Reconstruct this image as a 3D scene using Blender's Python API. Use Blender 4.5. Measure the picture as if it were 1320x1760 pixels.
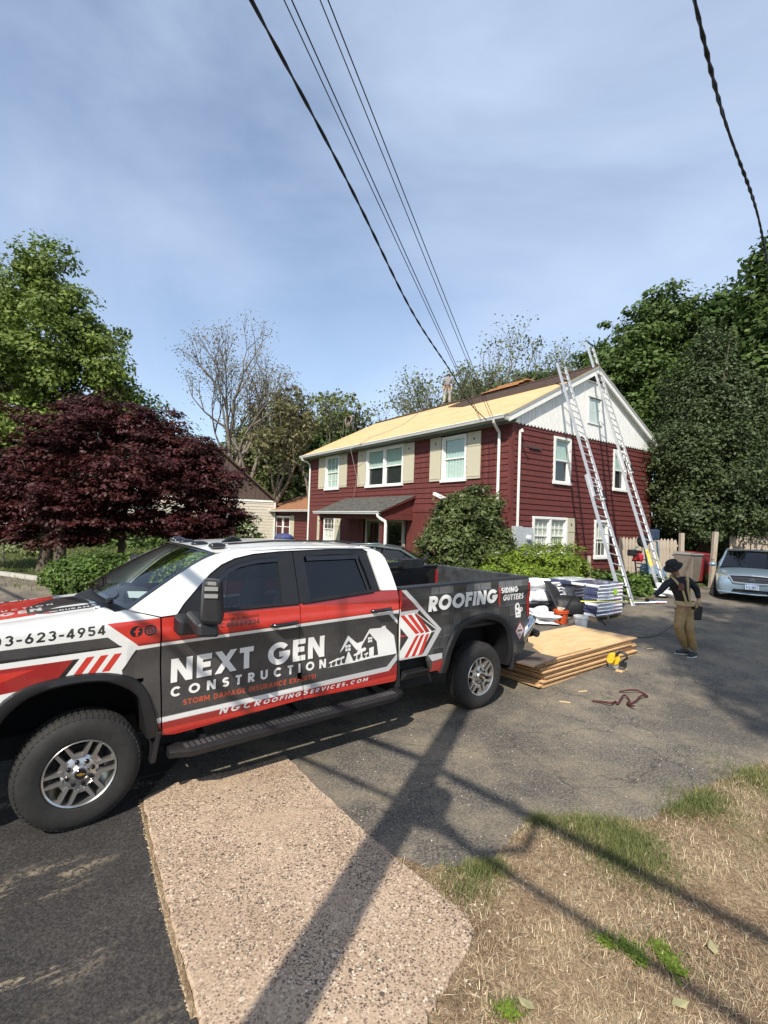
import bpy, bmesh, math, random
import numpy as np
from mathutils import Vector, Matrix
from mathutils.geometry import tessellate_polygon
random.seed(7); RS = np.random.RandomState(11)
for _o in list(bpy.data.objects): bpy.data.objects.remove(_o)
SC = bpy.context.scene
# ------------------------------------------------------------------ camera, sky, sun, exposure
CF, CPITCH, CROLL, CH = 850.0, 0.022, 0.034, 2.32
SUN_AZ, SUN_EL = math.radians(20.5), math.radians(44)      # azimuth the light travels towards, from +Y to +X
cam_d = bpy.data.cameras.new('camera'); cam = bpy.data.objects.new('camera', cam_d); SC.collection.objects.link(cam)
_fw = Vector((0, math.cos(CPITCH), math.sin(CPITCH))); _up = Vector((0, -math.sin(CPITCH), math.cos(CPITCH))); _rt = Vector((1, 0, 0))
CR = _rt*math.cos(CROLL) + _up*math.sin(CROLL); CU = _up*math.cos(CROLL) - _rt*math.sin(CROLL); CW = _fw
cam.matrix_world = Matrix(((CR.x, CU.x, -CW.x, 0), (CR.y, CU.y, -CW.y, 0), (CR.z, CU.z, -CW.z, CH), (0, 0, 0, 1)))
cam_d.sensor_fit = 'HORIZONTAL'; cam_d.sensor_width = 36; cam_d.lens = 36*CF/1320; cam_d.clip_end = 3000; cam_d.clip_start = .05
SC.camera = cam
world = bpy.data.worlds.new('World'); SC.world = world; world.use_nodes = True
nt = world.node_tree; nt.nodes.clear()
wo = nt.nodes.new('ShaderNodeOutputWorld'); bg = nt.nodes.new('ShaderNodeBackground')
sky = nt.nodes.new('ShaderNodeTexSky'); sky.sky_type = 'NISHITA'; sky.sun_disc = False
sky.sun_elevation = SUN_EL; sky.sun_rotation = SUN_AZ + math.pi
sky.air_density = 1.0; sky.dust_density = 1.0; sky.ozone_density = 1.5; sky.altitude = 50
tc = nt.nodes.new('ShaderNodeTexCoord'); mp = nt.nodes.new('ShaderNodeMapping'); mp.inputs['Scale'].default_value = (1.0, .8, 1.9); mp.inputs['Rotation'].default_value = (.3, .5, .9)
nz = nt.nodes.new('ShaderNodeTexNoise'); nz.inputs['Scale'].default_value = 1.25; nz.inputs['Detail'].default_value = 7; nz.inputs['Roughness'].default_value = .53; nz.inputs['Distortion'].default_value = .6
rp = nt.nodes.new('ShaderNodeValToRGB'); rp.color_ramp.elements[0].position = .34; rp.color_ramp.elements[0].color = (.18, .18, .18, 1); rp.color_ramp.elements[1].position = .72; rp.color_ramp.elements[1].color = (.66, .66, .66, 1)
mx = nt.nodes.new('ShaderNodeMixRGB'); mx.inputs[2].default_value = (5.0, 5.9, 7.4, 1)
nt.links.new(tc.outputs['Generated'], mp.inputs['Vector']); nt.links.new(mp.outputs[0], nz.inputs['Vector']); nt.links.new(nz.outputs['Fac'], rp.inputs[0])
nt.links.new(rp.outputs[0], mx.inputs[0]); hs = nt.nodes.new('ShaderNodeHueSaturation'); hs.inputs['Saturation'].default_value = 1.02; hs.inputs['Value'].default_value = 1.16; nt.links.new(sky.outputs[0], hs.inputs['Color']); nt.links.new(hs.outputs[0], mx.inputs[1]); nt.links.new(mx.outputs[0], bg.inputs[0]); nt.links.new(bg.outputs[0], wo.inputs[0])
bg.inputs[1].default_value = .13
sd = bpy.data.lights.new('sun', 'SUN'); sd.energy = 5.0; sd.angle = math.radians(.6); sd.color = (1, .93, .82)
so = bpy.data.objects.new('sun', sd); SC.collection.objects.link(so)
SUND = Vector((math.sin(SUN_AZ)*math.cos(SUN_EL), math.cos(SUN_AZ)*math.cos(SUN_EL), -math.sin(SUN_EL)))
so.rotation_mode = 'QUATERNION'; so.rotation_quaternion = SUND.to_track_quat('-Z', 'Y'); so.location = (0, 0, 30)
SC.view_settings.view_transform = 'Standard'; SC.view_settings.look = 'None'; SC.view_settings.gamma = 1; SC.view_settings.exposure = 0.27
SC.view_settings.use_curve_mapping = False
SC.cycles.max_bounces = 6; SC.cycles.transparent_max_bounces = 12

# ------------------------------------------------------------------ measuring helpers: photograph pixel -> point on a plane of the place
def ray(u, v):
    d = CW*CF + CR*(u-660) + CU*(880-v); return d.normalized()
def onz(u, v, z):
    d = ray(u, v); return Vector((0, 0, CH)) + d*((z-CH)/d.z)
def gh(x, y):                                   # height of the ground
    return float(np.interp(y, [6.5, 14, 20, 60, 400], [0, .45, .64, .9, .9]))
def gp(u, v):
    z = 0
    for i in range(30):
        P = onz(u, v, z); z = .5*z + .5*gh(P.x, P.y)
    return onz(u, v, z)
def aty(u, v, Y):
    d = ray(u, v); return Vector((0, 0, CH)) + d*(Y/d.y)

# ------------------------------------------------------------------ materials
MATS = {}
def mat(name, col, rough=.6, metal=0, var=0, vscale=8, bump=0, bscale=40, col2=None, spec=None, coat=0, stretch=None, leaf=False, island=0, trans=0, detail=4, dirt=None):
    if name in MATS: return MATS[name]
    m = bpy.data.materials.new(name); m.use_nodes = True; N = m.node_tree.nodes; L = m.node_tree.links
    b = N['Principled BSDF']; b.inputs['Roughness'].default_value = rough; b.inputs['Metallic'].default_value = metal
    b.inputs['Base Color'].default_value = (*col, 1)
    if spec is not None: b.inputs['Specular IOR Level'].default_value = spec
    if coat: b.inputs['Coat Weight'].default_value = coat; b.inputs['Coat Roughness'].default_value = .04
    t = N.new('ShaderNodeTexCoord'); vec = t.outputs['Object']
    if stretch:
        mm = N.new('ShaderNodeMapping'); mm.inputs['Scale'].default_value = stretch; L.new(vec, mm.inputs[0]); vec = mm.outputs[0]
    out = None
    if var or col2:
        n = N.new('ShaderNodeTexNoise'); n.inputs['Scale'].default_value = vscale; n.inputs['Detail'].default_value = detail; n.inputs['Roughness'].default_value = .62; L.new(vec, n.inputs['Vector'])
        r = N.new('ShaderNodeValToRGB'); r.color_ramp.elements[0].position = .33; r.color_ramp.elements[1].position = .67
        c2 = col2 if col2 else tuple(min(1, c*(1+var)) for c in col)
        c1 = col if col2 else tuple(c*(1-var) for c in col)
        r.color_ramp.elements[0].color = (*c1, 1); r.color_ramp.elements[1].color = (*c2, 1); L.new(n.outputs['Fac'], r.inputs[0]); out = r.outputs[0]
    if island:
        g = N.new('ShaderNodeNewGeometry'); mr = N.new('ShaderNodeMapRange'); mr.inputs[3].default_value = 1-island; mr.inputs[4].default_value = 1+island; L.new(g.outputs['Random Per Island'], mr.inputs[0])
        x = N.new('ShaderNodeMixRGB'); x.blend_type = 'MULTIPLY'; x.inputs[0].default_value = 1
        if out is None: x.inputs[1].default_value = (*col, 1)
        else: L.new(out, x.inputs[1])
        L.new(mr.outputs[0], x.inputs[2]); out = x.outputs[0]
    if out is not None: L.new(out, b.inputs['Base Color'])
    if bump:
        n2 = N.new('ShaderNodeTexNoise'); n2.inputs['Scale'].default_value = bscale; n2.inputs['Detail'].default_value = 5; L.new(vec, n2.inputs['Vector'])
        bp = N.new('ShaderNodeBump'); bp.inputs['Strength'].default_value = bump; bp.inputs['Distance'].default_value = .02; L.new(n2.outputs['Fac'], bp.inputs['Height']); L.new(bp.outputs[0], b.inputs['Normal'])
    if trans:
        tr = N.new('ShaderNodeBsdfTranslucent'); ms = N.new('ShaderNodeMixShader'); ms.inputs[0].default_value = trans
        if out is not None: L.new(out, tr.inputs[0])
        else: tr.inputs[0].default_value = (*col, 1)
        L.new(b.outputs[0], ms.inputs[1]); L.new(tr.outputs[0], ms.inputs[2]); L.new(ms.outputs[0], N['Material Output'].inputs[0])
    MATS[name] = m; return m
def glass(name, tint, rough=.02, op=.35):
    m = bpy.data.materials.new(name); m.use_nodes = True; N = m.node_tree.nodes; L = m.node_tree.links; N.remove(N['Principled BSDF'])
    tr = N.new('ShaderNodeBsdfTransparent'); tr.inputs[0].default_value = (*tint, 1)
    gl = N.new('ShaderNodeBsdfGlossy'); gl.inputs['Roughness'].default_value = rough
    ge = N.new('ShaderNodeNewGeometry'); vd = N.new('ShaderNodeVectorMath'); vd.operation = 'DOT_PRODUCT'; L.new(ge.outputs['Incoming'], vd.inputs[0]); L.new(ge.outputs['Normal'], vd.inputs[1])
    ab = N.new('ShaderNodeMath'); ab.operation = 'ABSOLUTE'; L.new(vd.outputs['Value'], ab.inputs[0]); iv = N.new('ShaderNodeMath'); iv.operation = 'SUBTRACT'; iv.inputs[0].default_value = 1; L.new(ab.outputs[0], iv.inputs[1])
    pw = N.new('ShaderNodeMath'); pw.operation = 'POWER'; pw.inputs[1].default_value = 5; L.new(iv.outputs[0], pw.inputs[0]); mr = N.new('ShaderNodeMath'); mr.operation = 'MULTIPLY_ADD'; mr.inputs[1].default_value = .9; mr.inputs[2].default_value = .045+op; mr.use_clamp = True
    L.new(pw.outputs[0], mr.inputs[0]); ms = N.new('ShaderNodeMixShader'); L.new(mr.outputs[0], ms.inputs[0]); L.new(tr.outputs[0], ms.inputs[1]); L.new(gl.outputs[0], ms.inputs[2])
    L.new(ms.outputs[0], N['Material Output'].inputs[0]); MATS[name] = m; return m

# ------------------------------------------------------------------ mesh helpers
class MB:
    def __init__(s): s.v = []; s.f = []; s.mi = []; s.T = None; s.m = 0
    def add(s, vs, fs):
        o = len(s.v)
        if s.T is not None: vs = [tuple(s.T @ Vector(p)) for p in vs]
        s.v += [tuple(p) for p in vs]; s.f += [tuple(i+o for i in f) for f in fs]; s.mi += [s.m]*len(fs); return s
    def box(s, x0, x1, y0, y1, z0, z1):
        if x0 > x1: x0, x1 = x1, x0
        if y0 > y1: y0, y1 = y1, y0
        if z0 > z1: z0, z1 = z1, z0
        return s.add([(x0,y0,z0),(x1,y0,z0),(x1,y1,z0),(x0,y1,z0),(x0,y0,z1),(x1,y0,z1),(x1,y1,z1),(x0,y1,z1)],
                     [(0,3,2,1),(4,5,6,7),(0,1,5,4),(1,2,6,5),(2,3,7,6),(3,0,4,7)])
    def hexa(s, p):                               # eight corners, bottom ring then top ring
        return s.add(p, [(0,3,2,1),(4,5,6,7),(0,1,5,4),(1,2,6,5),(2,3,7,6),(3,0,4,7)])
    def beam(s, a, b, w, h, up=(0,0,1)):
        a = Vector(a); b = Vector(b); d = (b-a).normalized(); sx = d.cross(Vector(up)); 
        if sx.length < 1e-4: sx = d.cross(Vector((1,0,0)))
        sx.normalize(); sy = sx.cross(d); sx *= w/2; sy *= h/2
        return s.hexa([a-sx-sy, a+sx-sy, a+sx+sy, a-sx+sy, b-sx-sy, b+sx-sy, b+sx+sy, b-sx+sy])
    def prism(s, poly, ax, lo, hi):               # closed polygon of 2d points pushed along axis ax (0,1,2)
        def P(a, b, c):
            return {0: (c, a, b), 1: (a, c, b), 2: (a, b, c)}[ax]
        n = len(poly); vs = [P(a, b, lo) for a, b in poly] + [P(a, b, hi) for a, b in poly]
        tri = tessellate_polygon([[Vector((a, b, 0)) for a, b in poly]])
        fs = [tuple(t) for t in tri] + [tuple(i+n for i in reversed(t)) for t in tri] + [(i, (i+1) % n, n+(i+1) % n, n+i) for i in range(n)]
        return s.add(vs, fs)
    def tube(s, pts, r, n=8, cap=True):
        pts = [Vector(p) for p in pts]; rs = r if isinstance(r, (list, tuple)) else [r]*len(pts)
        vs = []; fs = []; prev = None
        for i, p in enumerate(pts):
            d = (pts[min(i+1, len(pts)-1)] - pts[max(i-1, 0)]).normalized()
            if prev is None:
                u = d.cross(Vector((0, 0, 1)));
                if u.length < .05: u = d.cross(Vector((1, 0, 0)))
            else: u = prev - d*prev.dot(d)
            u.normalize(); prev = u; w = d.cross(u)
            vs += [p + (u*math.cos(2*math.pi*k/n) + w*math.sin(2*math.pi*k/n))*rs[i] for k in range(n)]
        for i in range(len(pts)-1):
            for k in range(n):
                fs.append((i*n+k, i*n+(k+1) % n, (i+1)*n+(k+1) % n, (i+1)*n+k))
        if cap: fs.append(tuple(range(n-1, -1, -1))); fs.append(tuple((len(pts)-1)*n+k for k in range(n)))
        return s.add(vs, fs)
    def lathe(s, prof, n=32, ax=2, c=(0, 0, 0), close=False):   # prof: (radius, height)
        vs = []; fs = []; m = len(prof)
        for k in range(n):
            a = 2*math.pi*k/n; ca, sa = math.cos(a), math.sin(a)
            for r, h in prof:
                p = {2: (r*ca, r*sa, h), 1: (r*ca, h, r*sa), 0: (h, r*ca, r*sa)}[ax]; vs.append((p[0]+c[0], p[1]+c[1], p[2]+c[2]))
        for k in range(n):
            for i in range(m if close else m-1):
                j = (i+1) % m; fs.append((k*m+i, k*m+j, ((k+1) % n)*m+j, ((k+1) % n)*m+i))
        return s.add(vs, fs)
    def grid(s, rows):                             # rows of points -> quads
        n = len(rows[0]); vs = [p for r in rows for p in r]
        return s.add(vs, [(i*n+j, i*n+j+1, (i+1)*n+j+1, (i+1)*n+j) for i in range(len(rows)-1) for j in range(n-1)])
    def ball(s, c, r, n=10, m=7):
        rx, ry, rz = r if isinstance(r, (list, tuple)) else (r, r, r); rows = []
        for i in range(m+1):
            t = math.pi*i/m; rows.append([(c[0]+rx*math.sin(t)*math.cos(2*math.pi*k/n), c[1]+ry*math.sin(t)*math.sin(2*math.pi*k/n), c[2]+rz*math.cos(t)) for k in range(n+1)])
        return s.grid(rows)
def mesh_from(name, v, f, mi=None, mats=(), smooth=False, merge=True, fix=True):
    me = bpy.data.meshes.new(name); me.from_pydata(v, [], f)
    for m in mats: me.materials.append(m)
    if mi is not None and len(mats) > 1: me.polygons.foreach_set('material_index', mi)
    bm = bmesh.new(); bm.from_mesh(me)
    if merge: bmesh.ops.remove_doubles(bm, verts=bm.verts, dist=1e-5)
    if fix: bmesh.ops.recalc_face_normals(bm, faces=bm.faces)
    bm.to_mesh(me); bm.free()
    if smooth:
        me.polygons.foreach_set('use_smooth', [True]*len(me.polygons))
        if smooth != 'all':
            try: me.set_sharp_from_angle(angle=math.radians(smooth if smooth is not True else 35))
            except Exception: pass
    me.update(); return me
def obj(name, data, mats=None, parent=None, smooth=False, loc=None, rotz=None, bevel=0, merge=True, fix=True):
    if isinstance(data, MB):
        mats = mats if isinstance(mats, (list, tuple)) else [mats]
        data = mesh_from(name, data.v, data.f, data.mi, mats, smooth, merge, fix)
    o = bpy.data.objects.new(name, data); SC.collection.objects.link(o)
    if parent: o.parent = parent
    if loc is not None: o.location = loc
    if rotz is not None: o.rotation_euler = (0, 0, rotz)
    if bevel:
        b = o.modifiers.new('bevel', 'BEVEL'); b.width = bevel; b.segments = 2; b.limit_method = 'ANGLE'; b.angle_limit = math.radians(40); b.harden_normals = False
    return o
def tag(o, label, cat, group=None, kind=None):
    if label: o['label'] = label
    if cat: o['category'] = cat
    if group: o['group'] = group
    if kind: o['kind'] = kind
    return o
def thing(name, label, cat, loc=(0, 0, 0), rotz=0, group=None):
    o = bpy.data.objects.new(name, None); SC.collection.objects.link(o); o.location = loc; o.rotation_euler = (0, 0, rotz); o.empty_display_size = .2
    return tag(o, label, cat, group)
def struct(o): o['kind'] = 'structure'; return o
def bulk(name, V, F, mat_, parent=None, smooth=False):      # fast numpy mesh of equal-size faces
    me = bpy.data.meshes.new(name); k = F.shape[1]; me.vertices.add(len(V)); me.vertices.foreach_set('co', V.astype(np.float32).ravel())
    me.loops.add(F.size); me.loops.foreach_set('vertex_index', F.astype(np.int32).ravel()); me.polygons.add(len(F))
    me.polygons.foreach_set('loop_start', (np.arange(len(F))*k).astype(np.int32)); me.polygons.foreach_set('loop_total', np.full(len(F), k, np.int32))
    if smooth: me.polygons.foreach_set('use_smooth', np.ones(len(F), bool))
    me.materials.append(mat_); me.update(calc_edges=True); me.validate()
    o = bpy.data.objects.new(name, me); SC.collection.objects.link(o)
    if parent: o.parent = parent
    return o
# ------------------------------------------------------------------ ground
def ground_mat(name, build):
    m = bpy.data.materials.new(name); m.use_nodes = True; N = m.node_tree.nodes; L = m.node_tree.links; b = N['Principled BSDF']
    t = N.new('ShaderNodeTexCoord')
    def noise(scale, detail=4, rough=.6, vec=None, stretch=None, rot=0):
        n = N.new('ShaderNodeTexNoise'); n.inputs['Scale'].default_value = scale; n.inputs['Detail'].default_value = detail; n.inputs['Roughness'].default_value = rough
        v = t.outputs['Object']
        if stretch:
            mm = N.new('ShaderNodeMapping'); mm.vector_type = 'TEXTURE'; mm.inputs['Scale'].default_value = tuple(1/q for q in stretch); mm.inputs['Rotation'].default_value = (0, 0, rot); L.new(v, mm.inputs[0]); v = mm.outputs[0]
        L.new(v, n.inputs['Vector']); return n.outputs['Fac']
    def vor(scale, feature='F1', stretch=None):
        n = N.new('ShaderNodeTexVoronoi'); n.inputs['Scale'].default_value = scale; n.feature = feature; L.new(t.outputs['Object'], n.inputs['Vector']); return n
    def ramp(fac, stops, interp='LINEAR'):
        r = N.new('ShaderNodeValToRGB'); r.color_ramp.interpolation = interp
        while len(r.color_ramp.elements) < len(stops): r.color_ramp.elements.new(.5)
        for e, (p, c) in zip(r.color_ramp.elements, stops): e.position = p; e.color = (*c, 1) if len(c) == 3 else c
        L.new(fac, r.inputs[0]); return r.outputs[0]
    def mix(fac, a, c, mode='MIX'):
        x = N.new('ShaderNodeMixRGB'); x.blend_type = mode
        if isinstance(fac, (int, float)): x.inputs[0].default_value = fac
        else: L.new(fac, x.inputs[0])
        for i, q in ((1, a), (2, c)):
            if isinstance(q, tuple): x.inputs[i].default_value = (*q, 1)
            else: L.new(q, x.inputs[i])
        return x.outputs[0]
    def bump(h, strength, dist, prev=None):
        p = N.new('ShaderNodeBump'); p.inputs['Strength'].default_value = strength; p.inputs['Distance'].default_value = dist; L.new(h, p.inputs['Height'])
        if prev is not None: L.new(prev, p.inputs['Normal'])
        return p.outputs[0]
    build(locals(), b, L); MATS[name] = m; return m
W3 = lambda v: (v, v, v)
def _asphalt(h, b, L):
    n = h['noise']; base = h['ramp'](n(.55, 5), [(.3, (.086, .076, .064)), (.7, (.165, .146, .119))])
    grit = h['ramp'](n(55, 3, .7), [(.35, W3(.45)), (.5, W3(1)), (.66, W3(1.75))]); c = h['mix'](1., base, grit, 'MULTIPLY')
    v = h['vor'](38); sp = h['ramp'](v.outputs['Distance'], [(.0, W3(1)), (.13, W3(0))])
    pick = h['ramp'](v.outputs['Color'], [(.80, W3(0)), (.82, W3(1))], 'CONSTANT'); f = h['mix'](1., sp, pick, 'MULTIPLY')
    c = h['mix'](f, c, (.42, .39, .34))
    sand = h['ramp'](n(1.1, 7, .7), [(.46, W3(0)), (.66, W3(.6))]); c = h['mix'](sand, c, (.27, .22, .145))
    v2 = h['vor'](1.6, 'DISTANCE_TO_EDGE'); dn = h['N'].new('ShaderNodeMixRGB'); dn.inputs[0].default_value = .28; L.new(h['t'].outputs['Object'], dn.inputs[1])
    nn = h['N'].new('ShaderNodeTexNoise'); nn.inputs['Scale'].default_value = 3; nn.inputs['Detail'].default_value = 4; L.new(h['t'].outputs['Object'], nn.inputs['Vector']); L.new(nn.outputs['Color'], dn.inputs[2]); L.new(dn.outputs[0], v2.inputs['Vector'])
    gate = h['ramp'](n(.6, 2), [(.40, W3(0)), (.52, W3(1))]); cr = h['ramp'](v2.outputs['Distance'], [(0, W3(.6)), (.014, W3(0))]); cf = h['mix'](1., cr, gate, 'MULTIPLY')
    c = h['mix'](cf, c, (.03, .028, .025))
    L.new(c, b.inputs['Base Color']); b.inputs['Roughness'].default_value = .9; b.inputs['Specular IOR Level'].default_value = .25
    L.new(h['bump'](n(90, 3), .6, .006, h['bump'](n(7, 4), .35, .02)), b.inputs['Normal'])
ASPH = ground_mat('old_asphalt', _asphalt)
def _street(h, b, L):
    n = h['noise']; base = h['ramp'](n(1.2, 5), [(.3, (.024, .022, .021)), (.7, (.050, .045, .041))])
    c = h['mix'](1., base, h['ramp'](n(70, 3, .7), [(.35, W3(.5)), (.5, W3(1)), (.68, W3(1.9))]), 'MULTIPLY')
    st = (.8, 4.6, 1); sn = h['ramp'](n(1.9, 8, .72, None, st, .66), [(.50, W3(0)), (.58, W3(.85))])
    gate = h['ramp'](n(.75, 2, .5, None, (.6, 1.7, 1), .66), [(.50, W3(0)), (.60, W3(1))]); fine = h['ramp'](n(38, 3, .7), [(.42, W3(0)), (.55, W3(1))])
    f = h['mix'](1., h['mix'](1., sn, gate, 'MULTIPLY'), fine, 'MULTIPLY')
    c = h['mix'](f, c, (.36, .29, .19)); v = h['vor'](30); sp = h['ramp'](v.outputs['Distance'], [(.0, W3(1)), (.1, W3(0))]); pick = h['ramp'](v.outputs['Color'], [(.9, W3(0)), (.91, W3(1))], 'CONSTANT')
    c = h['mix'](h['mix'](1., sp, pick, 'MULTIPLY'), c, (.38, .36, .33))
    L.new(c, b.inputs['Base Color']); b.inputs['Roughness'].default_value = .85; b.inputs['Specular IOR Level'].default_value = .3
    L.new(h['bump'](n(80, 3), .6, .006), b.inputs['Normal'])
STREET = ground_mat('dark_asphalt', _street)
def _conc(h, b, L):
    n = h['noise']; base = h['ramp'](n(1.6, 5), [(.3, (.34, .243, .165)), (.7, (.50, .375, .265))])
    c = h['mix'](1., base, h['ramp'](n(60, 3), [(.3, W3(.8)), (.7, W3(1.18))]), 'MULTIPLY')
    dn = h['N'].new('ShaderNodeMixRGB'); dn.inputs[0].default_value = .012; L.new(h['t'].outputs['Object'], dn.inputs[1]); dn.blend_type = 'ADD'
    nn = h['N'].new('ShaderNodeTexNoise'); nn.inputs['Scale'].default_value = 130; nn.inputs['Detail'].default_value = 3; L.new(h['t'].outputs['Object'], nn.inputs['Vector']); L.new(nn.outputs['Color'], dn.inputs[2])
    ex = h['ramp'](n(1.9, 6, .75), [(.34, W3(0.25)), (.52, W3(1))]); fs = []
    for sc_, th, lo, hi in ((56, .44, .34, .50), (80, .25, .34, .52), (24, .80, .26, .38)):
        v = h['vor'](sc_); L.new(dn.outputs[0], v.inputs['Vector']); v.inputs['Randomness'].default_value = 1
        st = h['ramp'](v.outputs['Distance'], [(lo, W3(1)), (hi, W3(0))]); pick = h['ramp'](v.outputs['Color'], [(th, W3(0)), (th+.03, W3(1))], 'CONSTANT')
        f = h['mix'](1., h['mix'](1., st, pick, 'MULTIPLY'), ex, 'MULTIPLY'); cc = h['N'].new('ShaderNodeTexWhiteNoise'); L.new(v.outputs['Color'], cc.inputs['Vector'])
        stone = h['ramp'](cc.outputs['Value'], [(0, (.055, .045, .035)), (.45, (.13, .10, .08)), (.7, (.30, .20, .135)), (1, (.74, .64, .50))]); c = h['mix'](f, c, stone)
    crk = h['vor'](1.1, 'DISTANCE_TO_EDGE'); d2 = h['N'].new('ShaderNodeMixRGB'); d2.inputs[0].default_value = .35; L.new(h['t'].outputs['Object'], d2.inputs[1]); n2 = h['N'].new('ShaderNodeTexNoise'); n2.inputs['Scale'].default_value = 2.5; n2.inputs['Detail'].default_value = 5; L.new(h['t'].outputs['Object'], n2.inputs['Vector']); L.new(n2.outputs['Color'], d2.inputs[2]); L.new(d2.outputs[0], crk.inputs['Vector'])
    c = h['mix'](h['mix'](1., h['ramp'](crk.outputs['Distance'], [(0, W3(.55)), (.012, W3(0))]), h['ramp'](n(.9, 2), [(.5, W3(0)), (.6, W3(1))]), 'MULTIPLY'), c, (.12, .085, .06))
    c = h['mix'](h['ramp'](n(3.2, 5, .7), [(.55, W3(0)), (.75, W3(.35))]), c, (.24, .17, .12))
    L.new(c, b.inputs['Base Color']); b.inputs['Roughness'].default_value = .92; b.inputs['Specular IOR Level'].default_value = .2
    L.new(h['bump'](f, .7, .006, h['bump'](n(120, 3), .5, .004, h['bump'](n(9, 4), .3, .02))), b.inputs['Normal'])
CONC = ground_mat('worn_concrete', _conc)
def _dry(h, b, L):
    n = h['noise']; c = h['ramp'](n(1.3, 6, .65), [(.3, (.13, .085, .052)), (.5, (.235, .165, .10)), (.7, (.36, .28, .175))])
    c = h['mix'](1., c, h['ramp'](n(45, 4, .7), [(.3, W3(.45)), (.7, W3(1.5))]), 'MULTIPLY'); L.new(c, b.inputs['Base Color']); b.inputs['Roughness'].default_value = 1; b.inputs['Specular IOR Level'].default_value = .1
    L.new(h['bump'](n(30, 5), .9, .03), b.inputs['Normal'])
DRY = ground_mat('dry_turf', _dry)
def _lawn(h, b, L):
    n = h['noise']; c = h['ramp'](n(.5, 6, .65), [(.3, (.035, .055, .016)), (.5, (.06, .082, .025)), (.72, (.12, .11, .05))])
    c = h['mix'](1., c, h['ramp'](n(14, 5, .7), [(.3, W3(.5)), (.7, W3(1.45))]), 'MULTIPLY'); L.new(c, b.inputs['Base Color']); b.inputs['Roughness'].default_value = 1; b.inputs['Specular IOR Level'].default_value = .1
    L.new(h['bump'](n(12, 5), .8, .06), b.inputs['Normal'])
LAWN = ground_mat('lawn_turf', _lawn)

def sheet(name, poly, mat_, dz, step=.6):                  # a sheet lying on the ground
    me = bpy.data.meshes.new(name); bm = bmesh.new(); vs = [bm.verts.new((p[0], p[1], 0)) for p in poly]; bm.faces.new(vs)
    xs = [p[0] for p in poly]; ys = [p[1] for p in poly]
    bmesh.ops.triangulate(bm, faces=bm.faces[:])
    for yy in (6.5, 10, 14, 17, 20, 30, 60):
        if min(ys) < yy < max(ys): bmesh.ops.bisect_plane(bm, geom=bm.verts[:]+bm.edges[:]+bm.faces[:], plane_co=(0, yy, 0), plane_no=(0, 1, 0))
    for v in bm.verts: v.co.z = gh(v.co.x, v.co.y)+dz
    bmesh.ops.recalc_face_normals(bm, faces=bm.faces)
    if bm.faces[0].normal.z < 0: bmesh.ops.reverse_faces(bm, faces=bm.faces[:])
    bm.to_mesh(me); bm.free(); me.materials.append(mat_); o = bpy.data.objects.new(name, me); SC.collection.objects.link(o); return struct(o)
g = MB(); ysr = [-400, -60, -5, 6.5, 14, 20, 60, 400, 900]
g.grid([[(x, y, gh(x, y)) for x in (-900, -300, -60, -15, 0, 15, 60, 300, 900)] for y in ysr]); struct(obj('ground', g, LAWN, merge=False))
# the driveway apron under the truck and up to the house, the street at the lower left
def rag(pts, amp, n=5, seed=1):                             # ragged edge between points
    rr = random.Random(seed); out = []
    for i in range(len(pts)-1):
        a, b = Vector(pts[i]), Vector(pts[i+1]); d = b-a; nn = Vector((-d.y, d.x)); 
        if nn.length: nn.normalize()
        for k in range(n): out.append(tuple(a+d*(k/n)+nn*(rr.uniform(-amp, amp) if k else 0)))
    out.append(tuple(pts[-1])); return out
def g2(u, v): p = gp(u, v); return (p.x, p.y)
slabB = g2(490, 1303); slabC = g2(812, 1597)
edge = rag([g2(640, 1455), g2(700, 1482), g2(770, 1492), g2(850, 1482), g2(905, 1410), g2(1000, 1408), g2(1100, 1412), g2(1160, 1390), g2(1245, 1342), g2(1320, 1312), (6.2, 6.2), (8.5, 8.6), (13, 11.8), (18, 13.5)], .035, 5, 3)
drive = [g2(470, 1400)] + edge + [(18, 17.2), (12.2, 17.4), (10.6, 16.6), (8.2, 14.9), (6.9, 13.6), (5.4, 12.7), (3.6, 12.6), (1.6, 13.2), (-1.5, 12.9), (-3.3, 10.4), (-4.2, 8.6), (-5.4, 7.6), (-5.6, 3.0), (-2.1, 3.6), (-1.3, 3.5)]
sheet('driveway', drive, ASPH, .004)
street = [g2(340, 1760), (-.35, .9), (3.2, -1.8), (14, -9.5), (8, -17), (-14, -4), (-14, 4.4), (-8, 4.5), (-5.5, 4.7), (-3.2, 5.2), (-1.86, 5.35), g2(246, 1375), g2(270, 1480)]
sheet('street', street, STREET, .008)
far_road = [(-6.4, 10.2), (-6.9, 11.9), (-8.2, 13.0), (-10.4, 13.9), (-14, 15.2), (-30, 20), (-60, 29), (-60, 20), (-30, 11.5), (-14, 8.6), (-9, 7.4), (-6.4, 7.3), (-5.2, 8.0)]
sheet('side_road', far_road, ASPH, .012)
curb = MB()
for a, b in (((-8.4, 13.2), (-10.5, 14.0)), ((-10.5, 14.0), (-14.1, 15.3)), ((-14.1, 15.3), (-30, 20.1))): curb.beam((a[0], a[1], gh(*a)+.03), (b[0], b[1], gh(*b)+.03), .14, .16)
struct(obj('kerb', curb, mat('kerb_concrete', (.42, .4, .36), .9, var=.15)))
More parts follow.
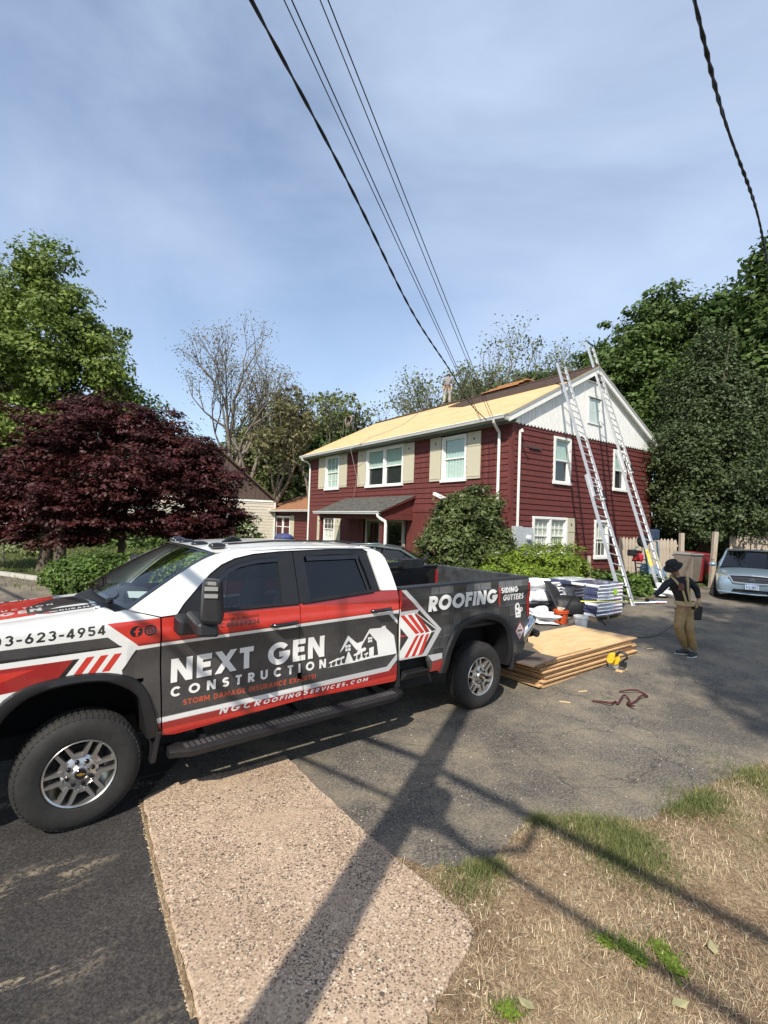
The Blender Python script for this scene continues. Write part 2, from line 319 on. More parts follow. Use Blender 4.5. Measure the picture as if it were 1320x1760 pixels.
# concrete slab
sp = rag([g2(246, 1378), g2(300, 1352), g2(400, 1330), slabB], .012, 6, 5)[:-1] + rag([slabB, g2(560, 1372), g2(640, 1447), g2(720, 1512), g2(790, 1572)], .009, 7, 8)[:-1] + [g2(806, 1588), g2(815, 1606), g2(806, 1640)] + rag([g2(798, 1655), g2(760, 1715), g2(735, 1760), (.26, 1.2), (.2, -.6)], .012, 5, 9) + rag([(-.1, .2), g2(342, 1760), g2(300, 1610), g2(270, 1490), g2(246, 1385)], .008, 7, 10)[:-1]
s = MB(); s.prism(sp, 2, -.02, .035); sl = obj('concrete_slab', s, CONC); sl['kind'] = 'structure'; bv = sl.modifiers.new('b', 'BEVEL'); bv.width = .012; bv.segments = 2; bv.limit_method = 'ANGLE'; bv.angle_limit = math.radians(50)
# dry verge at the lower right
dry = [g2(600, 1470)] + edge + [(18, 9), (16, -6), (3.4, -1.6), (-.2, 1.0), (.0, 2.3), (.1, 3.2)]
sheet('verge', dry, DRY, .009)
# joint of dirt and weeds between street and slab
jt = MB(); jp = [g2(246, 1378), g2(268, 1480), g2(298, 1600), g2(340, 1752)]
struct(obj('slab_joint', MB().tube([(p[0]-.015, p[1], .004) for p in jp], [.016, .018, .02, .02], 6), DRY))
# ------------------------------------------------------------------ the red house
HC = Vector((4.075, 15.995, 0)); HR = math.radians(-55)
RED = mat('red_shake', (.118, .025, .021), .75, var=.28, vscale=5, bump=.8, bscale=14, stretch=(5, 5, .7))
REDV = mat('red_board', (.122, .026, .022), .75, var=.22, vscale=4, bump=.4, bscale=12, stretch=(4, 4, .5))
REDD = mat('red_core', (.06, .012, .012), .9)
WHT = mat('white_trim', (.78, .77, .73), .5, var=.05, vscale=6)
WHB = mat('white_board', (.80, .80, .76), .65, var=.10, vscale=7, bump=.3, bscale=20, stretch=(3, 3, .6))
SHUT = mat('shutter_paint', (.50, .46, .34), .6, var=.05, bump=.15, bscale=30, stretch=(4, 4, .5))
GREYP = mat('grey_soffit', (.30, .31, .29), .7, var=.08)
ALU = mat('gutter_metal', (.72, .72, .70), .4, var=.06)
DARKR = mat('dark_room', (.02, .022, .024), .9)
PLY = mat('roof_sheathing', (.47, .31, .135), .8, var=0, col2=(.63, .46, .24), vscale=2.2, stretch=(.8, 7, 7), island=.12, detail=6)
SHG = mat('brown_shingle', (.085, .055, .040), .95, var=.3, vscale=9, bump=.6, bscale=60)
SHG2 = mat('grey_shingle', (.085, .082, .072), .95, var=.32, vscale=6, bump=.6, bscale=60)
GLZ = glass('window_glass', (.86, .92, .9), .02, .07)
CURT = mat('net_curtain', (.50, .60, .54), .9, var=.2, vscale=16, stretch=(6, 6, .4), bump=.5, bscale=16)
CURT2 = mat('plain_curtain', (.66, .64, .57), .9, var=.2, vscale=14, stretch=(6, 6, .4), bump=.5, bscale=14)
house = thing('red_house', 'two storey red shingled house with tan shutters and a half stripped roof', 'house', HC, HR)
EZ = 5.9; EO = .5; SL = .515; HL = 14.4; HD = 8.9; GZ = .55; RZ = EZ+(HD/2+EO)*SL
def course_mb(axis, a0, a1, z0, h):                          # one lapped course; facade (axis 0) or gable (axis 1)
    m = MB()
    if axis == 0: m.add([(a0,-.006,z0+h),(a1,-.006,z0+h),(a1,-.034,z0),(a0,-.034,z0),(a0,.02,z0+h),(a1,.02,z0+h),(a1,.02,z0),(a0,.02,z0)], [(0,1,2,3),(3,2,6,7),(0,3,7,4),(1,5,6,2),(0,4,5,1)])
    else: m.add([(.006,a0,z0+h),(.006,a1,z0+h),(.034,a1,z0),(.034,a0,z0),(-.02,a0,z0+h),(-.02,a1,z0+h),(-.02,a1,z0),(-.02,a0,z0)], [(0,1,2,3),(3,2,6,7),(0,3,7,4),(1,5,6,2),(0,4,5,1)])
    return m
def segs(a0, a1, z0, z1, holes):
    iv = [(a0, a1)]
    for h0, h1, hz0, hz1 in holes:
        if hz0 < z1-.01 and hz1 > z0+.01:
            nv = []
            for p, q in iv:
                if h1 <= p or h0 >= q: nv.append((p, q))
                else:
                    if h0 > p+.01: nv.append((p, h0))
                    if h1 < q-.01: nv.append((h1, q))
            iv = nv
    return iv
# openings: facade x (negative = away from the near corner), gable y; (lo, hi, z0, z1)
FW = [(-3.34, -2.03, 3.96, 5.62), (-8.60, -5.76, 3.96, 5.68), (-12.62, -11.15, 3.98, 5.72), (-12.75, -11.4, 1.25, 2.56)]
FDR = [(-8.5, -7.28, .62, 2.5), (-6.87, -5.58, .62, 2.5)]
GW = [(2.14, 3.13, 3.93, 5.56), (5.90, 6.83, 3.93, 5.52), (1.10, 3.0, 1.40, 2.72), (4.72, 5.70, 1.27, 2.71)]
ATT = (4.12, 4.88, 6.33, 7.28)
hh = .205
z = 2.94
while z < 5.72:
    h = min(hh, 5.80-z)
    for a, b in segs(-HL, 0, z, z+h, FW): obj('shingle_course', course_mb(0, a, b, z, h+.004), RED, house)
    z += hh
z = .66; kk = 0
while z < 5.70:
    h = min(.19, 5.76-z)
    for a, b in segs(0, HD, z, z+h, GW): obj('shingle_course', course_mb(1, a, b, z, h+.004), RED, house)
    z += .19
x = -HL
while x < -.01:                                                # vertical boards on the ground floor front
    w = .3; 
    for a, b in [(max(x, -HL), min(x+w-.012, -.0))]:
        zz = [(.6, 2.80)]
        for h0, h1, hz0, hz1 in [FW[3]]+FDR:
            if h0 < b-.02 and h1 > a+.02:
                zz = [(p, q) for p, q in ((.6, hz0), (hz1, 2.80)) if q-p > .05]
        for p, q in zz: obj('board', MB().box(a, b, -.026, .02, p, q), REDV, house)
    x += w
m = MB(); m.box(-HL, -.036, -.050, .02, 2.80, 2.94); obj('belt_board', m, REDV, house)
m = MB(); m.box(-HL+.02, -.10, .10, HD-.02, GZ-.1, 5.85); obj('wall', m, REDD, house)
m = MB(); m.box(-HL, -.02, .021, .09, GZ-.15, .6); m.box(-.09, -.021, .091, HD, GZ-.15, .66); obj('foundation', m, mat('foundation', (.3, .29, .27), .9), house)
m = MB(); m.box(-.10, .042, -.042, -.0361, 2.95, 5.70); m.box(.0361, .042, -.036, .10, .66, 5.74); m.box(-.10, .042, -.046, -.0361, .6, 2.79); obj('corner_board', m, REDV, house)
m = MB(); m.box(-HL-.02, -HL, -.03, .12, .6, 5.75); obj('corner_board', m, REDV, house)
# frieze and soffit
m = MB(); m.box(-HL-.1, .20, -.055, .10, 5.70, 5.80); obj('frieze', m, GREYP, house)
m = MB(); m.add([(-HL-.18, -EO+.03, 5.72), (.18, -EO+.03, 5.72), (.18, -.05, 5.80), (-HL-.18, -.05, 5.80), (-HL-.18, -EO+.03, 5.87), (.18, -EO+.03, 5.87), (.18, -.05, 5.95), (-HL-.18, -.05, 5.95)], [(0,1,2,3),(4,5,6,7),(0,1,5,4),(1,2,6,5),(2,3,7,6),(3,0,4,7)]); obj('soffit', m, GREYP, house)
# gable white boards with scalloped lower ends
y = 0.0; bw = .178; rr = random.Random(4)
gtop = lambda t: EZ + (min(t, HD-t)+EO)*SL - .16
while y < HD-.02:
    y1 = min(y+bw-.012, HD)
    for p, q in ([(5.74, None)] if not (y1 > ATT[0] and y < ATT[1]) else [(5.74, ATT[2]), (ATT[3], None)]):
        poly = []
        if p == 5.74: poly += [(y, 5.775), (y+.03, 5.735), (y+(y1-y)/2, 5.70), (y1-.03, 5.735), (y1, 5.775)]
        else: poly += [(y, p), (y1, p)]
        if q is None:
            top = [(y1, gtop(y1)), (y, gtop(y))]
            if y < HD/2 < y1: top = [(y1, gtop(y1)), (HD/2, gtop(HD/2)), (y, gtop(y))]
            poly += top
        else: poly += [(y1, q), (y, q)]
        o = rr.uniform(-.003, .003); obj('gable_board', MB().prism(poly, 0, .03, .062+o), WHB, house)
    y += bw
m = MB(); m.prism([(.0, 5.76), (HD, 5.76), (HD, gtop(HD)+.05), (HD/2, gtop(HD/2)+.05), (0, gtop(0)+.05)], 0, -.03, .028); obj('gable_backing', m, WHB, house)
# roof body, sheathing panels
def roofpt(x, t, d=0): return (x, -EO+t*math.cos(math.atan(SL)) - d*math.sin(math.atan(SL)), EZ + t*math.sin(math.atan(SL)) + d*math.cos(math.atan(SL)))
RL = (HD/2+EO)/math.cos(math.atan(SL)); XA, XB = -HL-.28, .26
m = MB(); a = [roofpt(XA, 0, -.09), roofpt(XB, 0, -.09), roofpt(XB, RL, -.09), roofpt(XA, RL, -.09), roofpt(XA, 0, -.002), roofpt(XB, 0, -.002), roofpt(XB, RL, -.002), roofpt(XA, RL, -.002)]
m.hexa(a); b = [(p[0], HD-p[1], p[2]) for p in a]; m.hexa(b); obj('roof_deck', m, GREYP, house)
t = 0; row = 0
while t < RL-.05:
    t1 = min(t+1.215, RL-.01); x = XA - (1.2 if row % 2 else 0)
    while x < XB:
        p, q = max(x, XA+.005), min(x+2.43, XB-.005)
        if q-p > .1:
            e = rr.uniform(0, .005); m = MB()
            m.hexa([roofpt(p, t, .0), roofpt(q, t, .0), roofpt(q, t1, .0), roofpt(p, t1, .0), roofpt(p, t, .014+e), roofpt(q, t, .014+e), roofpt(q, t1, .014+e), roofpt(p, t1, .014+e)])
            obj('sheathing_panel', m, PLY, house)
        x += 2.455
    t += 1.235; row += 1
# what is left of the old shingles along the ridge
t = RL*.64; k = 0
while t < RL-.04:
    fr = (t/RL-.64)/.36; xa = -5.2-3.9*fr if fr < .5 else -7.2+1.0*(fr-.5)
    x = xa
    while x < XB-.05:
        q = min(x+rr.uniform(.85, .95), XB); m = MB(); t1 = min(t+.20, RL-.005)
        m.hexa([roofpt(x, t, .02), roofpt(q-.008, t, .02), roofpt(q-.008, t1, .02), roofpt(x, t1, .02), roofpt(x, t, .042), roofpt(q-.008, t, .042), roofpt(q-.008, t1, .03), roofpt(x, t1, .03)])
        obj('roof_shingle', m, SHG, house); x = q
    t += .185; k += 1
m = MB(); 
for i in range(14):                                           # back slope courses
    t0 = RL*i/14; t1 = RL*(i+1)/14+.02; p = [roofpt(XA+.02, t0, .0), roofpt(XB-.02, t0, .0), roofpt(XB-.02, t1, .0), roofpt(XA+.02, t1, .0), roofpt(XA+.02, t0, .04), roofpt(XB-.02, t0, .04), roofpt(XB-.02, t1, .02), roofpt(XA+.02, t1, .02)]
    m.hexa([(q[0], HD-q[1], q[2]) for q in p])
o = obj('back_shingles', m, SHG, house)
m = MB(); m.beam((XA+.1, HD/2, RZ+.02), (XB-.02, HD/2, RZ+.02), .26, .05); obj('ridge_cap', m, SHG, house)
# rake boards
for sgn in (0, 1):
    m = MB(); f = (lambda q: q) if not sgn else (lambda q: (q[0], HD-q[1], q[2]))
    for x0, x1, d0, d1 in ((.19, .245, -.24, -.092), (.10, .19, -.20, -.092)):
        m.hexa([f(roofpt(x0, -.02, d0)), f(roofpt(x1, -.02, d0)), f(roofpt(x1, RL, d0)), f(roofpt(x0, RL, d0)), f(roofpt(x0, -.02, d1)), f(roofpt(x1, -.02, d1)), f(roofpt(x1, RL, d1)), f(roofpt(x0, RL, d1))])
    obj('rake_board', m, WHT, house)
    m = MB(); m.hexa([f(roofpt(.063, .3, -.26)), f(roofpt(.10, .3, -.26)), f(roofpt(.10, RL, -.26)), f(roofpt(.063, RL, -.26)), f(roofpt(.063, .3, -.16)), f(roofpt(.10, .3, -.16)), f(roofpt(.10, RL, -.16)), f(roofpt(.063, RL, -.16))]); obj('rake_moulding', m, WHT, house)
    m = MB(); m.hexa([f(roofpt(-HL-.27, -.02, -.24)), f(roofpt(-HL-.2, -.02, -.24)), f(roofpt(-HL-.2, RL, -.24)), f(roofpt(-HL-.27, RL, -.24)), f(roofpt(-HL-.27, -.02, -.092)), f(roofpt(-HL-.2, -.02, -.092)), f(roofpt(-HL-.2, RL, -.092)), f(roofpt(-HL-.27, RL, -.092))]); obj('rake_board', m, WHT, house)
# gutter, downspouts
def gutter(root, x0, x1, y, zt, name='gutter', w=.12):
    m = MB(); pr = [(y, zt), (y-w, zt), (y-w-.005, zt-.02), (y-w+.02, zt-.06), (y-w+.04, zt-.11), (y, zt-.11), (y, zt-.10), (y-w+.05, zt-.10), (y-w+.03, zt-.05), (y-w+.012, zt-.012), (y-.01, zt-.012)]
    m.prism(pr, 0, x0, x1); return obj(name, m, ALU, root)
gt = gutter(house, XA, XB-.1, -EO-.01, EZ-.015)
def pipe(root, pts, r=.042, name='downspout', mt=WHT): return obj(name, MB().tube(pts, r, 8), mt, root, smooth=40)
pipe(house, [(-.30, -EO-.07, EZ-.12), (-.31, -EO-.05, EZ-.20), (-.40, -.30, 5.56), (-.46, -.10, 5.44), (-.47, -.085, 5.30), (-.47, -.085, 1.0)], .05)
pipe(house, [(-HL-.02, -EO-.07, EZ-.12), (-HL-.02, -EO-.05, EZ-.22), (-HL-.0, -.25, 5.58), (-HL+.06, -.12, 5.45), (-HL+.06, -.085, 5.3), (-HL+.06, -.085, .9)], .05)
# windows
def window(root, axis, lo, hi, z0, z1, units=1, grid=(0, 0), curt=CURT, cz=(0, 1), bars=True, off=0.0):
    """double hung window in the facade (axis 0, facing -y) or the gable (axis 1, facing +x)"""
    def Bx(m, a0, a1, d0, d1, zz0, zz1):       # d: outward distance from the wall plane
        if axis == 0: m.box(a0, a1, -d1-off, -d0-off, zz0, zz1)
        else: m.box(d0+off, d1+off, a0, a1, zz0, zz1)
    c = .085; m = MB()
    Bx(m, lo, lo+c, -.10, .065, z0+.0, z1); Bx(m, hi-c, hi, -.10, .065, z0, z1); Bx(m, lo+c, hi-c, -.10, .065, z1-c, z1); Bx(m, lo-.03, hi+.03, -.10, .10, z0-.05, z0+.05)
    w = (hi-lo-2*c)/units
    for i in range(1, units): Bx(m, lo+c+w*i-.045, lo+c+w*i+.045, -.10, .06, z0+.05, z1-c)
    fr = obj('window', m, WHT, root, bevel=.006)
    for i in range(units):
        a0 = lo+c+w*i+(.045 if i else 0); a1 = lo+c+w*(i+1)-(.045 if i < units-1 else 0); zm = (z0+z1)/2
        for k, (p, q, d) in enumerate(((z0+.05, zm+.02, -.045), (zm-.02, z1-c, -.015))):
            s = MB(); t = .042
            Bx(s, a0, a0+t, d-.03, d, p, q); Bx(s, a1-t, a1, d-.03, d, p, q); Bx(s, a0+t, a1-t, d-.03, d, p, p+t); Bx(s, a0+t, a1-t, d-.03, d, q-t, q)
            for gx in range(1, grid[0]): xx = a0+t+(a1-a0-2*t)*gx/grid[0]; Bx(s, xx-.009, xx+.009, d-.024, d-.006, p+t, q-t)
            for gz in range(1, grid[1]): yy = p+t+(q-p-2*t)*gz/grid[1]; Bx(s, a0+t, a1-t, d-.0235, d-.0065, yy-.009, yy+.009)
            obj('sash', s, WHT, fr)
            s = MB(); dd = d-.016; s.add([(a0+t, -dd-off, p+t), (a1-t, -dd-off, p+t), (a1-t, -dd-off, q-t), (a0+t, -dd-off, q-t)] if axis == 0 else [(dd+off, a0+t, p+t), (dd+off, a1-t, p+t), (dd+off, a1-t, q-t), (dd+off, a0+t, q-t)], [(0, 1, 2, 3)]); obj('pane', s, GLZ, fr)
        s = MB(); Bx(s, a0, a1, -.099, -.092, z0+.05, z1-c); obj('dark_interior', s, DARKR, fr)  # near-black sheet: the room's darkness behind the glass, put in as colour
        if curt:
            s = MB(); n = 24; rows = []
            for zz in (z0+.06+(z1-z0-.2)*cz[0], z0+.06+(z1-z0-.2)*cz[1]):
                rows.append([((a0+(a1-a0)*j/n, .070+.018*math.sin(j*1.9)-off, zz) if axis == 0 else (-.070-.018*math.sin(j*1.9)+off, a0+(a1-a0)*j/n, zz)) for j in range(n+1)])
            s.grid(rows); obj('curtain', s, curt, fr, smooth='all')
    return fr
def shutter(root, lo, hi, z0, z1, cut='spade', y=-.036, axis=0):
    m = MB()
    def Bx(a0, a1, d0, d1, zz0, zz1, mi=0):
        m.m = mi
        if axis == 0: m.box(a0, a1, y-d1, y-d0, zz0, zz1)
        else: m.box(-y+d0, -y+d1, a0, a1, zz0, zz1)
    Bx(lo, hi, 0, .028, z0, z1); w = hi-lo
    Bx(lo+.01, hi-.01, .028, .042, z1-.50, z1-.44); Bx(lo+.01, hi-.01, .028, .042, z0+.08, z0+.14); 
    for q in (lo+w/3, lo+2*w/3): Bx(q-.003, q+.003, .0281, .031, z0+.14, z1-.5)
    cx = (lo+hi)/2; zc = z1-.24; Bx(cx-.02, cx+.02, .028, .03, zc-.06, zc+.05, 1); Bx(cx-.04, cx+.04, .028, .0305, zc-.015, zc+.02, 1)
    return obj('shutter', m, [SHUT, DARKR], root)
window(house, 0, *FW[0], 1, (0, 0), CURT, (.0, 1)); window(house, 0, *FW[1], 2, (0, 0), CURT, (.5, 1)); window(house, 0, *FW[2], 1, (3, 2), CURT, (0, 1)); window(house, 0, *FW[3], 1, (3, 2), CURT2, (0, .5))
window(house, 1, *GW[0], 1, (0, 0), CURT, (.5, 1)); window(house, 1, *GW[1], 1, (0, 0), CURT, (.5, 1)); window(house, 1, *GW[2], 2, (3, 2), CURT2, (0, 1)); window(house, 1, *GW[3], 1, (3, 0), CURT2, (.4, 1))
for lo, hi, z0, z1 in ((-1.98, -1.33, 3.98, 5.63), (-4.02, -3.38, 3.98, 5.66), (-5.72, -5.02, 4.0, 5.66), (-9.34, -8.64, 4.0, 5.70), (-11.1, -10.35, 4.03, 5.73), (-13.35, -12.66, 4.03, 5.73), (-11.36, -10.8, 1.2, 2.57), (-13.3, -12.8, 1.2, 2.57)):
    shutter(house, lo, hi, z0, z1)
shutter(house, 3.03, 3.44, 1.4, 2.72, axis=1)
# attic window and louvre
m = MB(); a, b, c, d = ATT
m.box(.0, .085, a-.04, a, c, d); m.box(.0, .085, b, b+.04, c, d); m.box(.0, .105, a-.08, b+.08, d, d+.06); m.box(.0, .10, a-.08, b+.08, c-.05, c); aw = obj('window', m, WHT, house)
m = MB(); m.box(-.028, .02, a, b, c, d); obj('shade', m, mat('brown_blind', (.09, .075, .065), .8, var=.2), aw); m = MB(); m.add([(.032, a, c), (.032, b, c), (.032, b, d), (.032, a, d)], [(0, 1, 2, 3)]); obj('pane', m, GLZ, aw)
m = MB(); tz = gtop(HD/2)
for i in range(5): q = tz-.02-.06*i; w = (.02+.12*i+.05); m.beam((.08, HD/2-w, q-.03), (.08, HD/2+w, q-.03), .03, .02)
lv = obj('louvre', m, mat('louvre_grey', (.2, .2, .19), .7), house); m = MB(); m.prism([(HD/2-.75, tz-.40), (HD/2+.75, tz-.40), (HD/2, tz-.02)], 0, .064, .069); obj('louvre_back', m, DARKR, house)
m = MB(); m.box(.064, .11, HD/2-.85, HD/2+.85, tz-.45, tz-.41); obj('louvre_sill', m, WHT, house)
# service mast, meter box, weatherhead bracket
pipe(house, [(.10, .26, 2.3), (.10, .26, 5.38), (.11, .27, 5.47), (.17, .27, 5.50), (.19, .27, 5.42)], .045, 'service_mast', mat('mast_paint', (.72, .66, .62), .5))
m = MB(); m.box(.042, .09, .80, 1.4, 4.98, 5.03); m.box(.042, .26, .45, .5, 4.96, 5.0); obj('bracket', m, mat('dark_iron', (.05, .05, .05), .6), house)
MG = mat('meter_grey', (.42, .45, .46), .45, var=.08)
m = MB(); m.box(.042, .20, .04, .40, 1.0, 2.36); m.box(.042, .17, .44, .98, 1.25, 2.33); mb = obj('meter_box', m, MG, house, bevel=.01)
m = MB(); m.lathe([(0, .17), (.10, .17), (.10, .26), (.07, .31), (0, .32)], 16, 0, (0, .72, 1.98)); m.lathe([(0, .17), (.06, .17), (.06, .21), (0, .21)], 12, 0, (0, .72, 1.50)); obj('meter', m, mat('meter_glass', (.5, .53, .53), .15), mb, smooth=30)
# stray board leaning over the shrub
tag(obj('fallen_board', MB().beam((-3.35, -.35, 3.48), (-1.7, -.75, 3.03), .13, .10), WHT, None, loc=HC, rotz=HR), 'long white board sticking out above the rhododendron', 'board')
# porch
PX0, PX1, PD, PZ = -10.2, -5.0, 1.55, 2.70
m = MB(); pz1 = 3.46
m.hexa([(PX0-.1, -PD-.15, PZ), (PX1+.12, -PD-.15, PZ), (PX1+.12, -.035, pz1-.09), (PX0-.1, -.035, pz1-.09), (PX0-.1, -PD-.15, PZ+.05), (PX1+.12, -PD-.15, PZ+.05), (PX1+.12, -.035, pz1), (PX0-.1, -.035, pz1)]); obj('porch_roof', m, REDV, house)
rr = random.Random(9); m = MB(); n = 9
for i in range(n):
    f0, f1 = i/n, (i+1)/n; Y = lambda f: -PD-.17+(PD+.13)*f; Z = lambda f: PZ+.05+(pz1-PZ-.05)*f; x = PX0-.12
    while x < PX1+.13:
        q = min(x+rr.uniform(.25, .36), PX1+.14); e = rr.uniform(-.004, .012)
        m.hexa([(x, Y(f0)-e, Z(f0)+.002), (q-.006, Y(f0)-e, Z(f0)+.002), (q-.006, Y(f1), Z(f1)+.002), (x, Y(f1), Z(f1)+.002), (x, Y(f0)-e, Z(f0)+.024+e), (q-.006, Y(f0)-e, Z(f0)+.024+e), (q-.006, Y(f1), Z(f1)+.012), (x, Y(f1), Z(f1)+.012)]); x = q
o = obj('porch_shingles', m, SHG2, house); o['kind'] = 'stuff'
gutter(house, PX0-.15, PX1+.15, -PD-.18, PZ+.06, 'porch_gutter', .13)
m = MB(); m.prism([(-PD, PZ-.02), (-.036, PZ-.02), (-.036, pz1-.12)], 0, PX1-.08, PX1-.02); m.box(PX1-.10, PX1+.0, -PD-.02, -.04, PZ-.24, PZ-.03); m.box(PX0, PX1-.1, -PD-.02, -PD+.08, PZ-.24, PZ-.03); m.box(PX0, PX0+.1, -PD+.08, -.04, PZ-.24, PZ-.03); obj('porch_beam', m, REDV, house)
for px in (PX0+.02, PX1-.14): obj('post', MB().box(px, px+.14, -PD-.0, -PD+.14, .62, PZ-.24), REDV, house)
obj('porch_floor', MB().box(PX0-.1, PX1+.1, -PD-.2, -.04, .4, .64), mat('kerb_concrete', (.42, .4, .36)), house)
pipe(house, [(PX1+.02, -PD-.24, PZ-.04), (PX1+.02, -PD-.23, PZ-.12), (PX1+.08, -PD-.14, PZ-.22), (PX1+.2, -PD+.0, PZ-.32), (PX1+.22, -PD+.02, PZ-.45), (PX1+.22, -PD+.02, .9)], .06)
DOORP = mat('door_paint', (.15, .10, .09), .5); DTR = mat('door_trim', (.45, .42, .37), .6)
for lo, hi, z0, z1 in FDR:
    m = MB(); m.box(lo, lo+.12, -.05, .05, z0, z1); m.box(hi-.12, hi, -.05, .05, z0, z1); m.box(lo+.12, hi-.12, -.05, .05, z1-.12, z1); d = obj('door', m, DTR, house)
    m = MB(); m.box(lo+.12, hi-.12, -.0, .03, z0, z1-.12); obj('door_panel', m, DOORP, d)
    m = MB(); m.add([(lo+.2, -.025, z0+.15), (hi-.2, -.025, z0+.15), (hi-.2, -.025, z1-.2), (lo+.2, -.025, z1-.2)], [(0, 1, 2, 3)]); obj('pane', m, glass('storm_glass', (.25, .26, .26), .03, .05), d)
    m = MB(); m.ball((hi-.18, -.06, z0+.95), .035); obj('handle', m, mat('brass', (.5, .4, .2), .35, 1), d)
# one storey wing beyond
wing = thing('house_wing', 'low red wing with orange brown roof at the far end of the house', 'annex', HC, HR)
X1, X0, WY, WZ = -HL-.03, -22.1, .75, 2.88
obj('wall', MB().box(X0, X1, WY+.03, WY+6, .4, WZ), REDD, wing)
z = .7
while z < WZ-.1:
    for a, b in segs(X0, X1, z, z+.2, [(-20.9, -18.5, 1.15, 2.55)]):
        m = course_mb(0, a, b, z, .204); m.v = [(p[0], p[1]+WY, p[2]) for p in m.v]; obj('shingle_course', m, RED, wing)
    z += .2
fr = window(wing, 0, -20.9, -18.5, 1.15, 2.55, 2, (0, 0), CURT, (0, 1), off=-WY)
for lo, hi in ((-21.5, -20.94), (-18.46, -17.9)): shutter(wing, lo, hi, 1.15, 2.58, y=WY-.036)
OR = mat('orange_shingle', (.29, .135, .065), .95, var=.3, vscale=6, bump=.5, bscale=50)
m = MB(); n = 12
for i in range(n):
    f0, f1 = i/n, (i+1)/n; Y = lambda f: WY-.45+3.2*f; Z = lambda f: WZ+.02+1.15*f; X = X0-.8; m.hexa([(X, Y(f0), Z(f0)), (X1, Y(f0), Z(f0)), (X1, Y(f1), Z(f1)), (X, Y(f1), Z(f1)), (X, Y(f0), Z(f0)+.05), (X1, Y(f0), Z(f0)+.05), (X1, Y(f1), Z(f1)+.03), (X, Y(f1), Z(f1)+.03)])
obj('roof', m, OR, wing); gutter(wing, X0-.8, X1-.05, WY-.46, WZ+.05)
pipe(wing, [(X0+.05, WY-.5, WZ-.06), (X0+.02, WY-.3, WZ-.25), (X0+.02, WY-.06, WZ-.4), (X0+.02, WY-.06, .9)], .045)
# leftover boards lying on the ridge
lb = thing('plywood_offcuts', 'orange plywood offcuts lying along the ridge behind the wires', 'plywood', HC, HR)
for i in range(3):
    m = MB(); m.beam((-5.6+.5*i, HD/2+.05, RZ+.08+.045*i), (-3.4+.25*i, HD/2+.05, RZ+.08+.045*i), .5, .03); obj('panel', m, mat('orange_ply', (.55, .27, .12), .8, var=.15), lb)
# ------------------------------------------------------------------ printed surfaces (painted into generated images)
class Canvas:
    def __init__(s, name, w, h, x0, x1, y0, y1, bgc):
        s.name = name; s.w = w; s.h = h; s.x0 = x0; s.y0 = y0; s.sx = w/(x1-x0); s.sy = h/(y1-y0); s.a = np.empty((h, w, 3), np.float32); s.a[:] = bgc
    def cover(s, polys, clip=None):            # even-odd per polygon list member, returns bbox + coverage
        P = [np.array([((x-s.x0)*s.sx, (y-s.y0)*s.sy) for x, y in p]) for p in polys]
        al = np.concatenate(P); r0 = max(0, int(al[:, 1].min())); r1 = min(s.h, int(al[:, 1].max())+2); c0 = max(0, int(al[:, 0].min())-1); c1 = min(s.w, int(al[:, 0].max())+2)
        if r1 <= r0 or c1 <= c0: return None
        cov = np.zeros((r1-r0, c1-c0), np.float32); SS = 3
        for p in P:
            q = np.roll(p, -1, 0); cp = np.zeros_like(cov)
            for r in range(max(r0, int(p[:, 1].min())), min(r1, int(p[:, 1].max())+2)):
                for k in range(SS):
                    y = r+(k+.5)/SS; mk = (p[:, 1] > y) != (q[:, 1] > y)
                    if not mk.any(): continue
                    xs = np.sort(p[mk, 0]+(y-p[mk, 1])*(q[mk, 0]-p[mk, 0])/(q[mk, 1]-p[mk, 1]))-c0
                    for i in range(0, len(xs)-1, 2):
                        a, b = max(0, xs[i]), min(c1-c0, xs[i+1])
                        if b <= a: continue
                        ia, ib = int(a), int(b); row = cp[r-r0]
                        if ia == ib: row[ia] += (b-a)/SS
                        else:
                            row[ia] += (ia+1-a)/SS; row[ia+1:ib] += 1/SS
                            if ib < len(row): row[ib] += (b-ib)/SS
            cov = np.maximum(cov, cp)
        return r0, r1, c0, c1, np.clip(cov, 0, 1)
    def fill(s, polys, col):
        if not isinstance(polys[0][0], (list, tuple)) or not isinstance(polys[0][0][0], (int, float, np.floating)): pass
        c = s.cover(polys)
        if c is None: return
        r0, r1, c0, c1, cov = c; s.a[r0:r1, c0:c1] = s.a[r0:r1, c0:c1]*(1-cov[..., None])+np.array(col, np.float32)*cov[..., None]
    def poly(s, p, col): s.fill([p], col)
    def image(s):
        im = bpy.data.images.new(s.name, s.w, s.h, alpha=False); b = np.ones((s.h, s.w, 4), np.float32); c = np.clip(s.a, 0, 1)
        b[..., :3] = np.where(c <= .0031308, c*12.92, 1.055*np.power(np.maximum(c, 1e-6), 1/2.4)-.055)
        im.pixels.foreach_set(b.ravel()); im.update(); im.pack(); return im
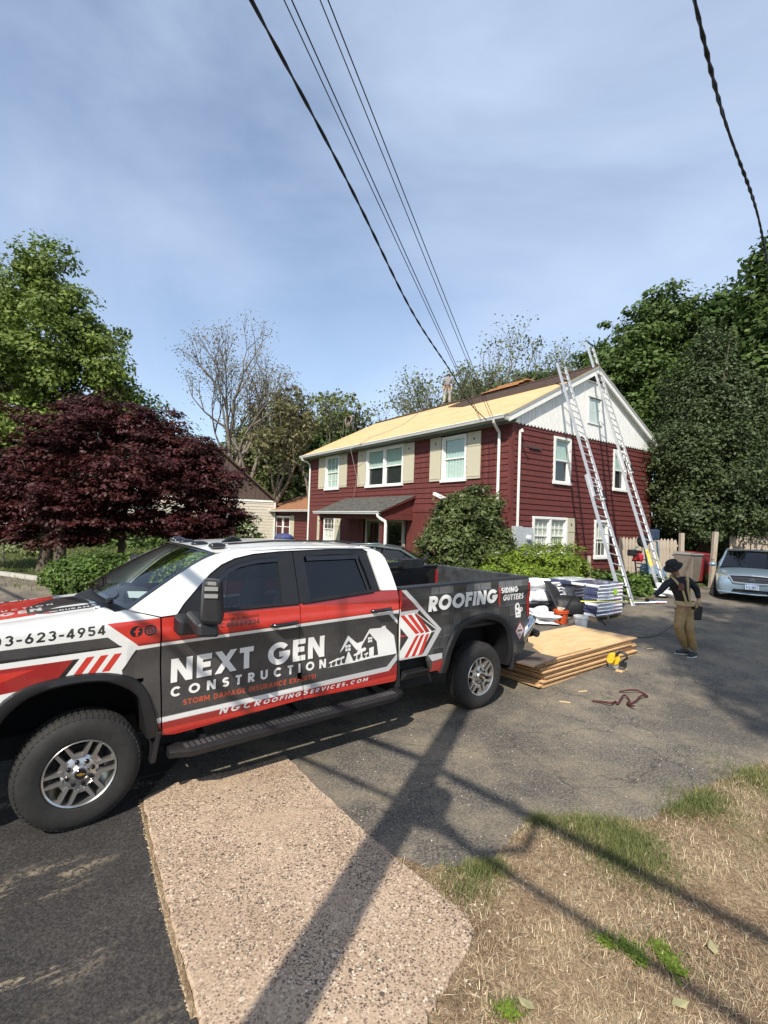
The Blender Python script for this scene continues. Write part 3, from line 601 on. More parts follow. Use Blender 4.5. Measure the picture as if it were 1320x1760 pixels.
def glyph(ch, t):
    h = t/2; Lh = h; T = 1-h; M = .52
    W = {'I': t, '!': t, '.': t, '-': .42, ',': t, '/': .4, ' ': .38, 'O': 1.02, 'C': .95, 'G': 1.0, 'Q': 1.02, 'M': 1.0, 'W': 1.15, 'N': .82, 'S': .66, 'E': .6, 'F': .58, 'L': .52, 'T': .62, 'J': .5, 'X': .84, 'A': .9, 'V': .86, 'K': .78, 'R': .68, 'P': .64, 'B': .66, 'D': .76, 'U': .76, 'H': .76, '#': .7, '&': .78, 'Y': .8, 'Z': .66}
    w = W.get(ch, .66); r = w-h; c = w/2; l = []
    def L(*a): l.append(('l',)+a)
    def A(*a): l.append(('a',)+a)
    if ch == 'N': L(h, 0, h, 1); L(r, 0, r, 1); L(h, 1, r, 0)
    elif ch == 'E': L(h, 0, h, 1); L(0, Lh, w, Lh); L(0, T, w, T); L(0, M, w*.92, M)
    elif ch == 'F': L(h, 0, h, 1); L(0, T, w, T); L(0, M, w*.92, M)
    elif ch == 'L': L(h, 0, h, 1); L(0, Lh, w, Lh)
    elif ch == 'X': L(h*.8, 0, r+h*.2, 1); L(h*.8, 1, r+h*.2, 0)
    elif ch == 'T': L(c, 0, c, 1); L(0, T, w, T)
    elif ch == 'I': L(h, 0, h, 1)
    elif ch == 'H': L(h, 0, h, 1); L(r, 0, r, 1); L(0, M, w, M)
    elif ch == 'O' or ch == 'Q': A(c, .5, c-h, .5-h, 0, 360)
    elif ch == '0': A(c, .5, c-h, .5-h, 0, 360)
    elif ch == 'C': A(c+.02, .5, c-h, .5-h, 42, 318)
    elif ch == 'G': A(c, .5, c-h, .5-h, 38, 355); L(c, .46, w, .46)
    elif ch == 'D': L(h, 0, h, 1); L(h, Lh, w*.45, Lh); L(h, T, w*.45, T); A(w*.42, .5, w*.58-h, .5-h, -90, 90)
    elif ch == 'U': L(h, .36, h, 1); L(r, .36, r, 1); A(c, .38, c-h, .38-h, 180, 360)
    elif ch in 'PRB':
        L(h, 0, h, 1); L(h, T, w*.5, T); L(h, .47, w*.5, .47); A(w*.48, (T+.47)/2, w*.52-h, (T-.47)/2, -90, 90)
        if ch == 'R': L(w*.42, .47, r+h*.1, 0)
        if ch == 'B': L(h, Lh, w*.5, Lh); A(w*.48, (Lh+.47)/2, w*.52-h, (.47-Lh)/2, -90, 90)
    elif ch == 'A': L(h*.9, 0, c, 1.02); L(w-h*.9, 0, c, 1.02); L(w*.22, .27, w*.78, .27)
    elif ch == 'V': L(h*.9, 1, c, -.02); L(w-h*.9, 1, c, -.02)
    elif ch == 'Y': L(h*.9, 1, c, .42); L(w-h*.9, 1, c, .42); L(c, 0, c, .5)
    elif ch == 'Z': L(0, Lh, w, Lh); L(0, T, w, T); L(h, Lh, r, T)
    elif ch == 'K': L(h, 0, h, 1); L(h, .4, r, 1); L(w*.35, .55, r+.02, 0)
    elif ch == 'M': L(h, 0, h, 1); L(r, 0, r, 1); L(h, 1, c, .2); L(r, 1, c, .2)
    elif ch == 'W': L(h*.7, 1, w*.27, 0); L(w*.27, 0, c, .9); L(c, .9, w*.73, 0); L(w*.73, 0, w-h*.7, 1)
    elif ch == 'S' or ch == '5':
        if ch == 'S': A(c, T-(T-M)/2, c-h, (T-M)/2, 25, 270); A(c, (M+Lh)/2, c-h, (M-Lh)/2, -155, 90)
        else: L(h*1.2, T, w*.9, T); L(h*1.3, .5, h*1.3, 1); A(c, .33, c-h, .33-h, -160, 130)
    elif ch == 'J': L(r, .3, r, 1); A(c-h, .3, c-h*.2, .3-h, 180, 360)
    elif ch == '1': L(c, 0, c, 1); L(c, 1-h, c-.2, .75)
    elif ch == '2': A(c, 1-.3, c-h, .3-h, -25, 170); L(h, Lh, w-h*.9, .62); L(0, Lh, w, Lh)
    elif ch == '3': A(c, T-(T-.53)/2, c-h*1.2, (T-.53)/2, -90, 160); A(c, (.53+Lh)/2, c-h, (.53-Lh)/2, -160, 90)
    elif ch == '4': L(w*.68, 0, w*.68, 1); L(w*.68, 1, h*.6, .27); L(0, .27, w, .27)
    elif ch == '6': A(c, .33, c-h, .33-h, 0, 360); L(h*1.4, .4, w*.62, 1)
    elif ch == '9': A(c, .67, c-h, .33-h, 0, 360); L(w-h*1.4, .6, w*.38, 0)
    elif ch == '7': L(0, T, w, T); L(w*.3, 0, r, 1)
    elif ch == '8': A(c, .74, c-h*1.3, .26-h, 0, 360); A(c, .29, c-h, .29-h, 0, 360)
    elif ch == '-': L(0, .42, w, .42)
    elif ch == '.': L(h, 0, h, t)
    elif ch == '!': L(h, 0, h, t); L(h, .33, h, 1)
    elif ch == '/': L(0, 0, w, 1)
    elif ch == '#': L(w*.3, 0, w*.4, 1); L(w*.6, 0, w*.7, 1); L(0, .33, w, .33); L(0, .66, w, .66)
    elif ch == '&': A(w*.42, .76, w*.26-h*.3, .24-h, 0, 360); A(w*.42, .28, w*.42-h, .28-h, 60, 330); L(w*.3, .62, w, 0)
    # to polygons
    ps = []
    for q in l:
        if q[0] == 'l':
            _, x0, y0, x1, y1 = q; dx, dy = x1-x0, y1-y0; n = math.hypot(dx, dy)
            diag = abs(dx) > .02 and abs(dy) > .02
            if diag:                             # horizontal-ended strokes: cut flat top and bottom
                k = t/2*n/abs(dy); p = [(x0-k, y0), (x0+k, y0), (x1+k, y1), (x1-k, y1)]
            else: nx, ny = -dy/n*h, dx/n*h; p = [(x0+nx, y0+ny), (x0-nx, y0-ny), (x1-nx, y1-ny), (x1+nx, y1+ny)]
            ps.append(p)
        else:
            _, cx, cy, rx, ry, a0, a1 = q; n = max(6, int(abs(a1-a0)/9)); o = []; i_ = []
            for k in range(n+1):
                a = math.radians(a0+(a1-a0)*k/n); o.append((cx+(rx+h)*math.cos(a), cy+(ry+h)*math.sin(a))); i_.append((cx+(rx-h)*math.cos(a), cy+(ry-h)*math.sin(a)))
            m = n//2; ps.append(o[:m+1]+i_[:m+1][::-1]); ps.append(o[m:]+i_[m:][::-1])
    return w, ps
def text(cv, s, x0, z0, x1, z1, h0, h1=None, col=(1, 1, 1), t=.22, gap=.2, slant=0, small=None):
    """letters along the line (x0,z0)-(x1,z1), cap height h0 growing to h1; fitted in width"""
    h1 = h1 or h0; gl = []; x = 0
    for ch in s:
        w, ps = glyph(ch.upper() if ch.isalpha() else ch, t); k = 1 if not (small and ch.islower()) else small
        gl.append((x, k, ps)); x += (w+gap)*k
    tot = x-gap*gl[-1][1]; P = []
    for gx, k, ps in gl:
        for p in ps:
            q = []
            for a, b in p:
                f = (gx+a*k)/tot; hh = h0+(h1-h0)*f; q.append((x0+(x1-x0)*f+slant*b*k*hh, z0+(z1-z0)*f+b*k*hh))
            P.append(q)
    cv.fill(P, col)
def circ(cx, cy, r, n=28, rx=None): return [(cx+(rx or r)*math.cos(2*math.pi*k/n), cy+r*math.sin(2*math.pi*k/n)) for k in range(n)]
# ------------------------------------------------------------------ the wrapped pick-up
cWH = (.78, .78, .75); cRE = (.56, .032, .022); cDR = (.30, .016, .016); cGR = (.045, .045, .048); cBK = (.010, .010, .011); cLG = (.50, .50, .50)
cv = Canvas('truck_wrap', 4096, 768, -1.05, 5.55, .42, 1.66, cWH)
P = cv.poly
# lower red band and charcoal field on doors
P([(.335, 1.262), (.515, 1.272), (2.955, 1.330), (3.02, 1.33), (3.02, .745), (2.85, .742), (.514, .675), (.30, .65), (.246, 1.12)], cGR)
P([(.345, 1.268), (.352, 1.255), (.255, 1.11), (.243, 1.12)], cBK)
P([(.51, .655), (2.86, .715), (3.02, .80), (3.02, .42), (.3, .42), (.3, .65)], cDR)
P([(.51, .655), (.514, .70), (2.84, .762), (2.985, .89), (3.01, .88), (3.01, .84), (2.87, .712)], cLG)
P([(.51, .66), (.514, .695), (1.9, .735), (1.9, .70)], (.74, .74, .72))
P([(.51, .60), (3.02, .655), (3.02, .42), (.3, .42), (.3, .60)], cRE); P([(.52, .555), (3.0, .615), (3.0, .608), (.52, .548)], cDR)
# red belt band, white lines
P([(.13, 1.486), (.36, 1.292), (.515, 1.305), (2.96, 1.365), (3.03, 1.365), (3.03, 1.62), (.64, 1.62), (.5, 1.50)], cRE)
P([(1.80, 1.50), (2.45, 1.62), (3.03, 1.62), (3.03, 1.45), (2.98, 1.44)], cDR)
P([(.345, 1.300), (.36, 1.292), (2.96, 1.365), (2.96, 1.372), (.345, 1.31)], cDR)
# chevron between door and bed
P([(2.80, 1.365), (2.86, 1.365), (2.99, 1.235), (2.99, 1.30), (2.93, 1.365), (3.02, 1.365), (3.02, .84), (2.99, .86), (2.99, 1.2)], cWH)
# fender: phone number strip, grey stripe, red stripe and bars
P([(-1.05, 1.355), (-.505, 1.367), (.138, 1.385), (.238, 1.300), (.14, 1.297), (-.5, 1.279), (-1.05, 1.262)], cGR)
P([(-1.05, 1.285), (-.5, 1.300), (.232, 1.312), (.238, 1.300), (.14, 1.297), (-.5, 1.279), (-1.05, 1.262)], cBK)
P([(-1.05, 1.225), (-.499, 1.239), (-.04, 1.250), (-.145, 1.10), (-1.05, 1.02)], cDR); P([(-1.05, 1.20), (-.499, 1.212), (-.30, 1.215), (-.5, 1.15), (-1.05, 1.10)], cRE)
P([(-.075, 1.249), (-.038, 1.25), (-.125, 1.13), (-.165, 1.13)], cBK)
for k in range(3):
    x = .006+k*.0915; P([(x, 1.254), (x+.052, 1.255), (x-.03, 1.13), (x-.082, 1.13)], cRE)
text(cv, '203-623-4954', -.615, 1.388, .122, 1.408, .072, .073, (.02, .02, .022), .2, .2)
# social icons
for cx, kind in ((.335, 0), (.435, 1)):
    P(circ(cx, 1.409, .043, rx=.046), cBK)
    if kind == 0: cv.fill([[(cx-.006, 1.372), (cx+.010, 1.372), (cx+.010, 1.425), (cx-.006, 1.425)], [(cx-.018, 1.402), (cx+.022, 1.402), (cx+.022, 1.414), (cx-.018, 1.414)], [(cx-.006, 1.42), (cx+.004, 1.438), (cx+.024, 1.442), (cx+.024, 1.43), (cx+.010, 1.425)]], cRE)
    else:
        def rr_(a, b): return [(cx+a*math.copysign(abs(math.cos(q))**.5, math.cos(q)), 1.409+b*math.copysign(abs(math.sin(q))**.5, math.sin(q))) for q in [2*math.pi*k/32 for k in range(32)]]
        P(rr_(.028, .026), cRE); P(rr_(.022, .020), cBK); P(circ(cx, 1.409, .013), cRE); P(circ(cx, 1.409, .0075), cBK); P(circ(cx+.014, 1.422, .003), cRE)
text(cv, 'LICENSED & INSURED', .93, 1.424, 1.345, 1.436, .022, .022, (.06, .012, .012), .2, .14)
text(cv, 'HIC#0669234', .93, 1.366, 1.35, 1.376, .040, .041, (.05, .01, .01), .2, .14)
# main lettering
SH = (.018, .018, .02)
for dx, dz, col in ((.012, -.012, SH), (0, 0, (.80, .79, .76))):
    text(cv, 'NEXT', .607+dx, .962+dz, 1.312+dx, .985+dz, .190, .188, col, .24, .17)
    text(cv, 'GEN', 1.452+dx, .968+dz, 2.05+dx, .980+dz, .205, .206, col, .24, .13)
    text(cv, 'CONSTRUCTION', .607+dx*.6, .847+dz*.6, 2.07+dx*.6, .868+dz*.6, .080, .086, col, .24, .62)
# a grey shade inside X T of the print
text(cv, 'STORM DAMAGE INSURANCE EXPERTS!', .71, .765, 1.958, .778, .046, .047, (.50, .075, .03), .21, .16)
text(cv, 'NGCRoofingServices.com', 1.015, .625, 2.585, .650, .060, .050, (.66, .66, .66), .22, .36, .35, .72)
# house drawing
cW2 = (.80, .79, .76)
P([(2.068, .862), (2.20, .872), (2.42, .885), (2.62, .905), (2.975, .905), (2.972, .885), (2.62, .882), (2.4, .868)], cW2)
P([(2.33, 1.152), (2.425, 1.075), (2.45, 1.06), (2.52, 1.075), (2.60, 1.192), (2.755, 1.188), (2.77, 1.205), (2.815, 1.205), (2.82, 1.18), (2.94, 1.085), (2.972, .90), (2.72, .90), (2.70, 1.05), (2.60, 1.15), (2.50, 1.02), (2.50, .97), (2.42, 1.0), (2.34, 1.10), (2.27, 1.02), (2.23, .99)], cW2)
P([(2.34, 1.10), (2.43, 1.0), (2.43, .96), (2.255, .96), (2.255, 1.0)], cGR)
for a, b in ((2.30, 1.03), (2.335, 1.03), (2.30, .995), (2.335, .995)): P([(a, b), (a+.028, b), (a+.028, b+.028), (a, b+.028)], cW2)
for a, b in ((2.585, 1.08), (2.615, 1.08), (2.585, 1.05), (2.615, 1.05)): P([(a, b), (a+.024, b), (a+.024, b+.024), (a, b+.024)], cW2)
P([(2.60, .905), (2.66, .908), (2.66, 1.0), (2.60, .99)], cW2)
P([(2.29, .87), (2.33, .985), (2.345, .985), (2.40, .88)], cW2)
def tool(x, z, s):
    P([(x-.008*s, z), (x+.008*s, z), (x+.008*s, z+.08*s), (x-.008*s, z+.08*s)], cW2); P([(x-.045*s, z+.07*s), (x+.03*s, z+.095*s), (x+.05*s, z+.085*s), (x+.04*s, z+.065*s), (x-.04*s, z+.055*s)], cW2)
    P([(x-.02*s, z), (x+.02*s, z), (x+.018*s, z+.015*s), (x-.018*s, z+.015*s)], cW2)
tool(2.13, .868, .6); tool(2.19, .872, .75); tool(2.25, .876, .8); tool(2.44, .885, .9); tool(2.50, .888, 1.25); tool(2.56, .893, .6)
# bed: printed roof shingles
rs = np.random.RandomState(5); x0b = 3.02; rows = [1.66, 1.578, 1.49, 1.36, 1.235, 1.10, .975, .85, .73, .60, .42]
P([(3.02, .42), (5.55, .42), (5.55, 1.66), (3.02, 1.66)], (.022, .023, .025))
for i in range(len(rows)-1):
    x = 3.02-rs.uniform(0, .2); zt, zb = rows[i], rows[i+1]
    while x < 5.55:
        w = rs.uniform(.13, .26); v = rs.uniform(.028, .115)*(.8+.25*max(0, (x-3.2)/2.2)); 
        if i == 1: v = rs.choice([.045, .16, .24]) if x > 3.4 else .05
        if i == 0: v *= .5
        c = (v*.93, v*.98, v*1.05); a, b = max(x, 3.02), min(x+w-.008, 5.55); ti = .02 if i > 0 else .03
        if b > a:
            P([(a, zb+.010+.012*(a-3)), (b, zb+.010+.012*(b-3)), (b, zt+.012*(b-3)), (a, zt+.012*(a-3))], c)
            P([(a, zb+.004+.012*(a-3)), (b, zb+.004+.012*(b-3)), (b, zb+.016+.012*(b-3)), (a, zb+.016+.012*(a-3))], tuple(q*1.7 for q in c) if i != 1 else tuple(q*1.15 for q in c))
        x += w
gr = (rs.rand(768, 4096).astype(np.float32)+rs.rand(768, 4096).astype(np.float32))*.5; bx0 = int((3.02+1.05)*cv.sx); cv.a[:, bx0:] *= (.38+.66*gr[:, bx0:, None])
# chevron arrows on the bed
P([(3.02, 1.60), (3.06, 1.60), (3.655, 1.085), (3.43, .80), (3.02, .80)], cLG)
P([(3.02, 1.57), (3.595, 1.085), (3.40, .83), (3.02, .83)], (.022, .022, .024)); P([(3.02, 1.56), (3.30, 1.335), (3.02, 1.33)], (.12, .012, .02)); P([(3.02, 1.335), (3.30, 1.345), (3.27, 1.30), (3.02, 1.29)], cLG)
P([(3.02, 1.29), (3.22, 1.31), (3.50, 1.075), (3.33, .83), (3.02, .82)], cWH); P([(3.02, 1.16), (3.14, 1.04), (3.02, .90)], (.03, .03, .033))
for k in range(3):
    o = .02+.105*k; P([(3.02+o-.02, 1.29), (3.075+o-.02, 1.295), (3.29+o*.75, 1.075), (3.235+o*.75, 1.065)], cRE if k < 2 else cDR); P([(3.235+o*.75, 1.045), (3.29+o*.75, 1.055), (3.12+o, .82), (3.065+o, .82)], cRE)
P([(3.02, 1.085), (3.14, 1.055), (3.02, 1.06)], cRE)
P([(3.27, 1.30), (3.60, 1.085), (3.40, .83), (3.37, .83), (3.565, 1.085), (3.25, 1.30)], cLG); P([(3.50, 1.075), (3.60, 1.09), (3.60, 1.075), (3.50, 1.06)], cLG)
P([(3.02, .60), (3.6, .62), (3.62, .42), (3.02, .42)], cDR); P([(3.45, .80), (3.68, .80), (3.68, .735), (3.52, .72)], cLG); P([(3.52, .71), (3.70, .72), (3.70, .42), (3.5, .42)], cDR)
for dx, dz, col in ((.014, -.012, (.012, .012, .012)), (0, 0, (.80, .80, .78))):
    text(cv, 'ROOFING', 3.44+dx, 1.300+dz, 4.665+dx, 1.325+dz, .182, .182, col, .26, .08)
    text(cv, 'SIDING', 4.735+dx*.6, 1.440+dz*.6, 5.09+dx*.6, 1.442+dz*.6, .072, .078, col, .25, .10); text(cv, 'GUTTERS', 4.79+dx*.6, 1.335+dz*.6, 5.225+dx*.6, 1.338+dz*.6, .082, .084, col, .25, .10)
P([(4.685, 1.53), (4.712, 1.53), (4.735, 1.285), (4.708, 1.285)], cRE)
P(circ(5.10, 1.235, .055, rx=.052), cW2); P([(5.06, 1.09), (5.17, 1.09), (5.17, 1.20), (5.05, 1.22)], cW2); P(circ(5.185, 1.195, .03), cW2); P(circ(5.185, 1.195, .014), (.05, .05, .05)); P(circ(5.105, 1.24, .022), (.04, .04, .04)); P(circ(5.09, 1.175, .018), (.04, .04, .04)); P([(5.08, 1.12), (5.15, 1.12), (5.15, 1.13), (5.08, 1.13)], (.1, .1, .1))
P([(5.16, 1.025), (5.265, .905), (5.16, .77), (5.055, .905)], cRE); P([(5.16, 1.01), (5.25, .905), (5.16, .785), (5.07, .905)], (.55, .54, .52)); P([(5.11, .92), (5.21, .922), (5.21, .895), (5.11, .893)], (.16, .05, .04)); P(circ(5.16, .85, .02), (.2, .19, .18)); P([(5.145, .965), (5.175, .965), (5.175, .95), (5.145, .95)], (.2, .06, .05))
wrap_img = cv.image()
def img_mat(name, im, x0, x1, y0, y1, ax=('X', 'Z'), rough=.28, coat=.6, spec=.5):
    m = bpy.data.materials.new(name); m.use_nodes = True; N = m.node_tree.nodes; L = m.node_tree.links; b = N['Principled BSDF']
    t = N.new('ShaderNodeTexCoord'); sp = N.new('ShaderNodeSeparateXYZ'); L.new(t.outputs['Object'], sp.inputs[0]); cb = N.new('ShaderNodeCombineXYZ')
    for i, (a, lo, hi) in enumerate(((ax[0], x0, x1), (ax[1], y0, y1))):
        mr = N.new('ShaderNodeMapRange'); mr.clamp = False; mr.inputs[1].default_value = lo; mr.inputs[2].default_value = hi; L.new(sp.outputs[a], mr.inputs[0]); L.new(mr.outputs[0], cb.inputs[i])
    im_ = N.new('ShaderNodeTexImage'); im_.image = im; im_.interpolation = 'Cubic' if False else 'Linear'; im_.extension = 'EXTEND'; L.new(cb.outputs[0], im_.inputs[0]); dn = N.new('ShaderNodeTexNoise'); dn.inputs['Scale'].default_value = 2.4; dn.inputs['Detail'].default_value = 9; dn.inputs['Roughness'].default_value = .7; L.new(t.outputs['Object'], dn.inputs['Vector'])
    dr = N.new('ShaderNodeMapRange'); dr.inputs[1].default_value = .42; dr.inputs[2].default_value = .75; dr.inputs[3].default_value = 0; dr.inputs[4].default_value = .11; L.new(dn.outputs['Fac'], dr.inputs[0]); dm = N.new('ShaderNodeMixRGB'); dm.inputs[2].default_value = (.30, .26, .20, 1); L.new(dr.outputs[0], dm.inputs[0]); L.new(im_.outputs[0], dm.inputs[1]); L.new(dm.outputs[0], b.inputs['Base Color'])
    rr2 = N.new('ShaderNodeMapRange'); rr2.inputs[1].default_value = .35; rr2.inputs[2].default_value = .7; rr2.inputs[3].default_value = rough-.08; rr2.inputs[4].default_value = rough+.16; L.new(dn.outputs['Fac'], rr2.inputs[0]); L.new(rr2.outputs[0], b.inputs['Roughness'])
    wv = N.new('ShaderNodeTexNoise'); wv.inputs['Scale'].default_value = 1.3; wv.inputs['Detail'].default_value = 1; L.new(t.outputs['Object'], wv.inputs['Vector']); bq = N.new('ShaderNodeBump'); bq.inputs['Strength'].default_value = .25; bq.inputs['Distance'].default_value = .02; L.new(wv.outputs['Fac'], bq.inputs['Height']); L.new(bq.outputs[0], b.inputs['Coat Normal'])
    b.inputs['Coat Weight'].default_value = coat; b.inputs['Coat Roughness'].default_value = .06; b.inputs['Specular IOR Level'].default_value = spec; MATS[name] = m; return m
WRAP = img_mat('printed_wrap', wrap_img, -1.05, 5.55, .42, 1.66)
PW = mat('white_paint', (.80, .80, .77), .3, coat=.8); BLK = mat('black_plastic', (.012, .012, .013), .45, var=.15, bump=.08, bscale=200); GBLK = mat('gloss_black', (.010, .010, .012), .12, coat=.5)
DKG = mat('underbody', (.008, .008, .008), .9); CHR = mat('chrome', (.62, .62, .62), .12, 1); ALW = mat('machined_alloy', (.58, .57, .55), .28, .9); RUB = mat('rubber', (.018, .017, .016), .82, var=.25, vscale=12, bump=.15, bscale=60)
TG = glass('tinted_glass', (.03, .033, .037), .015, .03); CG = glass('cab_glass', (.80, .86, .84), .015, .03); REDL = mat('red_lens', (.35, .008, .010), .1, coat=1); SEAT = mat('seat_fabric', (.02, .02, .022), .9)
YC = 1.04
truck = thing('pickup_truck', 'white red and charcoal wrapped construction pick-up truck parked across the foreground', 'pick-up truck', (-2.142, 3.645, 0), math.radians(90-52.3))
def ysurf(s, z):                               # inward distance of the body side from the outer tyre plane
    y = .03
    if z > 1.47 and s < .45:
        k = min(1, max(0, (.45-s)/.25)); y += (min(.5, ((z-1.47)/.10)**1.8*.10))*k + (max(0, z-1.5)*.38)*(1-k)
    elif z > 1.5 and .45 <= s < 3.0: y += (z-1.5)*.38
    if s >= .3 and s < 3.0:
        y += .014*math.exp(-((z-1.12)/.16)**2) - .012*math.exp(-((z-1.36)/.05)**2)
    if z < .72: y += (.72-z)**2*.6
    if s > 3.0: y += .010*math.exp(-((z-1.28)/.12)**2) - .008*math.exp(-((z-1.45)/.04)**2)+.002
    if s < -.45: y += ((-.45-s))**2*.28
    if s > 5.2: y += (s-5.2)**2*.7
    return y
def side_panel(name, poly, m, side=0, inset=0, thick=.035, parent=None, yf=None, stepx=.09, stepz=.03, th2=None):
    bm = bmesh.new(); vs = [bm.verts.new((p[0], 0, p[1])) for p in poly]; bm.faces.new(vs); bmesh.ops.triangulate(bm, faces=bm.faces[:])
    xs = [p[0] for p in poly]; zs = [p[1] for p in poly]
    for k in range(int(min(xs)/stepx), int(max(xs)/stepx)+1): bmesh.ops.bisect_plane(bm, geom=bm.verts[:]+bm.edges[:]+bm.faces[:], plane_co=(k*stepx+.001, 0, 0), plane_no=(1, 0, 0), dist=1e-4)
    for k in range(int(min(zs)/stepz), int(max(zs)/stepz)+1): bmesh.ops.bisect_plane(bm, geom=bm.verts[:]+bm.edges[:]+bm.faces[:], plane_co=(0, 0, k*stepz+.001), plane_no=(0, 0, 1), dist=1e-4)
    bmesh.ops.remove_doubles(bm, verts=bm.verts, dist=1e-4)
    f = yf or ysurf
    for v in bm.verts: v.co.y = f(v.co.x, v.co.z)+inset
    bmesh.ops.recalc_face_normals(bm, faces=bm.faces)
    bm.normal_update()
    if sum(fc.normal.y*fc.calc_area() for fc in bm.faces) > 0: bmesh.ops.reverse_faces(bm, faces=bm.faces[:])
    be = [e for e in bm.edges if e.is_boundary]; r = bmesh.ops.extrude_edge_only(bm, edges=be)
    for v in [q for q in r['geom'] if isinstance(q, bmesh.types.BMVert)]: v.co.y += thick
    if side:
        if name == 'fender':
            for v in bm.verts: v.co.z -= .10*min(1, max(0, (v.co.z-1.15)/.3))
        for v in bm.verts: v.co.y = 2*YC-v.co.y
        bmesh.ops.reverse_faces(bm, faces=bm.faces[:])
    me = bpy.data.meshes.new(name); bm.to_mesh(me); bm.free(); me.materials.append(m); me.polygons.foreach_set('use_smooth', [True]*len(me.polygons)); me.set_sharp_from_angle(angle=math.radians(30)); me.update()
    return obj(name, me, parent=parent)
def arc_pts(pts, n=4):                          # smooth through points (Catmull-Rom)
    out = []; P_ = [pts[0]]+list(pts)+[pts[-1]]
    for i in range(1, len(P_)-2):
        for k in range(n):
            t = k/n; a, b, c, d = [np.array(q, float) for q in P_[i-1:i+3]]
            out.append(tuple(.5*((2*b)+(-a+c)*t+(2*a-5*b+4*c-d)*t*t+(-a+3*b-3*c+d)*t**3)))
    out.append(tuple(pts[-1])); return out
FA = arc_pts([(.545, .56), (.475, .82), (.37, 1.02), (.155, 1.118), (-.145, 1.135), (-.42, 1.07), (-.58, .88), (-.66, .60)])   # front arch, rear to front
RA = arc_pts([(5.005, .47), (4.99, .80), (4.82, 1.10), (4.50, 1.20), (4.24, 1.195), (3.94, 1.11), (3.74, .84), (3.655, .56)])
FAi = arc_pts([(.44, .56), (.395, .80), (.34, .93), (.14, 1.055), (-.14, 1.07), (-.36, 1.01), (-.50, .85), (-.57, .60)])
RAi = arc_pts([(4.90, .47), (4.885, .80), (4.76, 1.03), (4.47, 1.13), (4.25, 1.125), (4.0, 1.05), (3.83, .82), (3.755, .56)])
for sd_ in (0, 1):
    Wm = WRAP if sd_ == 0 else WRAP
    fen = side_panel('fender', [(.505, 1.50)]+[(.52, 1.1), (.548, .57)]+FA+[(-.86, .60), (-.90, 1.0), (-.88, 1.38), (-.80, 1.455), (-.51, 1.500), (.2, 1.555), (.275, 1.568)], Wm, sd_, parent=truck)
    fd_ = side_panel('front_door', [(.519, 1.495), (.63, 1.500), (1.752, 1.515), (1.765, 1.1), (1.825, .66), (1.82, .60), (.66, .535), (.561, .55), (.533, 1.1)], Wm, sd_, parent=truck)
    rd_ = side_panel('rear_door', [(1.763, 1.515), (2.65, 1.575), (2.80, 1.58), (2.975, 1.58), (2.985, .60), (2.965, .58), (1.832, .60), (1.837, .66), (1.776, 1.1)], Wm, sd_, parent=truck)
    bed = side_panel('bed_side', [(3.012, 1.575), (4.0, 1.597), (5.30, 1.620), (5.36, 1.60)]+[(5.37, 1.10), (5.34, .86), (5.25, .60), (5.01, .58)]+RA[1:]+[(3.62, .60), (3.50, .60), (3.42, .80), (3.02, .80)], Wm, sd_, parent=truck)
    obj('bed_shadow', side_panel('x', [(3.0, .80), (3.42, .80), (3.50, .62), (3.66, .60), (3.66, .45), (3.0, .48)], DKG, sd_, inset=.09, parent=truck).data) if False else None
    flip = (lambda q: (q[0], 2*YC-q[1], q[2])) if sd_ else (lambda q: q)
    for out, inn, nm, mid in ((FA, FAi, 'wheel_arch_trim', 0), (RA, RAi, 'wheel_arch_trim', 1)):
        m = MB(); rows = []
        for o, i_ in zip(out, inn):
            yo = ysurf(o[0], o[1]); cxx = (o[0]-i_[0])*.12; czz = (o[1]-i_[1])*.12
            prof = [(o[0]+cxx*.4, yo+.012, o[1]+czz*.4), (o[0]-cxx*1.0, yo-.028, o[1]-czz), (i_[0]*.75+o[0]*.25, yo-.038, i_[1]*.75+o[1]*.25), (i_[0], yo-.025, i_[1]), (i_[0], yo+.10, i_[1]), (i_[0], yo+.34, i_[1])]
            rows.append([flip(p) for p in prof])
        m.grid(rows); obj(nm, m, BLK, truck, smooth=50)
        # inner wheel well
        m = MB(); rows = []; cxm = (out[0][0]+out[-1][0])/2
        for o in out: 
            s_ = cxm+(o[0]-cxm)*1.03; z_ = o[1]+.02
            rows.append([flip(p) for p in ((s_, .10, z_), (s_, .50, z_))])
        rows_b = [r[1] for r in rows]; m.grid(rows); n0 = len(m.v); m.v += rows_b+[flip((cxm, .50, .5))]; m.f += [(n0+i, n0+i+1, n0+len(rows_b)) for i in range(len(rows_b)-1)]; m.mi += [0]*(len(rows_b)-1)
        obj('wheel_well', m, DKG, truck)
    # mud flaps
    for s0, s1, z0, z1 in ((.50, .54, .36, .60), (4.99, 5.03, .40, .62)):
        m = MB(); m.hexa([flip(p) for p in ((s0-.03, .0, z0), (s1-.03, .0, z0), (s1-.03, .24, z0), (s0-.03, .24, z0), (s0+.01, -.0, z1), (s1+.01, -.0, z1), (s1+.01, .28, z1), (s0+.01, .28, z1))]); obj('mud_flap', m, BLK, truck, bevel=.008)
    # upper door frames (black) with openings, pillars and roof rail (white)
    yu = lambda s, z: .03+(z-1.5)*.38 if z > 1.5 else .03
    o1 = [(.632, 1.503), (.70, 1.585), (.838, 1.722), (.94, 1.818), (1.043, 1.888), (1.17, 1.942), (1.345, 1.978), (1.62, 2.003), (1.752, 2.006), (1.757, 1.517)]
    i1 = [(.86, 1.535), (.90, 1.68), (.98, 1.785), (1.08, 1.862), (1.20, 1.912), (1.36, 1.942), (1.575, 1.958), (1.572, 1.535)]
    def ring(name, o, i_, m_, inset, par): 
        a = o+[o[0]]; bridge = list(reversed(i_+[i_[0]])); return side_panel(name, a+bridge, m_, sd_, inset, .05, par, yu, .12, .05) 
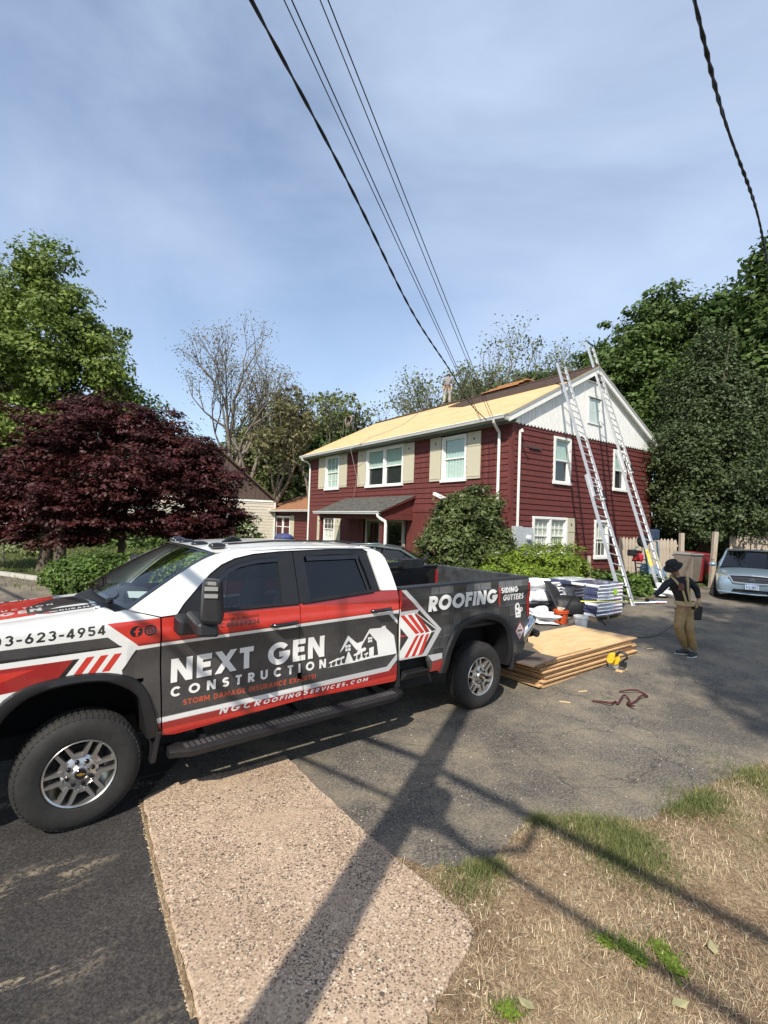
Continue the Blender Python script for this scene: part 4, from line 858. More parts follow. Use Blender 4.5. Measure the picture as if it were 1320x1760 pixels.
    # frames from strips: quads between the outer and inner outlines
    def strip(name, o, i_, m_, inset, par):
        n = 60
        def res(pl):
            pts = [np.array(p) for p in pl]+[np.array(pl[0])]; L_ = [0]
            for a, b in zip(pts, pts[1:]): L_.append(L_[-1]+np.linalg.norm(b-a))
            out = []
            for k in range(n):
                d = L_[-1]*k/n; j = max(q for q in range(len(L_)-1) if L_[q] <= d+1e-9); f = (d-L_[j])/max(1e-9, L_[j+1]-L_[j]); out.append(pts[j]*(1-f)+pts[j+1]*f)
            return out
        m = MB(); A_, B_ = o, i_; n_ = len(A_)
        rows = []
        for k in range(n_+1):
            a = A_[k % n_]; b = B_[k % n_]; rows.append([flip((a[0], yu(*a)+inset+.03, a[1])), flip((a[0], yu(*a)+inset, a[1])), flip((b[0], yu(*b)+inset, b[1])), flip((b[0], yu(*b)+inset+.05, b[1]))])
        m.grid(rows); return obj(name, m, m_, par, smooth=30)
    O1 = [(.632, 1.503), (.70, 1.585), (.838, 1.722), (.94, 1.818), (1.043, 1.888), (1.17, 1.942), (1.345, 1.978), (1.62, 2.003), (1.752, 2.006), (1.757, 1.76), (1.757, 1.517), (1.2, 1.508)]
    I1 = [(.84, 1.532), (.845, 1.60), (.90, 1.70), (.99, 1.79), (1.09, 1.862), (1.20, 1.908), (1.36, 1.938), (1.52, 1.952), (1.592, 1.955), (1.592, 1.76), (1.585, 1.532), (1.2, 1.530)]
    strip('door_frame', O1, I1, BLK, .012, fd_)
    O2 = [(1.766, 1.517), (1.766, 1.76), (1.763, 2.006), (2.2, 2.022), (2.60, 2.018), (2.655, 2.0), (2.70, 1.80), (2.745, 1.585), (2.3, 1.555)]
    I2 = [(1.885, 1.553), (1.88, 1.76), (1.875, 1.958), (2.2, 1.972), (2.50, 1.972), (2.55, 1.95), (2.60, 1.80), (2.645, 1.60), (2.3, 1.580)]
    strip('door_frame', O2, I2, BLK, .012, rd_)
    # glass and its rubber strips
    def pane(name, pl, m_, inset, par):
        m = MB(); m.add([flip((p[0], yu(*p)+inset, p[1])) for p in pl], [tuple(range(len(pl)))]); return obj(name, m, m_, par)
    pane('front_window', [(p[0], p[1]) for p in I1], CG, .035, fd_); pane('rear_window', I2, TG, .032, rd_)
    obj('quarter_bar', MB().tube([flip((2.50, yu(2.5, 1.97)+.018, 1.97)), flip((2.60, yu(2.6, 1.60)+.018, 1.585))], .010, 6), CHR if False else BLK, rd_)
    pane('rain_guard', [(.92, 1.70), (1.0, 1.79), (1.1, 1.862), (1.2, 1.905), (1.36, 1.936), (1.59, 1.953), (1.59, 1.915), (1.36, 1.90), (1.2, 1.868), (1.1, 1.82), (1.0, 1.745), (.95, 1.69)], GBLK, .008, fd_)
    pane('rain_guard', [(1.90, 1.958), (2.53, 1.970), (2.54, 1.925), (1.90, 1.915)], GBLK, .008, rd_)
    # chrome-less belt strip
    obj('belt_strip', MB().tube([flip((.66, .028, 1.512)), flip((1.2, .028, 1.517)), flip((1.74, .030, 1.524))], .012, 6), BLK, fd_); obj('belt_strip', MB().tube([flip((1.78, .030, 1.524)), flip((2.64, .05, 1.582))], .012, 6), BLK, rd_)
    # A pillar + roof rail + C pillar, white
    A = arc_pts([(.28, 1.575), (.55, 1.755), (.80, 1.905), (1.0, 1.99), (1.25, 2.035), (1.7, 2.050), (2.4, 2.055), (2.70, 2.040), (2.86, 1.96), (2.93, 1.80), (2.975, 1.582)], 3)
    Bl = [(.512, 1.508), (.632, 1.515)]+[(.69, 1.592), (.83, 1.733), (.93, 1.828), (1.035, 1.900), (1.165, 1.954), (1.345, 1.990), (1.62, 2.012), (2.2, 2.031), (2.605, 2.028), (2.668, 2.0), (2.712, 1.80), (2.757, 1.588)]
    side_panel('cab_side', A+[Bl[-1]]+Bl[::-1][1:], PW, sd_, 0, .05, truck, yu, .10, .05)
    # handles
    for hs, hz, par in ((1.60, 1.345, fd_), (2.735, 1.385, rd_)):
        m = MB(); m.tube([flip((hs-.13, .03, hz-.004)), flip((hs-.10, -.02, hz)), flip((hs+.09, -.02, hz+.008)), flip((hs+.13, .03, hz+.008))], [.018, .02, .02, .018], 8); h_ = obj('handle', m, GBLK, par, smooth=60)
    # step board
    m = MB(); a = [(.62, -.10, .425), (.72, -.14, .42), (2.92, -.10, .465), (3.02, -.06, .47)]
    prof = lambda s, yo, z: [(s, yo, z-.045), (s, yo-.01, z), (s, yo+.02, z+.018), (s, yo+.16, z+.018), (s, yo+.20, z-.03), (s, yo+.14, z-.06)]
    rows = []
    for k, s in enumerate(np.linspace(.60, 3.02, 16)):
        f = (s-.60)/2.42; z_ = .43+.045*f; yo = -.105+(.07 if k in (0, 15) else 0); rows.append([flip(p) for p in prof(s, yo, z_)]+[flip(prof(s, yo, z_)[0])])
    m.grid(rows); n0 = len(m.v); m.add([rows[0][i] for i in range(6)], [(0,1,2,3,4,5)]); m.add([rows[-1][i] for i in range(6)], [(5,4,3,2,1,0)]); sb_ = obj('running_board', m, BLK, truck, smooth=40)
    m = MB(); rg = random.Random(3)
    for s in np.arange(.72, 2.92, .045):
        f = (s-.6)/2.42; z_ = .43+.045*f+.018; q = [flip(p) for p in ((s, -.07, z_), (s+.028, -.07, z_), (s+.028, .02, z_), (s, .02, z_), (s, -.07, z_+.006), (s+.028, -.07, z_+.006), (s+.028, .02, z_+.006), (s, .02, z_+.006))]; m.hexa(q)
    obj('tread', m, mat('grey_tread', (.05, .05, .052), .55, var=.5, vscale=5), sb_)
    m = MB()
    for s in (.9, 1.8, 2.75): m.beam(flip((s, .0, .42)), flip((s, .35, .52)), .05, .03)
    obj('bracket', m, BLK, sb_)
    m = MB(); m.hexa([flip(p) for p in ((3.06, .05, .56), (3.52, .05, .57), (3.50, .24, .57), (3.06, .24, .56), (3.10, .0, .645), (3.44, .0, .65), (3.44, .24, .66), (3.10, .24, .655))]); obj('bed_step', m, BLK, truck, bevel=.015)
    m = MB(); m.hexa([flip(p) for p in ((2.998, .045, .50), (3.05, .045, .50), (3.05, .4, .50), (2.998, .4, .50), (2.99, .06, 1.56), (3.008, .06, 1.56), (3.008, .4, 1.56), (2.99, .4, 1.56))]); obj('cab_gap', m, DKG, truck)
    m = MB(); m.hexa([flip(p) for p in ((3.0, .16, .42), (3.66, .16, .42), (3.66, .4, .42), (3.0, .4, .42), (3.0, .13, .82), (3.66, .13, .82), (3.66, .4, .82), (3.0, .4, .82))]); obj('bed_underside', m, DKG, truck)
    # tail lamp
    m = MB(); m.prism([(5.335, 1.555), (5.36, 1.56), (5.405, 1.55), (5.41, 1.40), (5.39, 1.30), (5.40, 1.10), (5.36, 1.08), (5.335, 1.10)], 1, 0, .14)
    m.v = [flip((p[0], p[1]+ysurf(p[0], p[2])-.006, p[2])) for p in m.v]; obj('tail_lamp', m, REDL, truck, bevel=.01)
    # corner bumper
    m = MB(); m.tube([flip(p) for p in ((5.27, .10, .70), (5.31, .055, .86), (5.40, .05, .98), (5.52, .10, 1.02), (5.60, .22, 1.02))], [.05, .062, .066, .06, .055], 10); obj('rear_bumper', m, CHR, truck, smooth=60)
    # headlamp
    m = MB(); m.hexa([flip(p) for p in ((-.93, .16, 1.02), (-.80, .07, 1.02), (-.80, .45, 1.02), (-.96, .45, 1.02), (-.91, .18, 1.28), (-.80, .09, 1.28), (-.80, .45, 1.28), (-.94, .45, 1.28))]); obj('headlight', m, mat('lamp_lens', (.6, .62, .62), .08, .3), truck, bevel=.02)
    # mirror
    m = MB(); m.hexa([flip(p) for p in ((.70, -.36, 1.49), (.84, -.44, 1.485), (.93, -.24, 1.50), (.76, -.14, 1.52), (.71, -.35, 1.835), (.82, -.42, 1.83), (.90, -.24, 1.825), (.77, -.15, 1.835))]); mr_ = obj('mirror', m, BLK, truck, bevel=.035)
    m = MB(); m.hexa([flip(p) for p in ((.68, -.36, 1.39), (.85, -.38, 1.38), (.86, -.05, 1.44), (.68, -.03, 1.45), (.68, -.34, 1.51), (.84, -.36, 1.50), (.84, -.05, 1.55), (.68, -.03, 1.56))]); obj('mirror_base', m, BLK, mr_, bevel=.03)
    m = MB(); m.hexa([flip(p) for p in ((.62, -.10, 1.36), (.80, -.10, 1.36), (.80, .03, 1.38), (.60, .03, 1.38), (.63, -.09, 1.49), (.80, -.09, 1.49), (.80, .03, 1.54), (.60, .03, 1.53))]); obj('mirror_arm', m, BLK, mr_, bevel=.025)
    for zz in (1.755, 1.70): obj('marker_lamp', MB().hexa([flip(p) for p in ((.715, -.375, zz), (.80, -.425, zz), (.80, -.40, zz), (.72, -.35, zz), (.715, -.375, zz+.03), (.80, -.425, zz+.03), (.80, -.40, zz+.03), (.72, -.35, zz+.03))]), mat('clear_lens', (.55, .55, .53), .15, .6), mr_)
# bonnet, cowl, windscreen, roof, cab back
def hood_z(s, y):                               # height over the bonnet
    w = abs(y-YC)/(YC-.10); base = float(np.interp(s, [-.95, -.72, -.5, -.1, .22, .4], [1.36, 1.455, 1.492, 1.532, 1.560, 1.575])); crown = .012*(1-w**2.2)
    bulge = .016*max(0, 1-((abs(y-YC)-0)/.45)**6)
    return base+crown+bulge-.075*max(0, (y-.105)/1.87)-.025*w**8-.008*math.exp(-((w-.62)/.05)**2)
m = MB(); rows = []
for s in np.linspace(-.90, .22, 26): rows.append([(s+.16*(1-((y-YC)/.94)**2)*(-.6 if s < -.8 else 0)-(.10*(1-((y-YC)/.95)**2) if s > .15 else 0), y, hood_z(s, y)) for y in np.linspace(.105, 2*YC-.105, 41)])
m.grid(rows); hood = obj('bonnet', m, None, truck, smooth='all')
# bonnet print: red and grey flashes with white lettering
hc = Canvas('bonnet_print', 1024, 1024, -.95, .30, .05, 2.03, cWH)
hc.poly([(-.95, .56), (-.30, .56), (-.22, .66), (-.10, .74), (-.10, 2.03), (-.95, 2.03)], cRE); hc.poly([(-.34, .60), (-.22, .66), (-.10, .735), (.02, .735), (.12, .70), (.30, .70), (.30, 1.5), (-.05, 1.5), (-.34, .95)], (.06, .058, .055))
hc.poly([(-.30, .60), (-.20, .52), (.14, .52), (.20, .56), (.20, .645), (-.22, .68)], (.022, .022, .025)); text(hc, 'DURAMAX', -.13, .565, .17, .565, .05, .05, (.55, .55, .56), .22, .18); hc.poly([(-.25, .60), (-.22, .565), (-.16, .565), (-.16, .60)], cRE); hc.poly([(-.20, .575), (-.14, .575), (-.14, .595), (-.20, .595)], (.6, .6, .6))
text(hc, 'NEXT GEN', -.93, .62, -.24, .68, .13, .15, (.60, .60, .57), .26, .2); text(hc, 'CONSTRUCTION', -.90, .86, -.15, .90, .10, .10, (.60, .60, .57), .24, .4)
hm = img_mat('printed_bonnet', hc.image(), -.95, .30, .05, 2.03, ('X', 'Y')); hood.data.materials.clear(); hood.data.materials.append(hm)
m = MB(); m.grid([[(.14-.10*(1-((y-YC)/.95)**2)-.02, y, hood_z(.2, y)-.022) for y in np.linspace(.12, 2*YC-.12, 21)], [(.36-.13*(1-((y-YC)/.95)**2), y, 1.545+.05*(1-((y-YC)/.95)**2)) for y in np.linspace(.12, 2*YC-.12, 21)]]); obj('cowl', m, BLK, truck, smooth='all')
for y0, y1 in ((.42, 1.0), (1.18, 1.75)):
    m = MB(); m.tube([(.20, y0, 1.60), (.27, y0+.03, 1.635), (.34, y1, 1.665)], .010, 6); m.tube([(.30, y0+.1, 1.645), (.36, y1, 1.675)], .006, 6); m.ball((.20, y0, 1.60), .03, 8, 5); obj('wiper', m, GBLK, truck)
def wsf(f, y):                                  # windscreen surface, f 0 bottom .. 1 top
    q = 1-((y-YC)/(YC-.06))**2; s0 = .28-.12*q; z0 = 1.575+.03*q; s1 = 1.0-.10*q; z1 = 2.0+.035*q
    s_ = s0+(s1-s0)*f; z_ = z0+(z1-z0)*f+.02*math.sin(math.pi*f); yy = YC+(y-YC)*(1-(.165*f)/1.0*.98); return (s_, yy, z_)
m = MB(); ys_ = np.linspace(.075, 2*YC-.075, 25); m.grid([[wsf(f, y) for y in ys_] for f in np.linspace(.0, 1, 9)]); obj('windscreen', m, CG, truck, smooth='all')
m = MB(); 
for a, b in ((.0, .035), (.955, 1.0)): m.grid([[tuple(np.array(wsf(f, y))+np.array((-.004, 0, .004))) for y in ys_] for f in (a, b)])
for y0, y1 in ((.075, .125), (2*YC-.125, 2*YC-.075)): m.grid([[tuple(np.array(wsf(f, y))+np.array((-.004, 0, .004))) for y in (y0, y1)] for f in np.linspace(0, 1, 9)])
obj('screen_seal', m, GBLK, truck, smooth='all')
m = MB(); rows = []
for f in np.linspace(0, 1, 19):
    s_ = .985+(2.72-.985)*f; row = []
    for y in np.linspace(-1, 1, 29):
        q = 1-abs(y)**2.4; edge = 2.0+.045*math.sin(math.pi*min(1, f*1.5)/2)-.02*max(0, f-.8)*5*.6
        row.append((s_-(.10*(1-y*y))*(1-f), YC+y*(YC-.222), edge+.055*q*(.5+.5*math.sin(math.pi*min(1, .25+f*.9)))))
    rows.append(row)
m.grid(rows); roof = obj('roof', m, PW, truck, smooth='all')
m = MB(); rows = [[(s_, YC+y*(YC-w), z_) for y in np.linspace(-1, 1, 15)] for s_, w, z_ in ((2.715, .225, 2.035), (2.82, .21, 2.0), (2.89, .19, 1.93), (2.93, .14, 1.78), (2.965, .075, 1.58), (2.97, .06, 1.2), (2.97, .06, .6))]; m.grid(rows); obj('cab_back', m, PW, truck, smooth='all')
m = MB(); m.grid([[(s_+.004, YC+y*.55, z_) for y in (-1, 1)] for s_, z_ in ((2.9, 1.91), (2.95, 1.68))]); obj('rear_screen', m, TG, truck)
# black sunroof/ light bar seen over the roof edge, cab lamps
m = MB(); m.grid([[(s_, YC+y*.62, 2.108) for y in np.linspace(-1, 1, 9)] for s_ in (1.3, 1.7, 2.2)]); 
m = MB(); m.tube([(1.15, .34, 2.075), (1.6, .33, 2.105), (2.3, .33, 2.108), (2.6, .34, 2.09)], .010, 6); obj('roof_ditch', m, BLK, truck)
for (s_, y_) in ((1.06, .38), (1.0, .70), (.98, 1.04), (1.0, 1.38), (1.06, 1.70)):
    m = MB(); m.ball((s_, y_, 2.055), (.085, .05, .032), 12, 6); obj('cab_lamp', m, GBLK, truck, smooth='all')
m = MB(); m.prism([(1.18, 2.07), (1.40, 2.085), (1.36, 2.12), (1.28, 2.14), (1.22, 2.10)], 1, .60, .66); obj('antenna_fin', m, GBLK, truck, bevel=.012)
# interior
m = MB(); m.box(.75, 2.9, .16, 2*YC-.16, .62, .70); m.box(.45, .80, .12, 2*YC-.12, 1.0, 1.50); obj('dashboard', m, SEAT, truck, bevel=.03)
obj('paper', MB().add([(.36, .50, 1.605), (.50, .42, 1.60), (.58, .85, 1.60), (.42, .9, 1.605)], [(0, 1, 2, 3)]), mat('paper', (.7, .75, .72), .8), truck)
m = MB(); m.box(.30, .62, .2, 2*YC-.2, 1.50, 1.565); obj('dash_top', m, SEAT, truck)
for y_ in (.30, 1.22):
    m = MB(); m.hexa([(1.35, y_, .78), (1.9, y_, .78), (1.9, y_+.56, .78), (1.35, y_+.56, .78), (1.35, y_, 1.02), (1.9, y_, 1.0), (1.9, y_+.56, 1.0), (1.35, y_+.56, 1.02)]); m.hexa([(1.72, y_+.02, 1.0), (1.92, y_+.02, 1.0), (1.92, y_+.54, 1.0), (1.72, y_+.54, 1.0), (1.88, y_+.05, 1.62), (2.0, y_+.05, 1.62), (2.0, y_+.51, 1.62), (1.88, y_+.51, 1.62)]); st = obj('seat', m, SEAT, truck, bevel=.05)
    m = MB(); m.box(1.90, 2.0, y_+.15, y_+.41, 1.64, 1.86); obj('headrest', m, SEAT, st, bevel=.04)
m = MB(); m.box(2.45, 2.85, .25, 2*YC-.25, .8, 1.6); obj('seat', m, SEAT, truck, bevel=.05)
sw = MB(); sw.T = Matrix.Translation((1.05, .58, 1.42)) @ Matrix.Rotation(math.radians(65), 4, 'Y'); sw.lathe([(.19+.014*math.cos(a), .014*math.sin(a)) for a in np.linspace(0, 2*math.pi, 9)], 28); sw.beam((-.18, 0, 0), (.18, 0, 0), .03, .02); obj('steering_wheel', sw, SEAT, truck, smooth=60)
# bed: floor, walls, bulkhead, rail caps, tailgate, bars
m = MB(); m.box(3.02, 5.34, .12, 2*YC-.12, 1.02, 1.06); m.box(3.02, 5.34, .14, .17, 1.06, 1.60); m.box(3.02, 5.34, 2*YC-.17, 2*YC-.14, 1.06, 1.60); m.box(3.0, 3.03, .08, 2*YC-.08, 1.0, 1.58); obj('bed_liner', m, BLK, truck)
for k in (0, 1):
    f = (lambda y: y) if not k else (lambda y: 2*YC-y); m = MB(); m.hexa([(3.012, f(.035), 1.572), (3.012, f(.19), 1.572), (5.36, f(.19), 1.61), (5.36, f(.04), 1.61), (3.012, f(.042), 1.60), (3.012, f(.19), 1.60), (5.36, f(.19), 1.642), (5.36, f(.05), 1.642)]); obj('rail_cap', m, BLK, truck, bevel=.008)
m = MB(); m.beam((3.06, 1.70, 1.66), (4.9, 1.78, 1.70), .10, .07); m.box(4.45, 4.85, 1.70, 1.86, 1.62, 1.76); m.tube([(4.85, 1.80, 1.70), (5.0, 1.82, 1.74), (5.06, 1.82, 1.86)], .02, 6); obj('side_rack', m, BLK, truck)
m = MB(); m.box(5.36, 5.41, .14, 2*YC-.14, 1.02, 1.64); obj('tailgate', m, WRAP if False else mat('tail_print', (.05, .052, .055), .35, var=.4, vscale=6, coat=.5), truck, bevel=.012)
m = MB(); m.box(5.42, 5.66, .16, 2*YC-.16, .74, .80); m.box(5.50, 5.60, .20, 2*YC-.20, .66, .93); obj('bumper_step', m, BLK, truck, bevel=.02)
m = MB(); m.tube([(5.64, .10, .80), (5.70, .2, .80), (5.72, 1.04, .80), (5.70, 1.88, .80), (5.64, 1.98, .80)], .055, 8); obj('bumper_tube', m, BLK, truck, smooth=60)
m = MB(); m.box(-.95, -.88, .14, 2*YC-.14, .95, 1.42); m.box(-.93, -.6, .25, 2*YC-.25, .5, 1.0); gl_ = obj('grille', m, GBLK, truck, bevel=.02)
m = MB(); m.box(-1.05, -.88, .06, 2*YC-.06, .55, .90); obj('front_bumper', m, CHR, truck, bevel=.04)
m = MB(); m.box(-.6, 5.3, .45, .55, .45, .62); m.box(-.6, 5.3, 2*YC-.55, 2*YC-.45, .45, .62); m.box(.6, 3.0, .20, 2*YC-.2, .58, .62); m.box(-.85, .55, .5, 2*YC-.5, .5, 1.40); m.box(-.05, .05, .1, 2*YC-.1, .37, .45); m.box(4.32, 4.42, .1, 2*YC-.1, .36, .46); m.box(4.2, 4.55, .8, 1.25, .28, .55); obj('chassis', m, DKG, truck)
# wheels
def make_wheel():
    R, W = .415, .275; tw = MB()                     # axis along y, outer face at y=0 looking to -y
    prof = [(.232, .045), (.25, .012), (.30, -.002), (.345, .0), (.375, .012), (.398, .032), (.408, .05), (.410, .06), (.410, W-.06), (.398, W-.032), (.375, W-.01), (.30, W), (.25, W-.01), (.232, W-.045)]
    tw.lathe(prof, 72, 1); tyre = mesh_from('tyre', tw.v, tw.f, smooth=True, mats=[RUB]); tr = MB()
    nb = 64
    for k in range(nb):
        a = 2*math.pi*k/nb
        for j, (y0, y1, r0, r1, da) in enumerate(((.022, .075, .385, .420, 0), (.088, .130, .405, .421, .02), (.143, .185, .405, .421, .0), (.198, .252, .385, .420, .03))):
            w = math.pi/nb*.72; aa = a+da; pts = []
            for rr_, dz in ((r0, 0), (r1, .0)):
                for (aw, yy) in ((-w, y0), (w, y0+.006), (w, y1), (-w, y1-.006)):
                    ro = rr_-(.022 if (j == 0 and yy < .05 and rr_ == r1) or (j == 3 and yy > .24 and rr_ == r1) else 0); pts.append((ro*math.cos(aa+aw), yy, ro*math.sin(aa+aw)))
            tr.hexa(pts)
    tread = mesh_from('tread', tr.v, tr.f, mats=[RUB])
    m = MB(); m.lathe([(.236, .03), (.243, .022), (.236, .014), (.226, .022), (.222, .05), (.212, .10), (.20, .24)], 64, 1); rim = mesh_from('rim', m.v, m.f, smooth=True, mats=[ALW])
    m = MB()
    for k in range(6):
        for sgn in (-1, 1):
            a = math.radians(60*k+12); ca, sa = math.cos(a), math.sin(a); tx, tz = -sa, ca
            def q(r, o, y): return (ca*r+tx*o, y, sa*r+tz*o)
            o0, o1 = sgn*.034, sgn*.036; w = .0145
            m.hexa([q(.112, o0-w-.004, .075), q(.112, o0+w+.004, .075), q(.229, o1+w, .075), q(.229, o1-w, .075), q(.112, o0-w, .030), q(.112, o0+w, .030), q(.229, o1+w*.7, .022), q(.229, o1-w*.7, .022)])
        # link between neighbouring pairs near the hub
        a0 = math.radians(60*k+12); a1 = math.radians(60*(k+1)+12); p0 = (math.cos(a0)*.122-math.sin(a0)*.04, math.sin(a0)*.122+math.cos(a0)*.04); p1 = (math.cos(a1)*.122+math.sin(a1)*.04, math.sin(a1)*.122-math.cos(a1)*.04)
        m.beam((p0[0], .048, p0[1]), (p1[0], .048, p1[1]), .040, .022, (0, 1, 0))
    spk = mesh_from('spokes', m.v, m.f, mats=[ALW])
    m = MB(); m.lathe([(.0, .015), (.045, .015), (.050, .020), (.062, .035), (.10, .042), (.122, .055), (.125, .09)], 48, 1); hub = mesh_from('hub', m.v, m.f, smooth=True, mats=[ALW])
    m = MB()
    m.lathe([(0, .018), (.012, .018), (.016, .024), (.017, .06)], 10, 1)
    lug = mesh_from('lug_nut', m.v, m.f, smooth=True, mats=[GBLK])
    
    m = MB(); m.lathe([(0, .004), (.034, .004), (.038, .008), (.040, .02)], 28, 1); cap = mesh_from('centre_cap', m.v, m.f, smooth=True, mats=[GBLK])
    m = MB(); m.prism([(-.024, -.005), (-.008, -.005), (-.010, -.010), (.010, -.010), (.008, -.005), (.024, -.005), (.028, .005), (.010, .005), (.008, .010), (-.012, .010), (-.010, .005), (-.028, .005)], 1, -.001, .005); bow = mesh_from('emblem', m.v, m.f, mats=[mat('gold_emblem', (.45, .28, .06), .3, .6)])
    m = MB(); m.lathe([(.0, .13), (.17, .13), (.17, .15), (0, .15)], 28, 1); disc = mesh_from('brake_disc', m.v, m.f, mats=[mat('brake_iron', (.03, .028, .026), .6, .5)])
    return [('rim', rim), ('spokes', spk), ('hub', hub), ('centre_cap', cap), ('emblem', bow), ('brake_disc', disc), ('tread', tread)], tyre, lug
wparts, tyre_me, lug_me = make_wheel()
for s_, sd_, rot in ((0, 0, .12), (4.37, 0, .5), (0, 1, 0), (4.37, 1, .3)):
    w = obj('wheel', tyre_me, parent=truck); w.location = (s_, 0 if not sd_ else 2*YC, .412); w.rotation_euler = (0, rot, math.pi if sd_ else 0)
    for nm, me in wparts: obj(nm, me, parent=w)
    for k in range(8): a = 2*math.pi*(k+.5)/8; obj('lug_nut', lug_me, parent=w, loc=(.084*math.cos(a), 0, .084*math.sin(a)))
# blue tarpaulin roll lying beyond the cab
tag(obj('blue_tarpaulin', MB().ball((0, 0, 0), (.15, .13, .075), 14, 8), mat('blue_sheet', (.035, .045, .13), .6, var=.6, vscale=16, bump=1, bscale=14), None, smooth='all', loc=aty(488, 925, 7.4)), 'crumpled blue tarpaulin bundle showing just over the cab roof', 'tarpaulin')
# ------------------------------------------------------------------ plywood stack, pallet and bits on the driveway
HM = Matrix.Translation(HC) @ Matrix.Rotation(HR, 4, 'Z'); HMI = HM.inverted()
def onplane(u, v, q, n):
    d = ray(u, v); o = Vector((0, 0, CH)); return o + d*((Vector(q)-o).dot(n)/d.dot(n))
def hplane(u, v, axis, off):                     # pixel -> house local point on the plane axis = off
    n = HM.to_3x3() @ Vector((1, 0, 0) if axis == 0 else (0, 1, 0)); q = HM @ (Vector((off, 0, 0)) if axis == 0 else Vector((0, off, 0))); return HMI @ onplane(u, v, q, n)
PLYM = mat('new_plywood', (.60, .37, .17), .75, col2=(.74, .50, .26), vscale=2.6, stretch=(1, 5, 5), detail=7); PLYE = mat('plywood_edge', (.42, .26, .13), .85, var=.3, vscale=10, stretch=(1, 1, 9))
zt = .12+.34; A = onz(931, 1134, zt); B = onz(1096, 1091, zt); Cc = onz(989, 1070, zt); D = onz(866, 1101, zt)
ang = math.atan2(B.y-A.y, B.x-A.x); ex = Vector((math.cos(ang), math.sin(ang), 0)); ey = Vector((-math.sin(ang), math.cos(ang), 0))
LX = (B-A).length; WY_ = min(2.6, abs((Cc-A).dot(ey)))
rr = random.Random(21); nply = 14; z = gh(A.x, A.y)+.02
for i in range(nply):
    top = i == nply-1; sx_ = rr.uniform(-.10, .04)-(.14 if i in (3, 4, 8) else 0); sy_ = rr.uniform(-.05, .05); L_ = 2.44; off = 0
    a = ang+rr.uniform(-.012, .012)
    for j in range(2 if i > 3 else 2):
        org = A + ex*(sx_+j*(LX-2.44) if j else sx_) + ey*sy_
        if j and i % 3: continue
    org = A + ex*(rr.uniform(-.05, .12) if not top else 0) + ey*rr.uniform(-.03, .06)
    m = MB(); th = .0225; Lx = LX-(0 if top else rr.uniform(.0, .22)); Wy = WY_-(0 if top else rr.uniform(.0, .08)); sag = .0
    m.box(0, Lx, 0, Wy, 0, th-.004); m.mi = [1, 0, 1, 1, 1, 1]
    o = obj('plywood_sheet', m, [PLYE if False else PLYM, PLYE], None, loc=(org.x, org.y, z), rotz=a)
    tag(o, ('top plywood sheet of the stack behind the truck, broad face in the sun' if top else '%s plywood sheet from the ground in the stack behind the pick-up truck' % ['lowest', 'second', 'third', 'fourth', 'fifth', 'sixth', 'seventh', 'eighth', 'ninth', 'tenth', 'eleventh', 'twelfth', 'thirteenth'][i]), 'plywood sheet', 'plywood sheets stacked behind the truck')
    z += th+(.012 if i in (3, 7, 10) else .001)
zs_ = z
for k, (f, w) in enumerate(((.5, .004),)):
    q = A + ex*(LX*f)
# second top sheet butted so that a joint shows
m = MB(); m.box(0, LX*.47, .02, WY_*.98, 0, .018); m.mi = [1, 0, 1, 1, 1, 1]; q = A+ex*.02+ey*.02
o = obj('plywood_sheet', m, [PLYM, PLYE], None, loc=(q.x, q.y, zs_), rotz=ang); tag(o, 'short plywood half sheet lying on the near end of the plywood stack', 'plywood sheet', 'plywood sheets stacked behind the truck')
# dark offcut under the bumper end
q = onz(905, 1128, .46); m = MB(); m.box(-.35, .35, -.3, .3, 0, .02); tag(obj('board_offcut', m, mat('grey_board', (.12, .09, .07), .8, var=.2), None, loc=(q.x, q.y, zs_+.02), rotz=ang+.1), 'dark grey board offcut on the plywood stack beside the truck bumper', 'board')
# pallet of shingle bundles, printed wrappers
pal = Canvas('bundle_print', 512, 128, 0, 1, 0, .25, (.74, .75, .77)); rp_ = np.random.RandomState(8)
pal.poly([(0, 0), (1, 0), (1, .04), (0, .045)], (.35, .36, .42)); pal.poly([(0, .19), (.42, .18), (.5, .215), (1, .21), (1, .25), (0, .25)], (.05, .055, .14)); pal.poly([(.02, .06), (.30, .06), (.34, .13), (.02, .14)], (.05, .055, .13)); pal.poly([(.62, .05), (.98, .05), (.98, .14), (.66, .15)], (.40, .03, .05))
for k in range(3): pal.poly(circ(.07+.08*k, .10, .022), (.8, .8, .8)); pal.poly(circ(.72+.08*k, .10, .02), (.8, .8, .8))
for k in range(14): x = rp_.uniform(.3, .6); y = rp_.uniform(.02, .22); pal.poly([(x, y), (x+.05, y), (x+.05, y+.012), (x, y+.012)], (.3, .05, .07) if k % 2 else (.1, .12, .3))
pim = pal.image()
def wrap_mat(name, ax, x1, rot=0):
    return img_mat(name, pim, 0, x1, 0, .25*.32, ax, .35, .5)
WB1 = img_mat('bundle_wrap', pim, -.5, .5, -.012, .085, ('X', 'Z'), .3, .6); WBS = mat('wrap_white', (.66, .67, .70), .3, var=.1, vscale=5, coat=.5, bump=.3, bscale=12); WBN = mat('wrap_navy', (.05, .06, .13), .35, var=.3, coat=.4); WBR = mat('wrap_red', (.42, .035, .05), .35, var=.3, coat=.4); LIME = mat('lime_label', (.30, .62, .03), .5)
PA = gp(1026, 1070); pang = math.atan2(.62, .85); px = Vector((math.cos(pang), math.sin(pang), 0)); py = Vector((-math.sin(pang), math.cos(pang), 0)); PZ0 = gh(PA.x, PA.y)
pl = thing('wooden_pallet', 'wooden pallet under the stacked bundles of roof shingles', 'pallet', (PA.x, PA.y, PZ0), pang)
WOODP = mat('pallet_wood', (.30, .21, .12), .85, var=.3, vscale=8)
